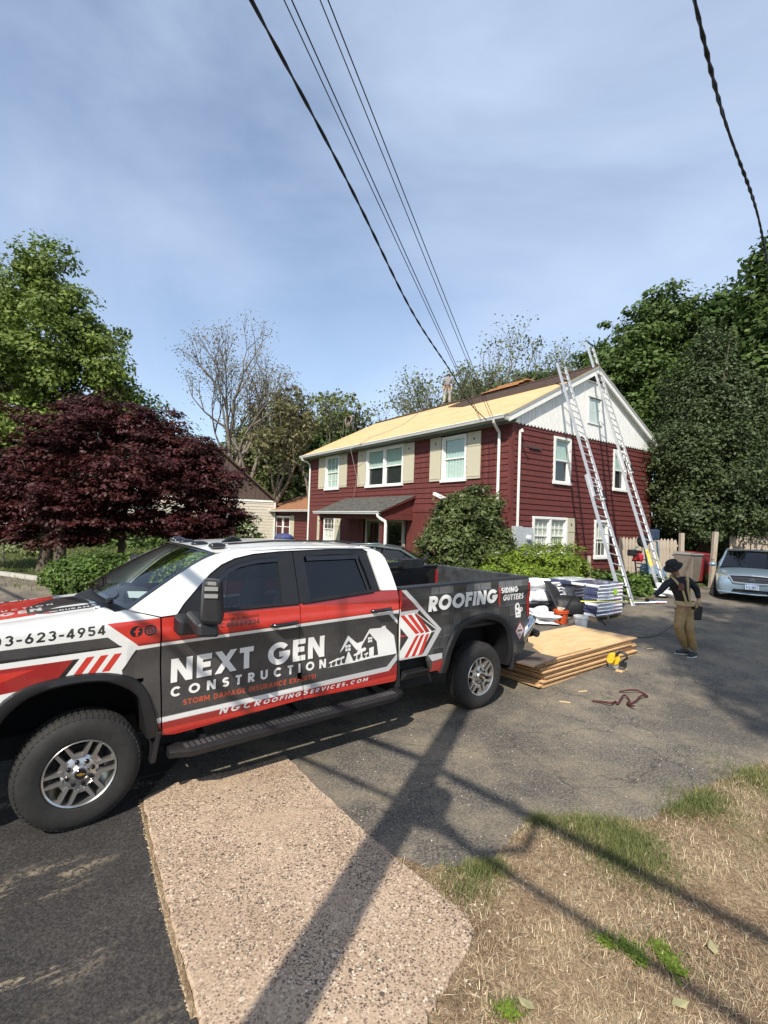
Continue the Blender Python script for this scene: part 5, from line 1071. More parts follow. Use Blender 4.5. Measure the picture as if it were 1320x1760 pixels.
for k in range(6): obj('slat', MB().box(.02, 1.08, .04+.22*k, .16+.22*k, .09, .11), WOODP, pl)
for k in range(3): obj('runner', MB().box(.02+.48*k, .1+.48*k, .04, 1.28, .0, .088), WOODP, pl)
def bundle_mesh(lx, ly, h):
    m = MB(); n = 7
    rows = []
    for i in range(n):                            # pillowy cross-section
        x = lx*i/(n-1); e = .012*math.sin(math.pi*i/(n-1)); row = []
        for yy, zz in ((0, .012), (-.012-e, h*.5), (.0, h-.012), (.015, h+e*.6), (ly-.015, h+e*.6), (ly, h-.012), (ly+.012+e, h*.5), (ly, .012), (ly-.015, 0), (.015, 0), (0, .012)): row.append((x-lx/2, yy, zz))
        rows.append(row)
    m.grid(rows); m.mi = []
    for i in range(n-1): m.mi += [0, 0, 1, 1, 1, 0, 0, 1, 1, 1]
    m.m = 2; m.add(rows[0][:-1], [tuple(range(10))]); m.add(rows[-1][:-1], [tuple(range(9, -1, -1))])
    return m
bm_w = bundle_mesh(1.04, .32, .078); me_w = mesh_from('shingle_bundle', bm_w.v, bm_w.f, bm_w.mi, [WB1, WBS, WBN], smooth=45); me_r = me_w.copy(); me_r.materials.clear(); [me_r.materials.append(q) for q in (WB1, WBN, WBR)]
me_b = me_w.copy(); me_b.materials.clear(); [me_b.materials.append(q) for q in (WB1, WBR, WBN)]
ordn = ['lowest', 'second', 'third', 'fourth', 'fifth', 'sixth', 'seventh', 'eighth', 'ninth']
rowsn = ['facing the camera', 'second from the camera side', 'third from the camera side', 'nearest the house']
rr = random.Random(5)
NL = 9
for L_ in range(NL):
    for k in range(4):
        if L_ < NL-1 and k in (1, 2): continue          # inner bundles cannot be seen
        o = obj('shingle_bundle', rr.choice([me_w, me_w, me_r, me_b]) if L_ == NL-1 else rr.choice([me_w, me_w, me_r])); q = PA + px*(.53+rr.uniform(-.02, .02)) + py*(.0+.325*k+rr.uniform(-.012, .012)); o.location = (q.x, q.y, PZ0+.112+L_*.082); o.rotation_euler = (0, 0, pang+rr.uniform(-.02, .02)+(math.pi if False else 0))
        tag(o, '%s shingle bundle of the pallet stack from the bottom, row %s' % (ordn[L_], rowsn[k]), 'shingle bundle', 'wrapped shingle bundles on the pallet')
q = PA + px*.62 - py*.028; tag(obj('lime_label', MB().box(0, .14, -.004, 0, 0, .13), LIME, None, loc=(q.x, q.y, PZ0+.58), rotz=pang), 'lime green paper label stuck on the side of the shingle stack', 'label')
for k, (u, v) in enumerate(((1150, 1040),)):
    q = gp(u, v); o = obj('shingle_bundle', me_b); o.location = (q.x-.5, q.y, q.z+.01); o.rotation_euler = (0, 0, .25); tag(o, 'single red and white shingle bundle lying on the ground behind the worker', 'shingle bundle', 'wrapped shingle bundles on the pallet')
# plastic wrapped pile beyond, tarpaulin sheet, buckets, bags
PLAS = mat('clear_plastic', (.55, .58, .62), .22, col2=(.74, .76, .78), vscale=5, bump=1.0, bscale=9, coat=.6)
def lump(name, c, r, mt, seed, amp=.25, n=28, m_=18, flat=True, parent=None, boxy=.55, fold=1.0):
    rg = np.random.RandomState(seed); K = rg.randn(10, 3)*2.2; ph = rg.rand(10)*6.28; V = []; m = MB(); rows = []
    for i in range(m_+1):
        t = math.pi*i/m_; row = []
        for j in range(n+1):
            a = 2*math.pi*(j % n)/n; d = np.array([math.sin(t)*math.cos(a), math.sin(t)*math.sin(a), math.cos(t)]); dd = np.sign(d)*np.abs(d)**boxy
            w = 1+amp*float(np.mean(np.sin(K@d*fold+ph)))*2-amp*.55*float(np.mean(np.abs(np.sin(K@d*fold*2.3+ph*2))))-amp*.25*float(np.mean(np.abs(np.sin(K@d*fold*5+ph*3)))); p = dd*np.array(r)*w
            if flat: p[2] = max(p[2], -r[2]*.5)
            row.append((c[0]+p[0], c[1]+p[1], c[2]+p[2]))
        rows.append(row)
    m.grid(rows); return obj(name, m, mt, parent, smooth='all')
q = gp(945, 1062); tag(lump('plastic_wrapped_pile', (q.x+.1, q.y+1.0, q.z+.42), (.85, .60, .40), PLAS, 3, .42, 72, 44, True, None, .5, 3.2), 'pile of material wrapped in shiny clear plastic behind the truck tail', 'wrapped pile')
q = gp(935, 1076); tag(lump('white_bag', (q.x, q.y+.2, q.z+.14), (.34, .26, .19), mat('white_sack', (.62, .62, .62), .6, var=.2, vscale=5, bump=1, bscale=8), 5, .55, 48, 30, True, None, .7, 2.), 'crumpled white sack lying between the plywood and the plastic pile', 'sack')
TARP = mat('black_felt', (.016, .016, .018), .7, var=.2, bump=.3, bscale=10)
q = gp(1000, 1066)
m = MB(); rows = []
for i in range(9):
    f = i/8; row = []
    for j in range(13):
        g_ = j/12; p = Vector((q.x-.75, q.y+.55, PZ0))+px*(1.35*g_)-py*(.05+.5*f)+Vector((0, 0, .78*(1-f)**1.2*(1-.35*g_)+.03+.04*math.sin(5*g_+3*f))); row.append(tuple(p))
    rows.append(row)
m.grid(rows); o = obj('felt_sheet', m, TARP, smooth='all'); so_ = o.modifiers.new('s', 'SOLIDIFY'); so_.thickness = .012; tag(o, 'black roofing felt sheet draped against the near side of the shingle stack', 'felt sheet')
m = MB(); q = gp(1020, 1078); 
m.beam((q.x-.35, q.y+.2, PZ0+.62), (q.x+.28, q.y+.05, PZ0+.02), .03, .03); m.beam((q.x-.35, q.y+.2, PZ0+.62), (q.x-.7, q.y+.1, PZ0+.1), .03, .03); tag(obj('folding_stand', m, BLK), 'black folding stand legs leaning in front of the shingle stack', 'stand')
q = gp(925, 1066); m = MB(); m.box(-.5, .5, -.2, .3, 0, .22); m.box(-.42, .3, -.1, .2, .22, .30); tag(obj('tool_case', m, BLK, None, loc=(q.x-.1, q.y+.5, q.z), rotz=.5, bevel=.02), 'black flat tool case in front of the plastic wrapped pile', 'case')
def bucket(u, v, r, h, col, label, fill=None):
    q = gp(u, v); t = thing('bucket', label, 'bucket', (q.x, q.y+.15, q.z)); M_ = mat('bucket_'+label.split()[0], col, .4, var=.06)
    m = MB(); m.lathe([(0, .005), (r*.86, .005), (r*.88, .02), (r, h), (r-.006, h), (r*.86, .03), (0, .02)], 24); obj('shell', m, M_, t, smooth=40)
    for k in (.78, .90): m = MB(); m.lathe([(r*.86+r*.14*k, h*k), (r+.014, h*k), (r+.014, h*k+.018), (r*.86+r*.14*k, h*k+.02)], 24); obj('rib', m, M_, t, smooth=40)
    m = MB(); m.tube([(r*math.cos(a)*1.02, -.02+r*.3*math.sin(a)-.02, h*.85-abs(math.sin(a))*.12) for a in np.linspace(0, math.pi, 12)], .004, 5); obj('handle', m, mat('wire', (.4, .4, .4), .4, .8), t)
    if fill: lump('contents', (0, 0, h-.01), (r*.8, r*.8, .07), fill, 4, .4, 14, 10, False, t)
    return t
bucket(968, 1074, .15, .30, (.55, .085, .02), 'orange bucket full of scraps behind the plywood stack', mat('scraps', (.45, .36, .26), .8, var=.5, vscale=20)); bucket(1003, 1080, .14, .24, (.70, .70, .68), 'white bucket between the plywood stack and the shingle pallet')
lumpm = mat('dark_bag', (.012, .012, .013), .6, bump=.8, bscale=6); q = gp(985, 1066); tag(lump('black_bag', (q.x, q.y+.45, q.z+.2), (.45, .25, .26), lumpm, 9, .2), 'black bag slumped behind the two buckets', 'bag')
# circular saw
q = gp(1055, 1148); sawr = thing('circular_saw', 'yellow and black circular saw standing on the driveway', 'circular saw', (q.x, q.y, q.z+.01), 2.5); YEL = mat('tool_yellow', (.65, .42, .02), .4)
m = MB(); m.lathe([(0, .0), (.095, .0), (.10, .012), (.10, .04), (.085, .055), (0, .055)], 24, 1, (0, 0, .14)); obj('blade_guard', m, YEL, sawr, smooth=40)
m = MB(); m.lathe([(0, .06), (.055, .06), (.06, .075), (.058, .17), (.05, .19), (0, .19)], 18, 1, (0.02, 0, .15)); obj('motor', m, YEL, sawr, smooth=40)
m = MB(); m.tube([(-.04, .08, .22), (-.10, .08, .28), (-.18, .08, .27), (-.21, .08, .20), (-.14, .08, .14)], [.02, .022, .022, .02, .016], 8); m.box(-.20, -.10, .04, .12, .06, .13); obj('handle', m, BLK, sawr, smooth=50)
m = MB(); m.box(-.17, .16, -.03, .12, .0, .008); obj('base_plate', m, mat('steel', (.45, .45, .45), .35, .9), sawr); m = MB(); m.lathe([(0, .02), (.085, .021), (.085, .023), (0, .024)], 40, 1, (0, 0, .06)); obj('blade', m, mat('steel', (.45, .45, .45), .35, .9), sawr)
tag(obj('wood_offcut', MB().box(-.12, .12, -.05, .05, 0, .02), PLYM, None, loc=gp(1068, 1153)+Vector((0, 0, .005)), rotz=.8), 'small pale wood offcut beside the circular saw', 'offcut')
# dark red cord
pts = [(1018, 1207), (1035, 1211), (1050, 1216), (1058, 1208), (1062, 1214), (1072, 1202), (1082, 1206), (1078, 1214), (1090, 1221), (1080, 1213), (1092, 1210), (1102, 1203), (1113, 1199), (1098, 1192), (1080, 1193), (1064, 1191)]
cp = arc_pts([tuple(gp(u, v)+Vector((0, 0, .018+.02*(i % 3)))) for i, (u, v) in enumerate(pts)], 5)
tag(obj('strap', MB().tube(cp, .012, 6), mat('dark_red_strap', (.07, .012, .012), .7), smooth=60), 'dark red strap lying tangled on the open driveway', 'strap')
cp = arc_pts([tuple(gp(u, v)+Vector((0, 0, .012))) for u, v in ((1090, 1096), (1110, 1097), (1128, 1093), (1150, 1080), (1165, 1070))], 5); tag(obj('power_cord', MB().tube(cp, .008, 5), BLK), 'thin dark power cord running from the plywood to the worker', 'cord')
WCH = mat('wood_chip', (.6, .45, .26), .8); rr = random.Random(2)
for i in range(4):
    u, v = [(972, 1208), (1085, 1120), (1117, 1116), (1001, 1190), (1190, 1330), (1165, 1322), (1120, 1375)][i]; q = gp(u, v); tag(obj('wood_splinter', MB().beam((-.06, 0, .012), (.08, .01, .014), .018, .01), WCH, None, loc=q, rotz=rr.uniform(0, 3)), ['pale wood splinter on the asphalt just left of the tangled red strap', 'thin wood splinter close to the end of the plywood stack', 'wood splinter beside the thin dark cord', 'wood splinter between the strap and the plywood stack', 'long pale splinter near the grass edge at the right', 'shorter pale splinter beside the long one at the grass edge', 'small splinter at the edge of the green tuft'][i], 'splinter', 'wood splinters on the driveway')
# ------------------------------------------------------------------ ladders
LAD = mat('ladder_aluminium', (.62, .62, .62), .38, .55, var=.06); RUBB = BLK
def ladder(label, feet, cross, tops, yellow=False, split=(.46, .37)):
    F = [gp(*feet[0]), gp(*feet[1])]; K = [HM @ hplane(*cross[0], 0, .33), HM @ hplane(*cross[1], 0, .33)]
    # keep the rails parallel: same width all the way
    w = (F[1]-F[0]); w.z = 0; kw = (K[1]-K[0]); mid = [(F[0]+F[1])/2, (K[0]+K[1])/2]; ax = (mid[1]-mid[0]).normalized(); wd = ((HM.to_3x3() @ Vector((0, 1, 0)))+kw.normalized()*.25); wd = (wd-ax*wd.dot(ax)).normalized(); hw = .23
    best = None
    for k in np.linspace(1.0, 1.5, 200):
        p = mid[0]+(mid[1]-mid[0])*k; d = p-Vector((0, 0, CH)); v = 880-CF*d.dot(CU)/d.dot(CW); e = abs(v-(tops[0][1]+tops[1][1])/2)
        if best is None or e < best[0]: best = (e, k)
    T_ = mid[0]+(mid[1]-mid[0])*best[1]; L_ = (T_-mid[0]).length; nrm = ax.cross(wd).normalized()
    if nrm.dot(Vector((0, 0, CH))-mid[0]) < 0: nrm = -nrm
    M_ = Matrix(((wd.x, nrm.x, ax.x, mid[0].x), (wd.y, nrm.y, ax.y, mid[0].y), (wd.z, nrm.z, ax.z, mid[0].z), (0, 0, 0, 1)))
    t = bpy.data.objects.new('extension_ladder', None); SC.collection.objects.link(t); t.matrix_world = M_; tag(t, label, 'ladder', 'aluminium ladders leaning on the gable')
    b1, f0 = L_*split[0], L_*split[1]
    for sgn in (-1, 1):
        m = MB(); x = sgn*hw; m.box(x-.014, x+.014, -.045, .03, 0.02, b1); m.box(x-sgn*.018-.018, x-sgn*.018+.018, -.045, -.035, .02, b1); m.box(x-sgn*.018-.018, x-sgn*.018+.018, .02, .03, .02, b1); obj('rail', m, LAD, t)
        x = sgn*(hw-.028); m = MB(); m.box(x-.014, x+.014, .034, .105, f0, L_); m.box(x-sgn*.018-.018, x-sgn*.018+.018, .034, .044, f0, L_); m.box(x-sgn*.018-.018, x-sgn*.018+.018, .095, .105, f0, L_); obj('rail', m, LAD, t)
        obj('foot', MB().box(sgn*hw-.025, sgn*hw+.025, -.06, .05, -.01, .05), BLK, t); obj('end_cap', MB().box(sgn*(hw-.028)-.018, sgn*(hw-.028)+.018, .03, .11, L_, L_+.05), BLK, t)
        if yellow: m = MB(); m.box(sgn*hw-.0125, sgn*hw+.0125, .0305, .0335, .9, 1.45); m.box(sgn*(hw+.0135)-.001, sgn*(hw+.0135)+.001, -.04, .028, .9, 1.45); obj('warning_label', m, mat('label_yellow', (.70, .58, .08), .5, var=.4, vscale=14), t)
    z = .3
    rung = MB().tube([(-hw, 0, 0), (hw, 0, 0)], .016, 8); rm = mesh_from('rung', rung.v, rung.f, mats=[LAD], smooth=50)
    while z < b1: obj('rung', rm, parent=t, loc=(0, -.005, z)); z += .305
    z = f0+.1; r2 = MB().tube([(-hw+.03, 0, 0), (hw-.03, 0, 0)], .016, 8); rm2 = mesh_from('rung', r2.v, r2.f, mats=[LAD], smooth=50)
    while z < L_-.05: obj('rung', rm2, parent=t, loc=(0, .07, z)); z += .305
    for sgn in (-1, 1): obj('rung_lock', MB().box(sgn*(hw-.05)-.02, sgn*(hw-.05)+.02, .10, .14, f0+.05, f0+.30), BLK, t)
    return t, L_, hw
ladder('left aluminium extension ladder leaning on the gable, its top over the stripped roof edge', ((1071, 1041), (1090, 1045)), ((960.7, 665), (979, 651.6)), ((954, 628), (972, 631)))
lt, L2, hw2 = ladder('right taller aluminium extension ladder rising past the ridge with yellow labels near its foot', ((1131, 1027), (1155, 1025)), ((1019, 650), (1040, 664)), ((1008.8, 592), (1023, 595)), True, (.50, .42))
GRN = mat('green_rope', (.02, .10, .08), .7); m = MB(); m.tube([(-hw2+.03, .1, L2+.02), (0, .12, L2-.06), (hw2-.03, .1, L2-.02)], .035, 6); obj('stand_off', m, GRN, lt)
# ------------------------------------------------------------------ fences, posts, bins
FEN = mat('weathered_wood', (.30, .245, .19), .9, col2=(.42, .36, .29), vscale=7, stretch=(5, 5, .6), bump=.5, bscale=14)
def picket_fence(name, a, b, h, label, seed, w=.115):
    d = Vector((b[0]-a[0], b[1]-a[1], 0)); L_ = d.length; ang = math.atan2(d.y, d.x); f = thing(name, label, 'fence', (a[0], a[1], gh(*a)), ang); rg = random.Random(seed); x = 0; ms = []
    for k in range(4):
        hk = h+rg.uniform(-.03, .03); m = MB(); m.prism([(0, .02), (w-.008, .02), (w-.008, hk-.10), (w*.72, hk-.03), (w/2, hk), (w*.22, hk-.03), (0, hk-.10)], 1, -.010, .012); ms.append(mesh_from('picket', m.v, m.f, mats=[FEN]))
    while x < L_-w: o = obj('picket', rg.choice(ms), parent=f, loc=(x, rg.uniform(-.006, .006), rg.uniform(-.02, .02))); o.rotation_euler = (rg.uniform(-.01, .01), rg.uniform(-.012, .012), 0); x += w
    for zz in (.35, h*.55, h-.3): obj('fence_rail', MB().box(0, L_, .014, .06, zz, zz+.08), FEN, f)
    return f
f1a = aty(1062, 1000, 19.0); f1b = aty(1166, 1000, 18.2)
fa = (f1a.x, f1a.y); fb = (f1b.x, f1b.y)
zt1 = aty(1140, 925, 18.3).z
picket_fence('picket_fence', fa, fb, zt1-gh(*fa), 'weathered grey picket fence between the house gable and the bins', 3)
q = aty(1170, 1000, 18.1); o = obj('fence_post', MB().box(-.07, .07, -.06, .06, 0, aty(1170, 916, 18.1).z-gh(q.x, q.y)), FEN, None, loc=(q.x, q.y, gh(q.x, q.y)), rotz=.1); tag(o, 'square wooden fence post at the right end of the picket fence', 'post')
q = gp(1222, 1010); m = MB(); tp = aty(1230, 914, q.y); m.beam((0, 0, 0), (tp.x-q.x, 0, tp.z-q.z), .13, .13, (0, 1, 0)); m.box(-.03, .03, -.09, -.065, .95, 1.03); tag(obj('leaning_post', m, FEN, None, loc=q), 'lone leaning wooden post between the bins and the silver car', 'post')
g1 = aty(1252, 1000, 19.5); g2_ = aty(1420, 1000, 18.0); picket_fence('picket_fence', (g1.x, g1.y), (g2_.x, g2_.y), aty(1300, 922, 19).z-gh(19, 19), 'brown picket fence behind the parked silver blue car', 6)
m = MB(); q = aty(1251, 990, 19.2); m.beam((0, 0, 0), (-.05, .1, 1.1), .03, .03); m.beam((.25, 0, 0), (.0, .1, 1.15), .03, .03); tag(obj('orange_poles', m, mat('orange_paint', (.55, .16, .04), .6), None, loc=(q.x, q.y-.15, gh(q.x, q.y))), 'pair of thin orange poles leaning on the brown fence behind the car', 'poles')
def bin_(q, ang, col, lid, label):
    t = thing('wheelie_bin', label, 'bin', q, ang, 'wheeled bins by the fence'); B_ = mat('bin_'+label.split()[0], col, .5, var=.12)
    m = MB(); m.hexa([(-.24, -.27, .06), (.24, -.27, .06), (.24, .27, .06), (-.24, .27, .06), (-.30, -.34, 1.0), (.30, -.34, 1.0), (.30, .36, 1.0), (-.30, .36, 1.0)]); obj('body', m, B_, t, bevel=.03)
    m = MB(); m.hexa([(-.33, -.38, 1.0), (.33, -.38, 1.0), (.33, .40, 1.0), (-.33, .40, 1.0), (-.31, -.35, 1.05), (.31, -.35, 1.05), (.28, .36, 1.10), (-.28, .36, 1.10)]); obj('lid', m, mat('bin_lid_'+label.split()[0], lid, .45), t, bevel=.02)
    for s in (-1, 1): m = MB(); m.lathe([(0, -.03), (.10, -.03), (.10, .03), (0, .03)], 18, 0, (s*.27, .30, .10)); obj('wheel', m, BLK, t)
    m = MB(); m.tube([(-.26, .42, .95), (.26, .42, .95)], .018, 8); obj('handle', m, BLK, t); return t
q = gp(1188, 1003); bin_((q.x, q.y+.2, q.z), .5, (.19, .16, .135), (.20, .19, .18), 'brown wheelie bin with a grey lid beside the fence post'); q = gp(1206, 1003); t = bin_((q.x+.1, q.y+.4, q.z), .5, (.20, .015, .018), (.22, .02, .022), 'red wheelie bin half hidden behind the brown one')
q = aty(1018, 960, 15.5); tag(obj('wooden_stake', MB().box(-.05, .05, -.04, .04, 0, 1.0), FEN, None, loc=(aty(1012, 970, 15.6).x, 15.6, gh(0, 15.6))), 'short wooden stake standing between the green bush and the gable', 'stake')
# machine with blue frame leaning behind the right ladder
BLU = mat('blue_paint', (.05, .13, .20), .45, var=.3, vscale=9); q = gp(1130, 1012); mc = thing('blue_machine', 'blue framed machine with red engine and white scraps behind the right ladder', 'machine', (q.x, q.y+.3, q.z), .3)
fr_ = MB(); fr_.tube([(-.1, 0, 0), (-.35, 0, 1.35), (-.15, 0, 1.55), (.15, 0, 1.5), (.35, 0, .1)], .03, 8); fr_.tube([(-.2, .4, 0), (-.4, .4, 1.2), (.0, .4, 1.45), (.3, .4, .1)], .025, 8); obj('frame', fr_, BLU, mc, smooth=50)
for i in range(6): obj('cross_bar', MB().tube([(-.3+.03*i, 0, .9-.14*i), (-.3+.03*i, .4, .9-.14*i)], .02, 6), BLU, mc)
m = MB(); m.hexa([(-.2, -.1, .3), (.55, -.1, .2), (.55, .4, .2), (-.2, .4, .3), (-.1, -.1, .75), (.4, -.1, .65), (.4, .4, .65), (-.1, .4, .75)]); obj('hopper', m, mat('blue_white', (.06, .15, .22), .5, col2=(.35, .42, .48), vscale=6, bump=.6, bscale=8), mc)
lump('engine', (-.62, 0, .98), (.17, .14, .15), mat('engine_red', (.40, .015, .02), .35), 2, .2, 18, 12, False, mc); m = MB(); m.box(-.95, -.70, -.08, .12, 1.02, 1.22); m.box(-.75, -.5, -.05, .1, 1.10, 1.2); obj('tank', m, BLK, mc, bevel=.03); m = MB(); m.lathe([(0, -.06), (.20, -.06), (.22, 0), (.2, .06), (0, .06)], 22, 1, (-.42, 0, 1.52)); obj('drum', m, BLK, mc, smooth=40); m = MB(); m.box(-.12, .22, -.06, .1, 1.55, 1.9); obj('hood', m, mat('navy_cover', (.02, .035, .07), .6), mc, bevel=.05)
q = gp(1150, 1030); tag(lump('white_rag', (q.x-.1, q.y+.3, q.z+.18), (.28, .2, .22), mat('white_sack', (.62, .62, .62), .6), 15, .6, 40, 26, True, None, .8, 2.), 'crumpled white plastic rag behind the worker knees', 'rag')
# rope on the roof
def onroof(u, v):
    p0 = HM @ Vector(roofpt(0, 0, .02)); nn = (HM.to_3x3() @ (Vector(roofpt(0, 0, 1))-Vector(roofpt(0, 0, 0)))).normalized(); return onplane(u, v, p0, nn)
rp1 = arc_pts([tuple(onroof(u, v)+Vector((0, 0, .04))) for u, v in ((745, 683), (728, 702), (700, 726), (670, 741), (640, 752), (622, 763))], 4); rp1 += [tuple(HM @ Vector((-8.95, -.72, 5.7))), tuple(HM @ Vector((-9.0, -.30, 4.4))), tuple(HM @ Vector((-9.6, -.12, 3.2)))]
tag(obj('safety_rope', MB().tube(rp1, .012, 5), mat('rope', (.30, .27, .24), .8)), 'thin safety rope from the standing roofer down over the gutter', 'rope')
# dark parked vehicle roof seen over the far bed side
CARG = mat('dark_green_paint', (.05, .075, .075), .25, var=.2, coat=.6)
def sedan(label, loc, ang, paint, front_detail=True, cat='car'):
    t = thing('parked_car', label, cat, loc, ang); W = .90
    xs = [0, .06, .25, .7, 1.15, 1.6, 2.3, 3.1, 3.7, 4.3, 4.68, 4.76]
    top = [.60, .70, .78, .86, .92, .97, .98, .98, 1.0, .98, .92, .78]; wd = [.62, .76, .84, .88, .90, .90, .90, .90, .90, .87, .80, .66]; bot = [.30, .22, .20, .18, .18, .18, .18, .18, .18, .20, .24, .34]
    def sec(x, k):
        w = wd[k]; zt_ = top[k]; zb = bot[k]; c = .05 if k < 5 else .0
        return [(x+.02, -w*.90, zb), (x, -w, zb+.14), (x, -w-.0, (zb+zt_)/2+.05), (x, -w*.985, zt_-.12), (x, -w*.93, zt_-.03), (x, -w*.70, zt_+.015), (x, -w*.35, zt_+.035+c*.5), (x, 0, zt_+.04+c*.5), (x, w*.35, zt_+.035+c*.5), (x, w*.70, zt_+.015), (x, w*.93, zt_-.03), (x, w*.985, zt_-.12), (x, w, (zb+zt_)/2+.05), (x, w, zb+.14), (x+.02, w*.90, zb)]
    m = MB(); rows = [sec(x, k) for k, x in enumerate(xs)]; m.grid(rows); m.add(rows[0], [tuple(range(15))]); m.add(rows[-1], [tuple(range(14, -1, -1))]); b = obj('body', m, paint, t, smooth='all')
    s = b.modifiers.new('s', 'SUBSURF'); s.levels = s.render_levels = 2
    def ringz(x, w, z): return [(x-(.10*(1-(j/6-1)**2) if z > 1 else .0), w*(j/6-1), z) for j in range(13)]
    gh_ = MB(); gl = [(1.20, .80, .94), (1.95, .66, 1.38), (2.20, .64, 1.44), (2.9, .64, 1.45), (3.25, .62, 1.40), (3.95, .74, .99)]
    prof = []
    m = MB(); m.grid([[(1.95+f*1.35-(.10*(1-y*y))*(1-f), y*.66*(1-.0*f), 1.385+.06*math.sin(math.pi*(f*.8+.15))+.025*(1-y*y)) for y in np.linspace(-1, 1, 11)] for f in np.linspace(0, 1, 9)]); obj('roof', m, paint, t, smooth='all')
    m = MB(); m.grid([[(1.15+f*.80-(.16-.06*f)*(1-y*y), y*(.80-.14*f), .95+.435*f+.02*(1-y*y)) for y in np.linspace(-1, 1, 13)] for f in np.linspace(0, 1, 6)]); obj('windscreen', m, TG, t, smooth='all')
    m = MB(); m.grid([[(3.30+f*.65+.06*(1-y*y), y*(.66+.10*f), 1.41-.42*f+.02*(1-y*y)) for y in np.linspace(-1, 1, 13)] for f in np.linspace(0, 1, 6)]); obj('rear_screen', m, TG, t, smooth='all')
    for s in (-1, 1):
        P4 = lambda f, h: (1.15+f*2.8, s*(.885-.235*h), 0)
        m = MB(); up = [(1.95, 1.385), (2.5, 1.44), (3.30, 1.40)]; m.add([(1.30, s*.86, .96), (2.0, s*.672, 1.36), (2.6, s*.665, 1.40), (3.25, s*.672, 1.37), (3.85, s*.80, 1.0), (2.6, s*.885, .975)], [(0, 1, 2, 5), (5, 2, 3, 4)]); obj('side_glass', m, TG, t)
        m = MB(); m.tube([(1.15, s*.80, .95), (1.95, s*.665, 1.39), (2.6, s*.655, 1.455), (3.30, s*.665, 1.42), (3.95, s*.78, 1.0)], [.035, .03, .03, .03, .04], 8); m.beam((2.55, s*.885, .96), (2.60, s*.66, 1.42), .05, .03); obj('pillar', m, paint, t, smooth=60)
        m = MB(); m.ball((1.45, s*.99, .99), (.07, .11, .065), 12, 8); m.beam((1.45, s*.88, .96), (1.45, s*.95, .97), .05, .04); obj('mirror', m, paint, t, smooth='all')
        for x in (.92, 3.72):
            m = MB(); m.lathe([(.18, -.10), (.31, -.105), (.32, -.08), (.32, .09), (.30, .11), (.18, .10)], 28, 1, (x, s*.80, .32)); w_ = obj('wheel', m, RUB, t, smooth=45); m = MB(); m.lathe([(0, .0), (.06, .01), (.20, -.0), (.21, .03)], 20, 1, (x, s*.80, .32)); m.v = [(p[0], p[1]+s*.07, p[2]) for p in m.v]; obj('rim', m, ALW, w_, smooth='all')
            m = MB(); m.lathe([(0, .0), (.36, 0), (.36, .02), (0, .02)], 28, 1, (x, s*.895-.01, .33)); obj('wheel_arch', m, DKG, t)
    if front_detail:
        m = MB(); m.hexa([(-.012, -.40, .60), (-.012, .40, .60), (.1, .42, .62), (.1, -.42, .62), (.03, -.50, .76), (.03, .50, .76), (.12, .50, .78), (.12, -.50, .78)]); g_ = obj('grille', m, GBLK, t, bevel=.015)
        m = MB(); m.tube([(-.035, -.42, .60), (-.045, 0, .585), (-.035, .42, .60)], .014, 6); m.tube([(.02, -.53, .78), (-.0, 0, .80), (.02, .53, .78)], .014, 6); m.tube([(.02, -.53, .78), (-.035, -.42, .60)], .018, 6); m.tube([(.02, .53, .78), (-.035, .42, .60)], .018, 6); obj('grille_trim', m, CHR, t)
        for zz in (.65, .70): obj('grille_bar', MB().box(-.022, -.008, -.42, .42, zz, zz+.012), mat('dark_metal', (.1, .1, .1), .4, .6), g_)
        m = MB(); m.T = Matrix.Translation((-.035, 0, .69)); m.tube([(0, .055*math.cos(a), .032*math.sin(a)) for a in np.linspace(0, 2*math.pi, 20)], .006, 5); m.beam((0, -.022, -.022), (0, -.006, .024), .01, .01); m.beam((0, .006, -.024), (0, .022, .022), .01, .01); m.beam((0, -.014, 0), (0, .014, 0), .01, .01); obj('emblem', m, CHR, t)
        for s in (-1, 1):
            m = MB(); m.hexa([(.055, s*.52, .59), (.20, s*.84, .60), (.30, s*.80, .60), (.18, s*.50, .59), (.07, s*.54, .73), (.36, s*.86, .80), (.42, s*.78, .80), (.18, s*.52, .75)]); obj('headlight', m, mat('headlamp_glass', (.45, .44, .34), .12, .5, var=.3, vscale=14, coat=1), t, bevel=.02)
            m = MB(); m.hexa([(.03, s*.50, .36), (.10, s*.74, .37), (.2, s*.74, .37), (.2, s*.5, .36), (.03, s*.50, .44), (.10, s*.72, .43), (.2, s*.72, .43), (.2, s*.5, .44)]); obj('fog_vent', m, GBLK, t)
        m = MB(); m.hexa([(-.02, -.46, .345), (-.02, .46, .345), (.1, .46, .345), (.1, -.46, .345), (-.02, -.42, .415), (-.02, .42, .415), (.1, .42, .415), (.1, -.42, .415)]); obj('lower_grille', m, GBLK, t)
        m = MB(); m.tube([(.03, -.78, .325), (-.05, -.4, .30), (-.07, 0, .29), (-.05, .4, .30), (.03, .78, .325)], .018, 6); obj('lip', m, CHR if False else paint, t, smooth=60)
        pc = Canvas('number_plate', 256, 128, -.155, .155, -.078, .078, (.52, .60, .70)); pc.poly([(-.155, .04), (.155, .04), (.155, .078), (-.155, .078)], (.16, .26, .45)); text(pc, '817-WCT', -.135, -.045, .135, -.045, .075, .075, (.02, .04, .12), .2, .25); text(pc, 'CONNECTICUT', -.10, .05, .10, .05, .018, .018, (.7, .75, .8), .22, .2)
        m = MB(); m.T = Matrix.Translation((0, 0, 0)); m.box(-.008, .0, -.155, .155, -.078, .078); po = obj('number_plate', m, img_mat('plate_print', pc.image(), .155, -.155, -.078, .078, ('Y', 'Z'), .4, .2), t, loc=(-.055, 0, .50)); 
    return t
SIL = mat('silver_blue_paint', (.22, .30, .37), .28, .35, coat=.9)
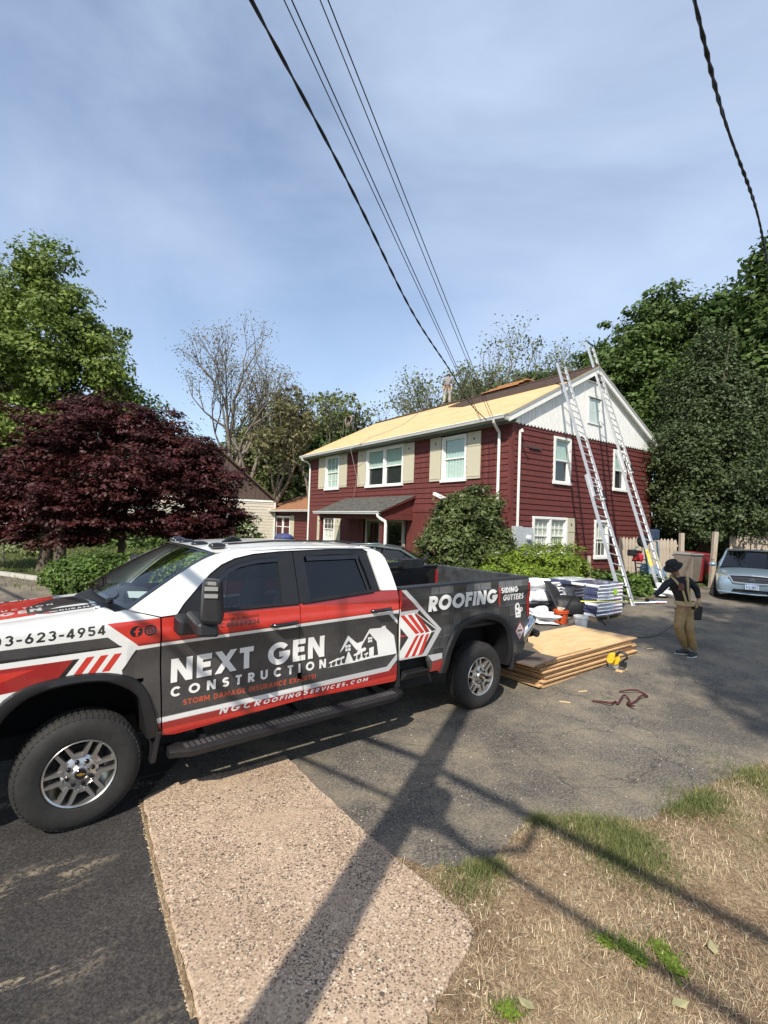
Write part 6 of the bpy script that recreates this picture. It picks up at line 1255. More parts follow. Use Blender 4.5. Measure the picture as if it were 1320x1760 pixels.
cf = aty(1292, 1036, 13.6); sedan('silver blue saloon car parked facing the driveway at the right edge', (cf.x, cf.y, gh(cf.x, cf.y)-.02), math.atan2(.80, .60), SIL)
q = aty(690, 1000, 12.9); sedan('dark green car parked beyond the truck bed, mostly hidden', (q.x+1.9, q.y-.1, gh(q.x, q.y)-.10), math.radians(178), CARG, False)
# white car far left
q = aty(150, 960, 58); sedan('small white car parked far off between the maple trunks', (q.x, 58, gh(0, 58)), math.radians(100), PW, False)
q = aty(186, 972, 12.9); tag(lump('white_cover', (q.x, q.y, q.z), (.24, .3, .14), mat('white_sheet', (.7, .7, .7), .5), 6, .08), 'rounded white cover just showing above the clipped hedge', 'cover')
# ------------------------------------------------------------------ utility pole and wires
pole = thing('utility_pole', 'tall wooden utility pole standing behind the camera with cables', 'utility pole', (-1.48, -.55, 0)); PWD = mat('pole_wood', (.16, .11, .075), .9, var=.3, stretch=(5, 5, .6))
obj('pole_shaft', MB().tube([(0, 0, -.1), (0, 0, 4.5), (0, 0, 9.4)], [.155, .135, .105], 16), PWD, pole, smooth=50)
obj('crossarm', MB().beam((-1.9, .15, 8.5), (.9, -.15, 8.5), .10, .12), PWD, pole); m = MB(); m.lathe([(0, -.05), (.12, -.04), (.13, .3), (.10, .38), (0, .4)], 16, 2, (.24, .05, 4.6)); obj('terminal_box', m, BLK, pole)
m = MB(); m.tube([(.12, .0, 5.2), (.3, -.15, 4.75), (.55, -.3, 4.55), (.85, -.45, 4.75), (.9, -.5, 5.1), (.7, -.4, 5.35)], .035, 6); obj('cable_loop', m, BLK, pole)
WIRE = mat('wire_black', (.012, .012, .014), .5); WIRG = mat('wire_grey', (.035, .04, .045), .5)
def wire(a, b, sag, r, label, twist=0, name='overhead_wire', n=70, grp=None, mt=None, ph=0):
    a = Vector(a); b = Vector(b); pts = []; d = (b-a).normalized(); s = d.cross(Vector((0, 0, 1))).normalized(); L_ = (b-a).length
    if twist: n = 150
    def P_(t): return a+(b-a)*t-Vector((0, 0, 4*sag*t*(1-t)))
    m = MB()
    if twist:
        for k in range(2):
            q = []
            for i in range(n+1):
                t = i/n; al = L_*t/twist*2*math.pi+math.pi*k+ph; q.append(P_(t)+(s*math.cos(al)+Vector((0, 0, 1))*math.sin(al))*r*.9+s*.03*math.sin(L_*t*1.1+1))
            m.tube(q, r, 6)
    else: m.tube([P_(i/n) for i in range(n+1)], r, 6)
    return tag(obj(name, m, mt or WIRE, smooth=60), label, 'cable', grp)
def hw_(x, y, z): return HM @ Vector((x, y, z))
GR = 'overhead service wires to the house'
wire((-2.56, -.75, 6.85), hw_(-.60, -.62, 5.80), .62, .0095, 'thick black twisted service cable, lowest of the wires to the house corner', .75, grp=GR)
wire((-3.22, -.4, 8.56), hw_(-.85, -.62, 5.84), .05, .0075, 'left strand of the middle pair of overhead wires', grp=GR, mt=WIRG); wire((-3.18, -.4, 8.68), hw_(-.80, -.62, 5.84), .05, .0085, 'right strand of the middle pair of overhead wires', grp=GR, mt=WIRE)
wire((-3.28, -.4, 9.55), hw_(-.40, -.62, 5.88), .06, .0075, 'left strand of the upper pair of overhead wires', grp=GR, mt=WIRG); wire((-3.22, -.4, 9.62), hw_(-.30, -.62, 5.88), .05, .0085, 'right strand of the upper pair of overhead wires', grp=GR, mt=WIRE)
ra_, rb_ = aty(1190, 0, 5.0), aty(1318, 436, 10.0); wire(ra_-(rb_-ra_)*1.05, rb_+(rb_-ra_)*4, 0, .016, 'thick twisted cable crossing the sky at the upper right', .5, n=120)
for k, (z0, r) in enumerate(((5.5, .05), (4.75, .032))):
    wire((-14, 9.3, z0+.3), (-1.4, -.5, z0), .2, r, 'street cable running left from the utility pole' if k else 'thick street cable running left from the utility pole'); wire((-1.4, -.6, z0), (11, -14, z0+.3), .1, r, 'street cable running right from the utility pole' if k else 'thick street cable running right from the utility pole')
# ------------------------------------------------------------------ people
SKIN = mat('skin', (.30, .165, .11), .55); HAIR = mat('dark_hair', (.02, .015, .012), .8)
def skin_mesh(name, joints, bones, root, m_, parent=None, sub=1, loc=(0, 0, 0)):
    ks = list(joints); idx = {k: i for i, k in enumerate(ks)}; me = bpy.data.meshes.new(name); me.from_pydata([joints[k][0] for k in ks], [(idx[a], idx[b]) for a, b in bones], []); o = bpy.data.objects.new(name, me); SC.collection.objects.link(o)
    sk = o.modifiers.new('skin', 'SKIN'); sk.use_smooth_shade = True; sk.branch_smoothing = .4
    for k in ks:
        r = joints[k][1]; r = r if isinstance(r, tuple) else (r, r); me.skin_vertices[0].data[idx[k]].radius = r; me.skin_vertices[0].data[idx[k]].use_root = (k == root)
    s = o.modifiers.new('sub', 'SUBSURF'); s.levels = s.render_levels = sub+1
    dg = bpy.context.evaluated_depsgraph_get(); nm = bpy.data.meshes.new_from_object(o.evaluated_get(dg)); bpy.data.objects.remove(o)
    nm.materials.clear(); nm.materials.append(m_); nm.polygons.foreach_set('use_smooth', [True]*len(nm.polygons)); q = bpy.data.objects.new(name, nm); SC.collection.objects.link(q); q.location = loc
    if parent: q.parent = parent
    return q
def V_(*a): return Vector(a)
def person(label, base, J, cols, group=None, hat=None, glove=None, belt=None):
    """J: joint name -> world position; the whole body is one skinned surface, clothes lie over it"""
    t = thing('person', label, 'person', base, 0, group); B = Vector(base); j = {k: Vector(v)-B for k, v in J.items()}
    sc = J.get('_s', 1) if not isinstance(J.get('_s', 1), Vector) else 1
    fwd = (j['nose']-j['head']).normalized(); up = (j['head']-j['neck']).normalized()
    body = {'pel': (j['pel'], (.12, .10)), 'wai': (j['pel'].lerp(j['chest'], .5), (.11, .09)), 'chest': (j['chest'], (.14, .10)), 'nb': (j['neck'], (.055, .055)), 'nt': (j['head']-up*.07+fwd*-.01, (.055, .06)), 'hd': (j['head'], (.078, .092)), 'ht': (j['head']+up*.075, (.07, .082))}
    bn = [('pel', 'wai'), ('wai', 'chest'), ('chest', 'nb'), ('nb', 'nt'), ('nt', 'hd'), ('hd', 'ht')]
    for s in 'lr':
        body.update({'sh'+s: (j['sh'+s], .055), 'el'+s: (j['el'+s], .04), 'wr'+s: (j['wr'+s], (.026, .03)), 'hip'+s: (j['hip'+s], .085), 'kn'+s: (j['kn'+s], .058), 'an'+s: (j['an'+s], .042)}); bn += [('chest', 'sh'+s), ('sh'+s, 'el'+s), ('el'+s, 'wr'+s), ('pel', 'hip'+s), ('hip'+s, 'kn'+s), ('kn'+s, 'an'+s)]
        hd = (j['ha'+s]-j['wr'+s]).normalized(); pn = hd.cross(fwd);
        if pn.length < .1: pn = hd.cross(V_(0, 0, 1))
        pn.normalize(); sd = pn.cross(hd).normalized(); pm = j['wr'+s]+hd*.055; body['pm'+s] = (pm, (.036, .018)); bn.append(('wr'+s, 'pm'+s))
        for f in range(4):
            o = (f-1.5)*.019; L = (.065, .078, .082, .07)[f]*.95; a = pm+hd*.035+sd*o; b = a+hd*L*.5+pn*.010; c = b+hd*L*.32+pn*.026; body['f%d'%f+s] = (a, .009); body['g%d'%f+s] = (b, .0085); body['h%d'%f+s] = (c, .007); bn += [('pm'+s, 'f%d'%f+s), ('f%d'%f+s, 'g%d'%f+s), ('g%d'%f+s, 'h%d'%f+s)]
        a = pm+sd*.036+hd*-.01; b = a+sd*.018+hd*.03+pn*.012; body['t1'+s] = (a, .012); body['t2'+s] = (b, .009); bn += [('pm'+s, 't1'+s), ('t1'+s, 't2'+s)]
    bd = skin_mesh('body', body, bn, 'pel', SKIN, t, 1)
    # face
    side = up.cross(fwd).normalized(); m = MB(); h = j['head']; m.ball(tuple(h+fwd*.095-up*.01), (.014, .014, .022), 8, 6); obj('nose', m, SKIN, t, smooth='all')
    m = MB(); 
    for s in (-1, 1): m.ball(tuple(h+fwd*.083+side*.033*s+up*.018), (.013, .013, .008), 8, 6)
    obj('eyes', m, HAIR, t, smooth='all'); m = MB(); m.ball(tuple(h+fwd*.086-up*.045), (.02, .02, .006), 8, 5); obj('mouth', m, mat('lips', (.2, .07, .06), .6), t, smooth='all')
    for s in (-1, 1): m = MB(); m.ball(tuple(h+side*.083*s), (.014, .014, .03), 8, 6); obj('ear', m, SKIN, t, smooth='all')
    # clothes
    sh = {'wai0': (j['pel']+up*.0+V_(0, 0, .0), (.15, .125)), 'wai': (j['pel'].lerp(j['chest'], .5), (.135, .112)), 'chest': (j['chest'], (.185, .14)), 'nb': (j['neck']-V_(0, 0, .02), (.085, .085))}; bs = [('wai0', 'wai'), ('wai', 'chest'), ('chest', 'nb')]
    for s in 'lr':
        e = j['wr'+s].lerp(j['el'+s], .12); sh.update({'sh'+s: (j['sh'+s], .082), 'm'+s: (j['sh'+s].lerp(j['el'+s], .5), .068), 'el'+s: (j['el'+s], .057), 'n'+s: (j['el'+s].lerp(j['wr'+s], .5), .047), 'e'+s: (e, .040)}); bs += [('chest', 'sh'+s), ('sh'+s, 'm'+s), ('m'+s, 'el'+s), ('el'+s, 'n'+s), ('n'+s, 'e'+s)]
    skin_mesh('shirt', sh, bs, 'wai0', cols[0], t, 1)
    tr = {'pel': (j['pel']+V_(0, 0, .03), (.125, .10))}; bt = []
    for s in 'lr':
        tr.update({'hip'+s: (j['hip'+s]*.7+j['pel']*.3-V_(0, 0, .02), .10), 'th'+s: (j['hip'+s].lerp(j['kn'+s], .5), .10), 'kn'+s: (j['kn'+s], .082), 'cf'+s: (j['kn'+s].lerp(j['an'+s], .5), .083), 'cg'+s: (j['kn'+s].lerp(j['an'+s], .85), .062), 'an'+s: (j['an'+s], .070)}); bt += [('pel', 'hip'+s), ('hip'+s, 'th'+s), ('th'+s, 'kn'+s), ('kn'+s, 'cf'+s), ('cf'+s, 'cg'+s), ('cg'+s, 'an'+s)]
    tz_ = skin_mesh('trousers', tr, bt, 'pel', cols[1], t, 1)
    for s in 'lr':
        toe = j['toe'+s]; an = j['an'+s]; d = (toe-an); d.z = 0; d.normalize(); gz = toe.z; fo = {'a': (an-V_(0, 0, .03), (.05, .055)), 'hl': (V_(an.x, an.y, gz+.035)-d*.045, (.042, .034)), 'b': (V_(an.x, an.y, gz+.045)+d*.07, (.048, .042)), 'c': (V_(an.x, an.y, gz+.03)+d*.17, (.045, .026))}
        so2 = skin_mesh('shoe', fo, [('a', 'hl'), ('a', 'b'), ('b', 'c')], 'a', cols[2], t, 1)
        m = MB(); c = V_(an.x, an.y, gz+.008)+d*.06; m.T = Matrix.Translation(c) @ Matrix.Rotation(math.atan2(d.y, d.x), 4, 'Z'); m.ball((0, 0, 0), (.145, .052, .014), 16, 6); obj('sole', m, mat('sole_white', (.5, .5, .48), .6), so2, smooth='all')
        if glove:
            gl = {k: (v[0], tuple(q*1.25 for q in v[1]) if isinstance(v[1], tuple) else v[1]*1.4) for k, v in body.items() if k[-1] == s and k[:2] in ('wr', 'pm', 'f0', 'f1', 'f2', 'f3', 'g0', 'g1', 'g2', 'g3', 'h0', 'h1', 'h2', 'h3', 't1', 't2')}
            gl['wr'+s] = (j['wr'+s]-(j['ha'+s]-j['wr'+s]).normalized()*.03, .042); skin_mesh('glove', gl, [(a, b) for a, b in bn if a in gl and b in gl], 'wr'+s, glove, t, 1)
    if hat == 'bucket':
        m = MB(); m.T = Matrix.Translation(h+up*.06-fwd*.012) @ up.to_track_quat('Z', 'Y').to_matrix().to_4x4(); rows = []
        for r, z in ((.158, -.030), (.135, -.006), (.104, .0), (.102, .05), (.094, .082), (.06, .096), (0, .10)):
            rows.append([(r*math.cos(a)*(1.0), r*1.05*math.sin(a), z+(.012*math.sin(2*a+.6) if r > .14 else 0)) for a in np.linspace(0, 2*math.pi, 29)])
        m.grid(rows); ht = obj('hat', m, mat('black_cloth', (.009, .009, .010), .85, bump=.2), t, smooth='all'); s_ = ht.modifiers.new('s', 'SOLIDIFY'); s_.thickness = .006
        m = MB(); 
        for s in (-1, 1): m.ball(tuple(h+fwd*.095+side*.034*s+up*.018), (.026, .026, .016), 10, 6)
        obj('glasses', m, GBLK, t, smooth='all')
    else:
        m = MB(); m.T = Matrix.Translation(h+up*.035-fwd*.012) @ up.to_track_quat('Z', 'Y').to_matrix().to_4x4(); m.ball((0, 0, .0), (.098, .098, .092), 14, 9); obj('hair' if hat != 'cap' else 'cap', m, HAIR if hat != 'cap' else mat('black_cloth', (.018, .018, .02), .85), t, smooth='all')
    return t, j, fwd, up, side
# the worker with the tape measure; joints read at his distance
YW = 8.87
def w_(u, v, dy=0): return aty(u, v, YW+dy)
J = dict(head=w_(1158, 977, -.02), nose=w_(1158, 977, -.02)+Vector((-.055, -.085, -.005)), neck=w_(1164, 991, .02), chest=w_(1168, 1007, .02), pel=w_(1177, 1044, .05), shr=w_(1150, 997, .0), shl=w_(1183, 996, -.03), elr=w_(1137, 1014, -.06), wrr=w_(1122, 1026, -.14), har=w_(1112, 1031, -.2), ell=w_(1198, 1014, .02), wrl=w_(1201, 1032, -.02), hal=w_(1199, 1045, -.05),
         hipr=w_(1171, 1049, .04), hipl=w_(1183, 1048, .06), knr=w_(1166, 1079, -.12), knl=w_(1184, 1081, -.1), anr=w_(1179, 1113, .05), anl=w_(1193, 1117, -.05), toer=gp(1166, 1124), toel=gp(1182, 1131))
DRK = mat('dark_shirt', (.012, .013, .018), .85, var=.2, bump=1, bscale=14); KHA = mat('khaki_trousers', (.26, .175, .075), .85, var=.22, vscale=9, bump=.8, bscale=12); SHOE = mat('shoe_cloth', (.03, .03, .03), .7); GLV = mat('tan_glove', (.50, .33, .15), .7, var=.2)
bz = gp(1180, 1128)
wk, wj, wf, wu, wsd = person('worker in dark shirt, khaki trousers and black bucket hat pulling out a yellow tape measure', tuple(bz), J, (DRK, KHA, SHOE), hat='bucket', glove=GLV)
Bz = Vector(bz)
m = MB(); m.tube([tuple(wj['shl']+Vector((-.03, .02, .08))), tuple(wj['shl']+Vector((-.09, -.13, .02))), tuple(wj['chest']+Vector((.05, -.165, -.04))), tuple(wj['pel']+Vector((.02, -.14, .08)))], .02, 6); m.tube([tuple(wj['shr']+Vector((.03, .02, .08))), tuple(wj['shr']+Vector((.05, -.12, .0))), tuple(wj['chest']+Vector((-.05, -.17, -.04))), tuple(wj['pel']+Vector((-.05, -.14, .08)))], .02, 6); obj('harness', m, mat('tan_strap', (.42, .33, .17), .8), wk, smooth=60)
m = MB(); m.T = Matrix.Translation(wj['chest']+Vector((-.07, -.18, .0))); m.box(-.05, .04, -.02, .03, -.06, .06); obj('radio_pouch', m, mat('brown_leather', (.12, .05, .03), .6), wk, bevel=.01)
m = MB(); rows = []
for r, z in ((.165, -.02), (.172, 0), (.172, .045), (.165, .06)): rows.append([(wj['pel'].x+r*math.cos(a), wj['pel'].y+r*.86*math.sin(a), wj['pel'].z+.06+z) for a in np.linspace(0, 2*math.pi, 25)])
m.grid(rows); obj('tool_belt', m, mat('tan_strap', (.42, .33, .17), .8), wk, smooth='all')
for dx, dy in ((.19, .02), (.14, .14)): m = MB(); m.T = Matrix.Translation(wj['pel']+Vector((dx, dy-.05, -.08))); m.hexa([(-.07, -.05, -.13), (.07, -.05, -.13), (.07, .06, -.13), (-.07, .06, -.13), (-.085, -.07, .12), (.085, -.07, .12), (.085, .07, .12), (-.085, .07, .12)]); obj('tool_pouch', m, mat('black_pouch', (.015, .015, .016), .7), wk, bevel=.02)
hp = Vector(J['har']); te = aty(998, 1033, YW-.1); d = te-hp; tm = MB(); tm.T = None
pts = [hp+d*f+Vector((0, 0, -.05*4*f*(1-f)*.4)) for f in np.linspace(0, 1, 18)]; m = MB(); m.grid([[tuple(p+Vector((0, .0, .009))) for p in pts], [tuple(p+Vector((0, .004, 0))) for p in pts], [tuple(p+Vector((0, 0, -.009))) for p in pts]]); tp_ = thing('tape_measure', 'yellow steel tape measure stretched out from the worker hand', 'tape measure', tuple(hp)); o = obj('tape', m, mat('tape_yellow', (.72, .70, .10), .35), tp_); o.location = -hp
obj('case', MB().box(-.03, .03, -.02, .02, -.035, .025), BLK, tp_, bevel=.01)
# roofers
GRY = mat('grey_shirt', (.20, .19, .175), .85, var=.15); BRN = mat('brown_jumper', (.19, .16, .13), .9, var=.2); LTR = mat('dusty_trousers', (.32, .29, .255), .85, var=.35, vscale=9); 
def roofer(label, uv, face, pose, cols, hat):
    b = onroof(*uv); b.z += .02; f = Vector((math.cos(face), math.sin(face), 0)); r = Vector((f.y, -f.x, 0)); up = Vector((0, 0, 1))
    P_ = lambda a, s, h: b+f*a+r*s+up*h
    if pose == 'stand': J = dict(pel=P_(0, 0, .90), chest=P_(.10, 0, 1.22), neck=P_(.20, 0, 1.42), head=P_(.27, .0, 1.55), nose=P_(.36, 0, 1.50), shr=P_(.12, .18, 1.36), shl=P_(.12, -.18, 1.36), elr=P_(.16, .28, 1.10), ell=P_(.18, -.26, 1.12), wrr=P_(.34, .22, .98), wrl=P_(.36, -.18, 1.0), har=P_(.42, .18, .95), hal=P_(.44, -.14, .97), hipr=P_(0, .10, .86), hipl=P_(0, -.10, .86), knr=P_(.06, .13, .48), knl=P_(.04, -.13, .46), anr=P_(.0, .14, .08), anl=P_(-.04, -.15, .08), toer=P_(.15, .14, -.0), toel=P_(.12, -.15, 0))
    else: J = dict(pel=P_(-.22, 0, .62), chest=P_(.14, 0, .84), neck=P_(.34, 0, .86), head=P_(.44, 0, .78), nose=P_(.46, 0, .68), shr=P_(.24, .19, .84), shl=P_(.24, -.19, .84), elr=P_(.36, .22, .58), ell=P_(.36, -.22, .58), wrr=P_(.46, .12, .36), wrl=P_(.46, -.12, .36), har=P_(.5, .08, .26), hal=P_(.5, -.08, .26), hipr=P_(-.2, .11, .58), hipl=P_(-.2, -.11, .58), knr=P_(.14, .2, .44), knl=P_(.14, -.2, .42), anr=P_(-.04, .2, .08), anl=P_(-.04, -.2, .08), toer=P_(.12, .2, 0), toel=P_(.12, -.2, 0))
    return person(label, tuple(b), J, cols, hat=hat)
r1 = roofer('roofer in grey shirt and dusty trousers with tool belt standing near the ridge', (768, 696), math.radians(75), 'stand', (GRY, LTR, mat('red_boot', (.12, .04, .03), .7)), 'cap')
m = MB(); m.lathe([(.17, -.04), (.18, 0), (.17, .05)], 20, 2, tuple(r1[1]['pel']+Vector((0, 0, .06)))); m2 = r1[1]['pel']; obj('tool_belt', m, mat('brown_leather', (.12, .05, .03), .6), r1[0])
for dx in (-.2, .2): m = MB(); m.T = Matrix.Translation(m2+Vector((dx, -.08, -.05))); m.box(-.045, .045, -.045, .045, -.10, .08); obj('tool_pouch', m, mat('tan_strap', (.42, .33, .17), .8), r1[0], bevel=.02)
r2 = roofer('roofer in brown jumper crouching over the left end of the roof', (602, 741), math.radians(-110), 'crouch', (BRN, LTR, SHOE), 'cap')
q = onroof(618, 736); tag(obj('nail_gun', MB().box(-.15, .15, -.05, .05, .02, .14), mat('steel', (.45, .45, .45), .35, .9), None, loc=q, rotz=.4, bevel=.02), 'small metal nail gun on the sheathing beside the crouching roofer', 'nail gun')
# ------------------------------------------------------------------ trees and shrubs
def leafmat(name, col, var=.35, trans=.3, vs=.9, rough=.55): return mat(name, col, rough, var=var, vscale=vs, island=.35, trans=trans, spec=.3)
def leaves(C, N, size, rs, jit=.6, asp=.62, up=.35):
    """quads at centres C with preferred normals N -> vertices, faces"""
    n = len(C); nn = N + rs.randn(n, 3)*jit + np.array([0, 0, up]); nn /= np.linalg.norm(nn, axis=1)[:, None]+1e-9
    a = rs.randn(n, 3); t = np.cross(nn, a); t /= np.linalg.norm(t, axis=1)[:, None]+1e-9; b = np.cross(nn, t); s = (size*(.6+.8*rs.rand(n)))[:, None]
    fold = nn*s*.18
    V = np.stack([C-t*s, C+b*s*asp-fold, C+t*s, C-b*s*asp-fold], 1).reshape(-1, 3); F = np.arange(4*n).reshape(n, 4); return V, F
def crown(name, lobes, nclump, per, rc, size, m_, parent, seed, shell=.75, flat=.7, jit=.6, up=.35, asp=.62, irr=.16):
    rs = np.random.RandomState(seed); vol = np.array([l[1][0]*l[1][1]*l[1][2] for l in lobes])**.75; pick = rs.choice(len(lobes), nclump, p=vol/vol.sum()); ctr = np.array([l[0] for l in lobes])[pick]; rad = np.array([l[1] for l in lobes])[pick]
    d = rs.randn(nclump, 3); d /= np.linalg.norm(d, axis=1)[:, None]; r = (shell+(1-shell)*rs.rand(nclump))**1.0; r = np.where(rs.rand(nclump) < .2, r*rs.rand(nclump), r)
    K = rs.randn(6, 3)*3.2; ph = rs.rand(6)*6.28; w = 1+irr*np.sin(d@K.T+ph+pick[:, None]).mean(1)*2.0
    P = ctr+d*rad*(r*w)[:, None]; rcs = rc*(.45+1.0*rs.rand(nclump))
    g = rs.randn(nclump, per, 3); g /= np.linalg.norm(g, axis=2)[..., None]; g *= (rs.rand(nclump, per, 1)**.45); off = g*rcs[:, None, None]*np.array([1, 1, flat]); C = (P[:, None]+off).reshape(-1, 3); N = (g*.8+d[:, None]*.5+np.array([0, 0, .25])).reshape(-1, 3)
    V, F = leaves(C, N, size, rs, jit, asp, up); o = bulk(name, V, F, m_, parent); return o, P
def limbs(m, base, targets, r0, seed, wob=.12, n=5, fork=.35):
    rg = random.Random(seed); base = Vector(base)
    for tg in targets:
        tg = Vector(tg); pts = []; 
        for i in range(n+1):
            f = i/n; p = base.lerp(tg, f); p.z += math.sin(math.pi*f)*-.0; p += Vector((rg.uniform(-1, 1), rg.uniform(-1, 1), rg.uniform(-1, 1)))*wob*math.sin(math.pi*f); pts.append(p)
        m.tube(pts, [r0*(1-.8*i/n) for i in range(n+1)], 6, False)
BARK = mat('bark', (.10, .078, .055), .95, var=.35, vscale=6, stretch=(5, 5, .8), bump=.8, bscale=16); BARKL = mat('pale_bark', (.17, .145, .115), .95, var=.3, vscale=6, stretch=(5, 5, .8), bump=.6, bscale=16)
def lobe(u, v, Y, ru, rv, ry=None):              # lobe given by its middle and half sizes as seen, at distance Y
    c = aty(u, v, Y); return ((c.x, c.y, c.z), (ru/CF*Y, ry or (ru+rv)/2/CF*Y, rv/CF*Y))
def tree(name, label, base, lobes, m_, nclump, per, rc, size, r0, seed, bark=None, cat='tree', group=None, trunk_top=None, nl=14, wob=.3, **kw):
    t = thing(name, label, cat, base, 0, group); B = Vector(base); lb = [(tuple(Vector(c)-B), r) for c, r in lobes]
    o, P = crown('crown', lb, nclump, per, rc, size, m_, t, seed, **kw)
    m = MB(); tt = trunk_top or (0, 0, min(c[2]-r[2]*.3 for c, r in lb)); rg = random.Random(seed); tt = Vector(tt); m.tube([(0, 0, -.3), (0, 0, .2), tuple(tt*.5+Vector((rg.uniform(-.1, .1), 0, 0))), tuple(tt)], [r0*1.5, r0*1.1, r0*.9, r0*.75], 10, False)
    idx = np.random.RandomState(seed).choice(len(P), min(nl, len(P)), False); limbs(m, tt-Vector((0, 0, .1)), [P[i] for i in idx], r0*.32, seed, wob); obj('trunk', m, bark or BARK, t, smooth='all'); return t
def bare_tree(label, base, H, r0, seed, spread=.55, leafm=None, leafn=4, lsize=.12, lean=(0, 0), depth=6, group=None, bark=None, first=.28, name='bare_tree', ll=.78):
    """open crown of real forking branches with a few young leaves at the twig ends"""
    t = thing(name, label, 'tree', base, 0, group); rg = random.Random(seed); m = MB(); tips = []
    def grow(p, d, L_, r, k):
        n = 4; pts = [p]; dd = d.copy()
        for i in range(n): dd = (dd+Vector((rg.uniform(-1, 1), rg.uniform(-1, 1), rg.uniform(-.4, .9)))*.13).normalized(); pts.append(pts[-1]+dd*L_/n)
        m.tube(pts, [r*(1-.38*i/n) for i in range(n+1)], 7 if k < 2 else (5 if k < 4 else 3), False)
        if k >= depth: tips.append(pts[-1]); return
        if k >= 3: tips.append(pts[2])
        for q in range(rg.choice((2, 2, 3)) if k else 3):
            a = rg.uniform(.25, 1)*spread*(1.1 if k else 1); ax = Vector((rg.uniform(-1, 1), rg.uniform(-1, 1), rg.uniform(-.3, .3))).normalized(); nd = (dd*math.cos(a)+ax.cross(dd).normalized()*math.sin(a)); nd.z += .12; nd.normalize(); grow(pts[-1] if q < 2 else pts[-2], nd, L_*rg.uniform(ll-.1, ll+.06), r*.60 if q else r*.68, k+1)
        
    grow(Vector((0, 0, -.2)), Vector((lean[0], lean[1], 1)).normalized(), H*first, r0, 0); obj('trunk', m, bark or BARKL, t, smooth='all', merge=False, fix=False)
    if leafm:
        rs = np.random.RandomState(seed); T_ = np.array([tuple(q) for q in tips]); C = (T_[:, None]+rs.randn(len(T_), leafn, 3)*np.array([.28, .28, .2])*H/12).reshape(-1, 3); Vv, F = leaves(C, rs.randn(len(C), 3), lsize, rs, .8); bulk('crown', Vv, F, leafm, t)
    return t
G1 = leafmat('leaf_fresh_green', (.145, .20, .040)); G2 = leafmat('leaf_deep_green', (.080, .128, .030)); G3 = leafmat('leaf_mid_green', (.065, .115, .028)); RM = leafmat('leaf_maroon', (.058, .014, .013), .45, .22, 1.1); CED = leafmat('leaf_arborvitae', (.056, .078, .028), .35, .12, 1.4); HG = leafmat('leaf_hedge', (.075, .125, .022), .4, .2, 2); YG = leafmat('leaf_yellow_green', (.17, .24, .030), .3, .25, 2); RH = leafmat('leaf_rhododendron', (.085, .110, .035), .55, .15, 2.5, .4); PAL = leafmat('leaf_pale_brown', (.16, .15, .07), .35, .3); BUD = leafmat('leaf_bud_brown', (.20, .18, .10), .3, .3); OLI = leafmat('leaf_olive', (.15, .18, .065), .35, .3)
def gb(u, Y): p = aty(u, 950, Y); return (p.x, p.y, gh(p.x, p.y))
# big green tree at the left
tree('maple_tree', 'tall bright green maple tree at the left edge', gb(60, 30), [lobe(60, 470, 30, 52, 48), lobe(95, 520, 29, 50, 55), lobe(5, 530, 31, 55, 75), lobe(150, 585, 30, 52, 62), lobe(60, 620, 28, 75, 75), lobe(175, 640, 29, 42, 55), lobe(-30, 640, 30, 70, 90), lobe(90, 720, 29, 90, 60), lobe(205, 690, 30, 42, 50), lobe(-10, 740, 30, 80, 70)], G1, 1050, 70, .95, .125, .38, 31, nl=60, shell=.35, flat=.5, irr=.5)
tree('maple_tree', 'green tree low behind the red maple at the far left', gb(20, 36), [lobe(10, 780, 36, 110, 70), lobe(240, 760, 38, 60, 60), lobe(120, 800, 37, 100, 60)], G3, 420, 40, 1.2, .2, .3, 32, nl=8)
# Japanese maple
tree('japanese_maple', 'wide dark red Japanese maple beside the side road', gb(78, 15.2), [lobe(160, 705, 16, 50, 32), lobe(230, 735, 16, 85, 45), lobe(120, 760, 15.5, 95, 60), lobe(40, 815, 15.5, 90, 55), lobe(30, 915, 15, 60, 26), lobe(130, 925, 15, 60, 20), lobe(300, 780, 16, 70, 55), lobe(350, 800, 16, 48, 42), lobe(355, 840, 16, 62, 55), lobe(230, 830, 15, 110, 60), lobe(110, 870, 15, 110, 45), lobe(-20, 870, 15.5, 70, 60), lobe(392, 888, 16.5, 36, 36), lobe(300, 898, 15.5, 90, 42), lobe(360, 915, 16, 50, 26), lobe(200, 900, 15.5, 70, 30)], RM, 1900, 54, .42, .060, .20, 41, trunk_top=(.1, 0, 1.25), nl=50, wob=.25, shell=.45, flat=.30, up=.9, jit=.45, irr=.42)
for k, (u, Y) in enumerate(((100, 14.6), (205, 16.5), (318, 17.4), (352, 17.8))):
    b = gb(u, Y); m = MB(); m.tube([(0, 0, -.2), (.06, 0, .6), (.0, .1, 1.2), (.15, .1, 2.3)], [.15, .11, .1, .06] if k else [.2, .15, .12, .07], 9, False); tag(obj('small_tree', m, BARK, None, smooth='all', loc=b), ['dark trunk standing beside the red maple trunk at the left', 'thin trunk between the hedge and the far white car', 'dark trunk behind the hedge right end', 'trunk behind the hedge nearest the windscreen'][k], 'tree')
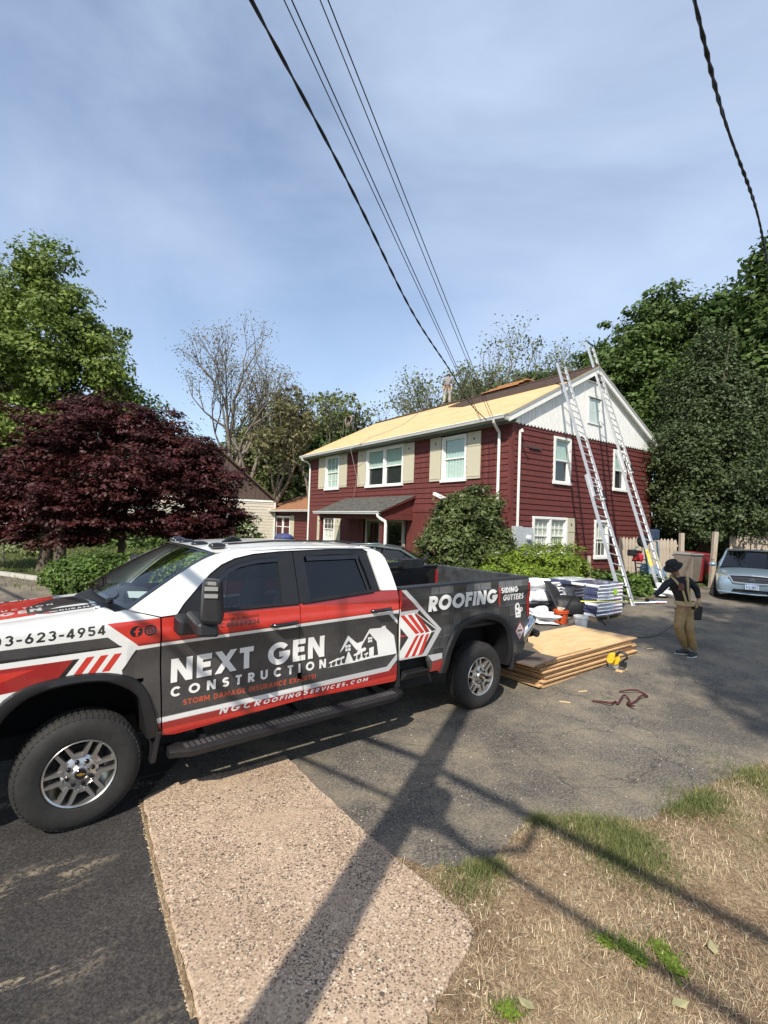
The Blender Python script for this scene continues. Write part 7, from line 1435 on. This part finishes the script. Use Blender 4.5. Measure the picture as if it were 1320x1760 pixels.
# bare and half bare trees behind
bare_tree('tall nearly leafless tree with pale forking limbs behind the red maple', gb(385, 33), 15.5, .30, 5, .62, BUD, 12, .06, (.0, 0), 6, first=.25)
bare_tree('second bare tree leaning right beside the tall leafless one', gb(425, 34), 14.5, .26, 12, .60, BUD, 12, .06, (.06, 0), 6, first=.26)
bare_tree('brown budding tree between the bare trees and the roof', gb(465, 35), 10.0, .22, 9, .60, PAL, 9, .14, (.0, 0), 6)
bare_tree('open branched tree with small leaves left of the roof end', gb(520, 34), 11.0, .22, 17, .50, OLI, 8, .12, (.12, 0), 6)
for i, (u, v, Y, ru, rv, m_, lab) in enumerate(((330, 790, 48, 60, 40, G3, 'low green tree behind the maple and the beige house roof'), (435, 790, 46, 60, 60, OLI, 'yellowish bushy tree behind the brown gabled house'), (500, 790, 44, 55, 75, OLI, 'olive green tree left of the house behind the orange roof'), (580, 760, 42, 48, 55, G3, 'green tree crown showing behind the crouching roofer'), (480, 740, 46, 70, 50, PAL, 'pale brownish tree crown in the gap left of the roof'))):
    tree('bushy_tree', lab, gb(u, Y), [lobe(u-ru*.3, v, Y, ru*.7, rv*.8), lobe(u+ru*.35, v+10, Y, ru*.65, rv*.8), lobe(u, v-rv*.4, Y, ru*.6, rv*.6), lobe(u, v+rv*.7, Y, ru, rv)], m_, 330, 34, 1.1 if i != 4 else 1.4, .19 if i != 4 else .14, .22, 50+i, nl=10, group='trees behind the house')
# trees over the roof
for i, (u, Y, H, lean) in enumerate(((745, 40, 13.6, -.06), (800, 38, 14.2, 0), (880, 41, 16.0, .02), (950, 44, 16.2, .04), (715, 42, 11.5, -.1))):
    bare_tree(['thin branched tree rising behind the standing roofer', 'open tree with fine young leaves behind the wires', 'tall open tree behind the middle of the ridge', 'open branched tree behind the left ladder top', 'small open tree left of the standing roofer'][i], gb(u, Y), H, .20, 60+i*3, .58, OLI, 5, .10, (lean, 0), 6, 'open trees behind the ridge', first=.3)
tree('bushy_tree', 'low green tree crown just above the brown ridge shingles', gb(850, 44), [lobe(855, 672, 44, 60, 16), lobe(800, 690, 44, 40, 14), lobe(930, 655, 44, 50, 16)], G3, 200, 40, .8, .16, .3, 80, nl=6)
# right trees
tree('broadleaf_tree', 'large green broadleaf tree behind the right ladder', gb(1090, 31), [lobe(1150, 545, 31, 55, 50), lobe(1100, 590, 31, 65, 60), lobe(1190, 610, 31, 60, 70), lobe(1050, 640, 30, 50, 60), lobe(1130, 680, 30, 70, 80), lobe(1080, 740, 30, 60, 80), lobe(1200, 700, 30, 60, 80), lobe(1020, 625, 32, 28, 28)], G2, 950, 66, 1.0, .135, .4, 33, nl=24, shell=.35, flat=.45, irr=.45)
tree('broadleaf_tree', 'darker broadleaf tree with a dead branch between the big tree and the right edge', gb(1240, 30), [lobe(1230, 545, 30, 45, 40), lobe(1275, 580, 30, 50, 60), lobe(1240, 640, 29, 50, 60)], G3, 300, 42, 1.0, .16, .35, 34, nl=16, shell=.35, irr=.45)
tree('broadleaf_tree', 'tall dark tree cut by the right edge of the picture', gb(1340, 25), [lobe(1330, 450, 25, 38, 50), lobe(1350, 520, 25, 70, 60), lobe(1330, 590, 25, 60, 55), lobe(1340, 690, 25, 70, 90), lobe(1310, 640, 25, 42, 45)], G2, 640, 44, .95, .15, .35, 35, nl=14, shell=.4, irr=.4)
# arborvitae mass
tree('arborvitae', 'huge dense olive arborvitae standing beside the house gable', gb(1215, 21.5), [lobe(1220, 610, 21.5, 36, 45), lobe(1210, 690, 21.5, 60, 80), lobe(1255, 700, 21.5, 55, 70), lobe(1180, 780, 21, 62, 80), lobe(1270, 790, 21, 70, 90), lobe(1225, 820, 20, 80, 90), lobe(1160, 860, 20.6, 46, 50), lobe(1300, 860, 20.5, 55, 60), lobe(1230, 885, 20, 90, 42)], CED, 2500, 48, .40, .066, .35, 36, nl=12, shell=.6, flat=1.25, up=.4, jit=.6, irr=.3)
# shrubs
tree('rhododendron', 'big round rhododendron bush in front of the house corner', gb(800, 15.3), [lobe(800, 890, 15.3, 62, 45), lobe(780, 940, 15.0, 66, 50), lobe(835, 940, 15.2, 48, 48), lobe(820, 870, 15.4, 38, 28), lobe(800, 985, 15, 75, 40)], RH, 950, 44, .26, .068, .10, 37, cat='bush', trunk_top=(0, 0, .5), nl=14, wob=.1, shell=.8, up=.55, jit=.5, asp=.42)
tree('juniper_bush', 'bright yellow green spreading juniper beside the meter box', gb(930, 14.2), [lobe(940, 975, 14.2, 62, 42), lobe(880, 985, 14.0, 60, 30), lobe(985, 985, 14.6, 30, 30), lobe(830, 995, 13.6, 50, 20), lobe(920, 1010, 13.8, 90, 30)], YG, 1100, 44, .2, .05, .07, 38, cat='bush', trunk_top=(0, 0, .2), nl=10, wob=.1, shell=.8, up=.8, jit=.45, asp=.35)
tree('yellow_bush', 'small yellow green bush behind the truck bed by the dark car', gb(690, 11.8), [lobe(692, 985, 11.8, 30, 18), lobe(670, 990, 11.8, 25, 16)], YG, 200, 40, .16, .045, .05, 39, cat='bush', trunk_top=(0, 0, .3), nl=6, wob=.05, up=.8)
tree('low_plants', 'low leafy plants at the foot of the two ladders', gb(1075, 15.6), [lobe(1060, 1000, 15.6, 45, 14), lobe(1110, 1005, 15.2, 35, 16), lobe(1100, 1020, 14.5, 25, 12), lobe(1030, 992, 16, 22, 8)], HG, 330, 30, .2, .06, .03, 40, cat='plants', trunk_top=(0, 0, .05), nl=5, wob=.05)
tree('low_plants', 'weeds growing around the leaning post beside the car', gb(1245, 17.5), [lobe(1240, 1000, 17.5, 22, 16), lobe(1262, 985, 17.8, 14, 22), lobe(1205, 1000, 18.5, 15, 18)], HG, 150, 30, .22, .07, .03, 42, cat='plants', trunk_top=(0, 0, .05), nl=5, wob=.05)
# clipped hedge
def hedge(label, lobes, base, seed, m_, n=800):
    return tree('clipped_hedge', label, base, lobes, m_, n, 44, .17, .042, .04, seed, cat='hedge', trunk_top=(0, 0, .3), nl=14, wob=.08, shell=.85, flat=1, up=.6, jit=.5)
hedge('rounded clipped green hedge in front of the windscreen', [lobe(190, 994, 11.6, 58, 36), lobe(150, 996, 12.2, 48, 34), lobe(232, 986, 11.8, 34, 28), lobe(112, 992, 13.2, 32, 28)], gb(180, 11.9), 43, HG, 1100)
hedge('bright green bush seen through the windscreen beside the hedge', [lobe(290, 990, 11.4, 40, 30), lobe(340, 985, 11.6, 42, 30)], gb(310, 11.4), 44, YG, 380)
hedge('dark green hedge seen through the cab windows', [lobe(430, 990, 11.8, 70, 38), lobe(520, 990, 12.2, 60, 38), lobe(600, 992, 12.4, 50, 34)], gb(500, 12.2), 45, HG, 700)
tree('low_shrub', 'thin twiggy shrub on the lawn at the far left', gb(60, 19), [lobe(30, 950, 20, 25, 18), lobe(62, 945, 19, 15, 12)], OLI, 80, 24, .4, .08, .04, 46, cat='bush', trunk_top=(0, 0, .2), nl=8)
tree('far_trees', 'distant dark trees across the lawn at the far left', gb(60, 60), [lobe(-60, 900, 60, 90, 60), lobe(60, 910, 62, 80, 45), lobe(200, 905, 62, 90, 55), lobe(330, 900, 60, 60, 60)], G2, 360, 30, 2.2, .35, .3, 47, cat='trees', nl=6)
tree('broadleaf_tree', 'dark tree filling the gap behind the bins and fence', gb(1200, 24), [lobe(1190, 930, 24, 60, 60), lobe(1260, 930, 24, 60, 60), lobe(1320, 920, 23.5, 60, 60), lobe(1110, 900, 25, 50, 70)], G2, 420, 36, .8, .13, .25, 48, nl=8)
tree('far_hedge', 'dark shrubs along the lawn behind the red maple trunks', gb(200, 25), [lobe(20, 942, 25, 60, 16), lobe(120, 945, 25, 50, 18), lobe(230, 935, 25, 60, 26), lobe(320, 930, 24, 60, 30), lobe(400, 930, 23, 50, 34)], G2, 260, 40, .6, .11, .06, 57, cat='shrubs', nl=6)
# neighbouring buildings
NB = thing('beige_house', 'beige neighbour house with a brown gable behind the red maple', 'house', (aty(440, 900, 33).x, 33, gh(0, 33)), math.radians(20))
BEI = mat('beige_board', (.52, .47, .38), .8, var=.1); BRG = mat('brown_gable', (.085, .055, .045), .85, var=.2, stretch=(6, 6, .4)); ez = aty(478, 862, 33).z-gh(0, 33); 
pk = ez+3.3
z = 0
while z < ez-.02: obj('clapboard', MB().hexa([(-6.4, -.03, z), (1.3, -.03, z), (1.3, .02, z), (-6.4, .02, z), (-6.4, -.005, z+.2), (1.3, -.005, z+.2), (1.3, .02, z+.2), (-6.4, .02, z+.2)]), BEI, NB); z += .2
obj('wall', MB().box(-6.4, 1.3, .021, 8, 0, ez), BEI, NB); x = -6.4; apx = -3.0
while x < 1.3:
    tp = lambda q: ez+(pk+.3-ez)*(1-abs(q-apx)/4.3); m = MB(); m.prism([(x, ez+.02), (x+.285, ez+.02), (x+.285, max(ez+.04, tp(x+.285))), (x, max(ez+.04, tp(x)))], 1, -.04, .02); obj('gable_board', m, BRG, NB); x += .3
m = MB(); 
for s in (-1, 1): m.hexa([(apx, -.35, pk+.30), (apx+s*4.3, -.35, ez-.05), (apx+s*4.3, 8.2, ez-.05), (apx, 8.2, pk+.30), (apx, -.35, pk+.42), (apx+s*4.3, -.35, ez+.07), (apx+s*4.3, 8.2, ez+.07), (apx, 8.2, pk+.42)])
obj('roof', m, SHG, NB); obj('trim', MB().box(-6.4, 1.3, -.06, -.041, ez-.06, ez+.06), WHT, NB); obj('window', MB().box(-1.9, -1.0, -.05, -.031, .9, 2.1), WHT, NB); obj('downspout', MB().tube([(1.2, -.08, ez), (1.2, -.08, 0)], .05, 6), WHT, NB)
WHH = thing('white_house', 'distant white house glimpsed under the red maple', 'house', (aty(45, 930, 48).x, 48, gh(0, 48)), .1)
obj('wall', MB().box(-5, 5, 0, 6, 0, 2.6), WHT, WHH); obj('roof', MB().prism([(-.5, 2.6), (6.5, 2.6), (3, 4.6)], 0, -5.3, 5.3), SHG2, WHH)
for k, x in enumerate((-3.6, -1.2, 1.6, 3.8)): w_o = obj('window', MB().box(x-.5, x+.5, -.05, -.001, 1.0, 2.1), SHUT if k % 2 else WHT, WHH); obj('pane', MB().box(x-.42, x+.42, -.06, -.051, 1.08, 2.02), GBLK, w_o)
W2 = thing('white_shed', 'white low building far behind the maple trunks', 'shed', (aty(175, 930, 52).x, 52, gh(0, 52)), -.1); obj('wall', MB().box(-3.5, 3.5, 0, 4, 0, 2.4), WHT, W2); obj('roof', MB().prism([(-.4, 2.4), (4.4, 2.4), (2, 3.6)], 0, -3.8, 3.8), SHG2, W2); obj('door', MB().box(-.5, .5, -.03, -.001, 0, 2), DOORP, W2)
m = MB(); a = aty(5, 970, 16.5)
tag(obj('garden_stake', MB().tube([(0, 0, 0), (0, 0, .75)], .025, 6), FEN, None, loc=(a.x, a.y, gh(a.x, a.y))), 'short wooden stake on the lawn at the far left', 'stake')
# the shading tree behind the camera on the right
tree('street_tree', 'large street tree behind the camera whose crown shades the far driveway', (4.4, -9.5, 0), [((1.4, -6.8, 15), (2.3, 2.2, 1.6)), ((3.0, -4.6, 14.7), (2.9, 2.5, 1.5)), ((3.4, -7.4, 15.5), (2.6, 2.2, 1.5)), ((6.2, -5.2, 15), (3.2, 3.0, 1.8)), ((.6, -4.4, 15.2), (1.9, 1.6, 1.0)), ((5.0, -2.6, 14.8), (2.8, 1.8, 1.0)), ((8.6, -4.2, 15), (2.6, 2.6, 1.4))], G2, 820, 46, .65, .15, .35, 49, trunk_top=(0, .5, 10.5), nl=22, wob=.4, shell=.4)
# ------------------------------------------------------------------ grass
from mathutils.geometry import intersect_point_tri_2d
def inside(poly, X, Y):
    P_ = np.array(poly); c = np.zeros(len(X), bool); j = len(P_)-1
    for i in range(len(P_)):
        xi, yi = P_[i]; xj, yj = P_[j]; k = ((yi > Y) != (yj > Y)) & (X < (xj-xi)*(Y-yi)/(yj-yi+1e-12)+xi); c ^= k; j = i
    return c
def blades(name, X, Y, h, w, lean, m_, seed, dz=.0, flat=False):
    rs = np.random.RandomState(seed); n = len(X); Z = np.interp(Y, [6.5, 14, 20, 60], [0, .45, .64, .9])+dz; a = rs.rand(n)*6.283; dx, dy = np.cos(a), np.sin(a); hh = h*(.5+rs.rand(n)); ll = lean*(.3+rs.rand(n))*hh; up_ = np.sqrt(np.maximum(hh**2-np.minimum(ll, hh*.98)**2, (.08*hh)**2)); ww = w*(.6+.8*rs.rand(n))/2; px_, py_ = -dy*ww, dx*ww
    b0 = np.stack([X-px_, Y-py_, Z], 1); b1 = np.stack([X+px_, Y+py_, Z], 1); m0 = np.stack([X+dx*ll*.4-px_*.8, Y+dy*ll*.4-py_*.8, Z+up_*.6], 1); m1 = np.stack([X+dx*ll*.4+px_*.8, Y+dy*ll*.4+py_*.8, Z+up_*.6], 1); t0 = np.stack([X+dx*ll-px_*.15, Y+dy*ll-py_*.15, Z+up_], 1); t1 = np.stack([X+dx*ll+px_*.15, Y+dy*ll+py_*.15, Z+up_], 1)
    V = np.stack([b0, b1, m1, m0, t1, t0], 1).reshape(-1, 3); k = np.arange(n)[:, None]*6; F = np.concatenate([k+np.array([0, 1, 2, 3]), k+np.array([3, 2, 4, 5])]).astype(int); o = bulk(name, V, F, m_); o['kind'] = 'stuff'; return o
STR = mat('straw', (.42, .32, .20), .9, col2=(.22, .15, .09), vscale=3, island=.5); STR2 = mat('pale_straw', (.56, .47, .31), .85, island=.35); GRA = mat('grass_blade', (.10, .135, .03), .7, col2=(.20, .20, .07), vscale=2.5, island=.4, trans=.25)
rs = np.random.RandomState(77)
def scatter(n, x0, x1, y0, y1, poly, dens=None):
    X = rs.uniform(x0, x1, n); Y = rs.uniform(y0, y1, n); k = inside(poly, X, Y); X, Y = X[k], Y[k]
    if dens is not None: k = rs.rand(len(X)) < dens(X, Y); X, Y = X[k], Y[k]
    return X, Y
dn = lambda X, Y: np.clip(.65+.6*np.sin(X*2.3+1.7*np.sin(Y*1.9))*np.sin(Y*2.9+1.3*np.sin(X*2.1)), .15, 1)
X, Y = scatter(330000, -.4, 5.5, 1.6, 6.4, dry, dn); k = (Y > .9) & (X/np.maximum(Y, .1) < 1.05); X, Y = X[k], Y[k]
blades('dry_grass', X, Y, .036, .0036, 1.25, STR, 1, .006)
X, Y = scatter(60000, -.4, 5.0, 1.6, 6.2, dry, dn); k = (X/np.maximum(Y, .1) < 1.0); X, Y = X[k], Y[k]; k = rs.rand(len(X)) < .45; blades('pale_straw', X[k], Y[k], .044, .003, 1.3, STR2, 2, .010)
def tuft(cx, cy, rx, ry, n):
    X = cx+rs.randn(n)*rx*.5; Y = cy+rs.randn(n)*ry*.5; return X, Y
XS, YS = [], []
for u, v, ru, rv, n in ((1065, 1455, 60, 32, 9000), (1010, 1425, 50, 14, 3500), (930, 1412, 28, 12, 1600), (1200, 1375, 45, 16, 4200), (1285, 1335, 50, 20, 6000), (830, 1497, 35, 12, 1500), (1160, 1392, 30, 10, 1200), (800, 1525, 50, 25, 900), (1060, 1625, 45, 14, 260), (1150, 1650, 30, 30, 220), (1130, 1530, 60, 20, 300), (1290, 1440, 60, 30, 500), (870, 1745, 30, 15, 200), (600, 1900, 10, 10, 5)):
    p = gp(u, v); a = ru/CF*p.y; b = (gp(u, v-rv)-gp(u, v+rv)).length/2; x_, y_ = tuft(p.x, p.y, a*1.25, b*1.5, n); XS.append(x_); YS.append(y_)
X = np.concatenate(XS); Y = np.concatenate(YS); k = inside(dry, X, Y) | (rs.rand(len(X)) < .12); k &= rs.rand(len(X)) < .85; blades('green_grass', X[k], Y[k], .060, .0042, .95, GRA, 3, .0)
X, Y = scatter(26000, -26, -7, 10.8, 34, [(-9.2, 12.3), (-13, 13.9), (-30, 18.4), (-34, 36), (-5, 36), (-6.2, 13), (-8.4, 12.2)]); blades('lawn_grass', X, Y, .10, .02, .7, GRA, 4, .0)
# clover
XS, YS = [], []
for u, v in ((1040, 1628), (1075, 1638), (1150, 1662), (1135, 1640), (1165, 1680), (875, 1750), (1100, 1655)):
    p = gp(u, v); x_, y_ = tuft(p.x, p.y, .05, .05, 120); XS.append(x_); YS.append(y_)
X = np.concatenate(XS); Y = np.concatenate(YS); V, F = leaves(np.stack([X, Y, np.full(len(X), .03)+rs.rand(len(X))*.02], 1), np.tile([0, 0, 1.], (len(X), 1)), .010, rs, .3, .8, 1); o = bulk('clover', V, F, YG); o['kind'] = 'stuff'
# gravel and grit
def grit(name, X, Y, s0, s1, m_, z0=.0):
    n = len(X); s = rs.uniform(s0, s1, n)[:, None]; Z = np.interp(Y, [6.5, 14, 20], [0, .45, .64])+z0; C = np.stack([X, Y, Z], 1); oct_ = np.array([[1, 0, .1], [0, 1, .15], [-1, 0, .1], [0, -1, .15], [0.1, 0, .9]]); J_ = 1+rs.rand(n, 5, 1)*.5; V = (C[:, None]+oct_[None]*s[:, None]*J_).reshape(-1, 3); k = np.arange(n)[:, None]*5; F = np.concatenate([k+np.array(q) for q in ([0, 1, 4], [1, 2, 4], [2, 3, 4], [3, 0, 4])]); o = bulk(name, V, F, m_); o['kind'] = 'stuff'; return o
X, Y = scatter(5200, -3, 7, 2.5, 12, drive); grit('asphalt_grit', X, Y, .002, .0055, mat('grit_pale', (.42, .39, .34), .9, island=.5), .004)
X, Y = scatter(1800, -2.5, 2, 1.5, 5, dry); grit('verge_pebbles', X, Y, .003, .009, mat('pebble', (.42, .36, .29), .9, island=.5), .008)
X, Y = scatter(9000, -2.2, 1, 1.2, 5, sp); grit('slab_aggregate', X, Y, .0015, .0045, mat('aggregate', (.34, .27, .21), .9, island=.6), .0345)
n = 1100; f = rs.rand(n); sc_ = [g2(246, 1378), g2(268, 1480), g2(298, 1600), g2(340, 1752)]; X = np.interp(f, [0, .3, .66, 1], [p[0] for p in sc_])+rs.randn(n)*.01-.02; Y = np.interp(f, [0, .3, .66, 1], [p[1] for p in sc_]); grit('joint_grit', X, Y, .003, .008, mat('joint_dirt', (.30, .23, .15), .95, island=.5), .012)
f = rs.rand(260); X = np.interp(f, [0, .3, .66, 1], [p[0] for p in sc_])+rs.randn(260)*.012-.02; Y = np.interp(f, [0, .3, .66, 1], [p[1] for p in sc_]); blades('joint_weeds', X, Y, .035, .003, .9, STR, 5, .01)
# dead leaves
m = MB(); 
for i, (u, v) in enumerate(((1168, 1738), (1225, 1640), (905, 1738))):
    p = gp(u, v); lf = MB(); lf.add([(-.04, 0, .01), (-.015, .028, .022), (.02, .022, .018), (.045, 0, .03), (.015, -.025, .015), (-.02, -.02, .02)], [(0, 1, 2, 3, 4, 5)]); tag(obj('dead_leaf', lf, mat('dead_leaf', (.30, .27, .14), .8, var=.2), None, loc=p+Vector((0, 0, .02)), rotz=i*1.3), ['folded pale leaf on the dry verge at the bottom edge', 'brown leaf lying in the cable shadow on the verge', 'leaf on the bare dirt beside the slab end', 'small leaf left of the green clover patch', 'pale leaf on the straw right of the green tuft'][i], 'leaf')
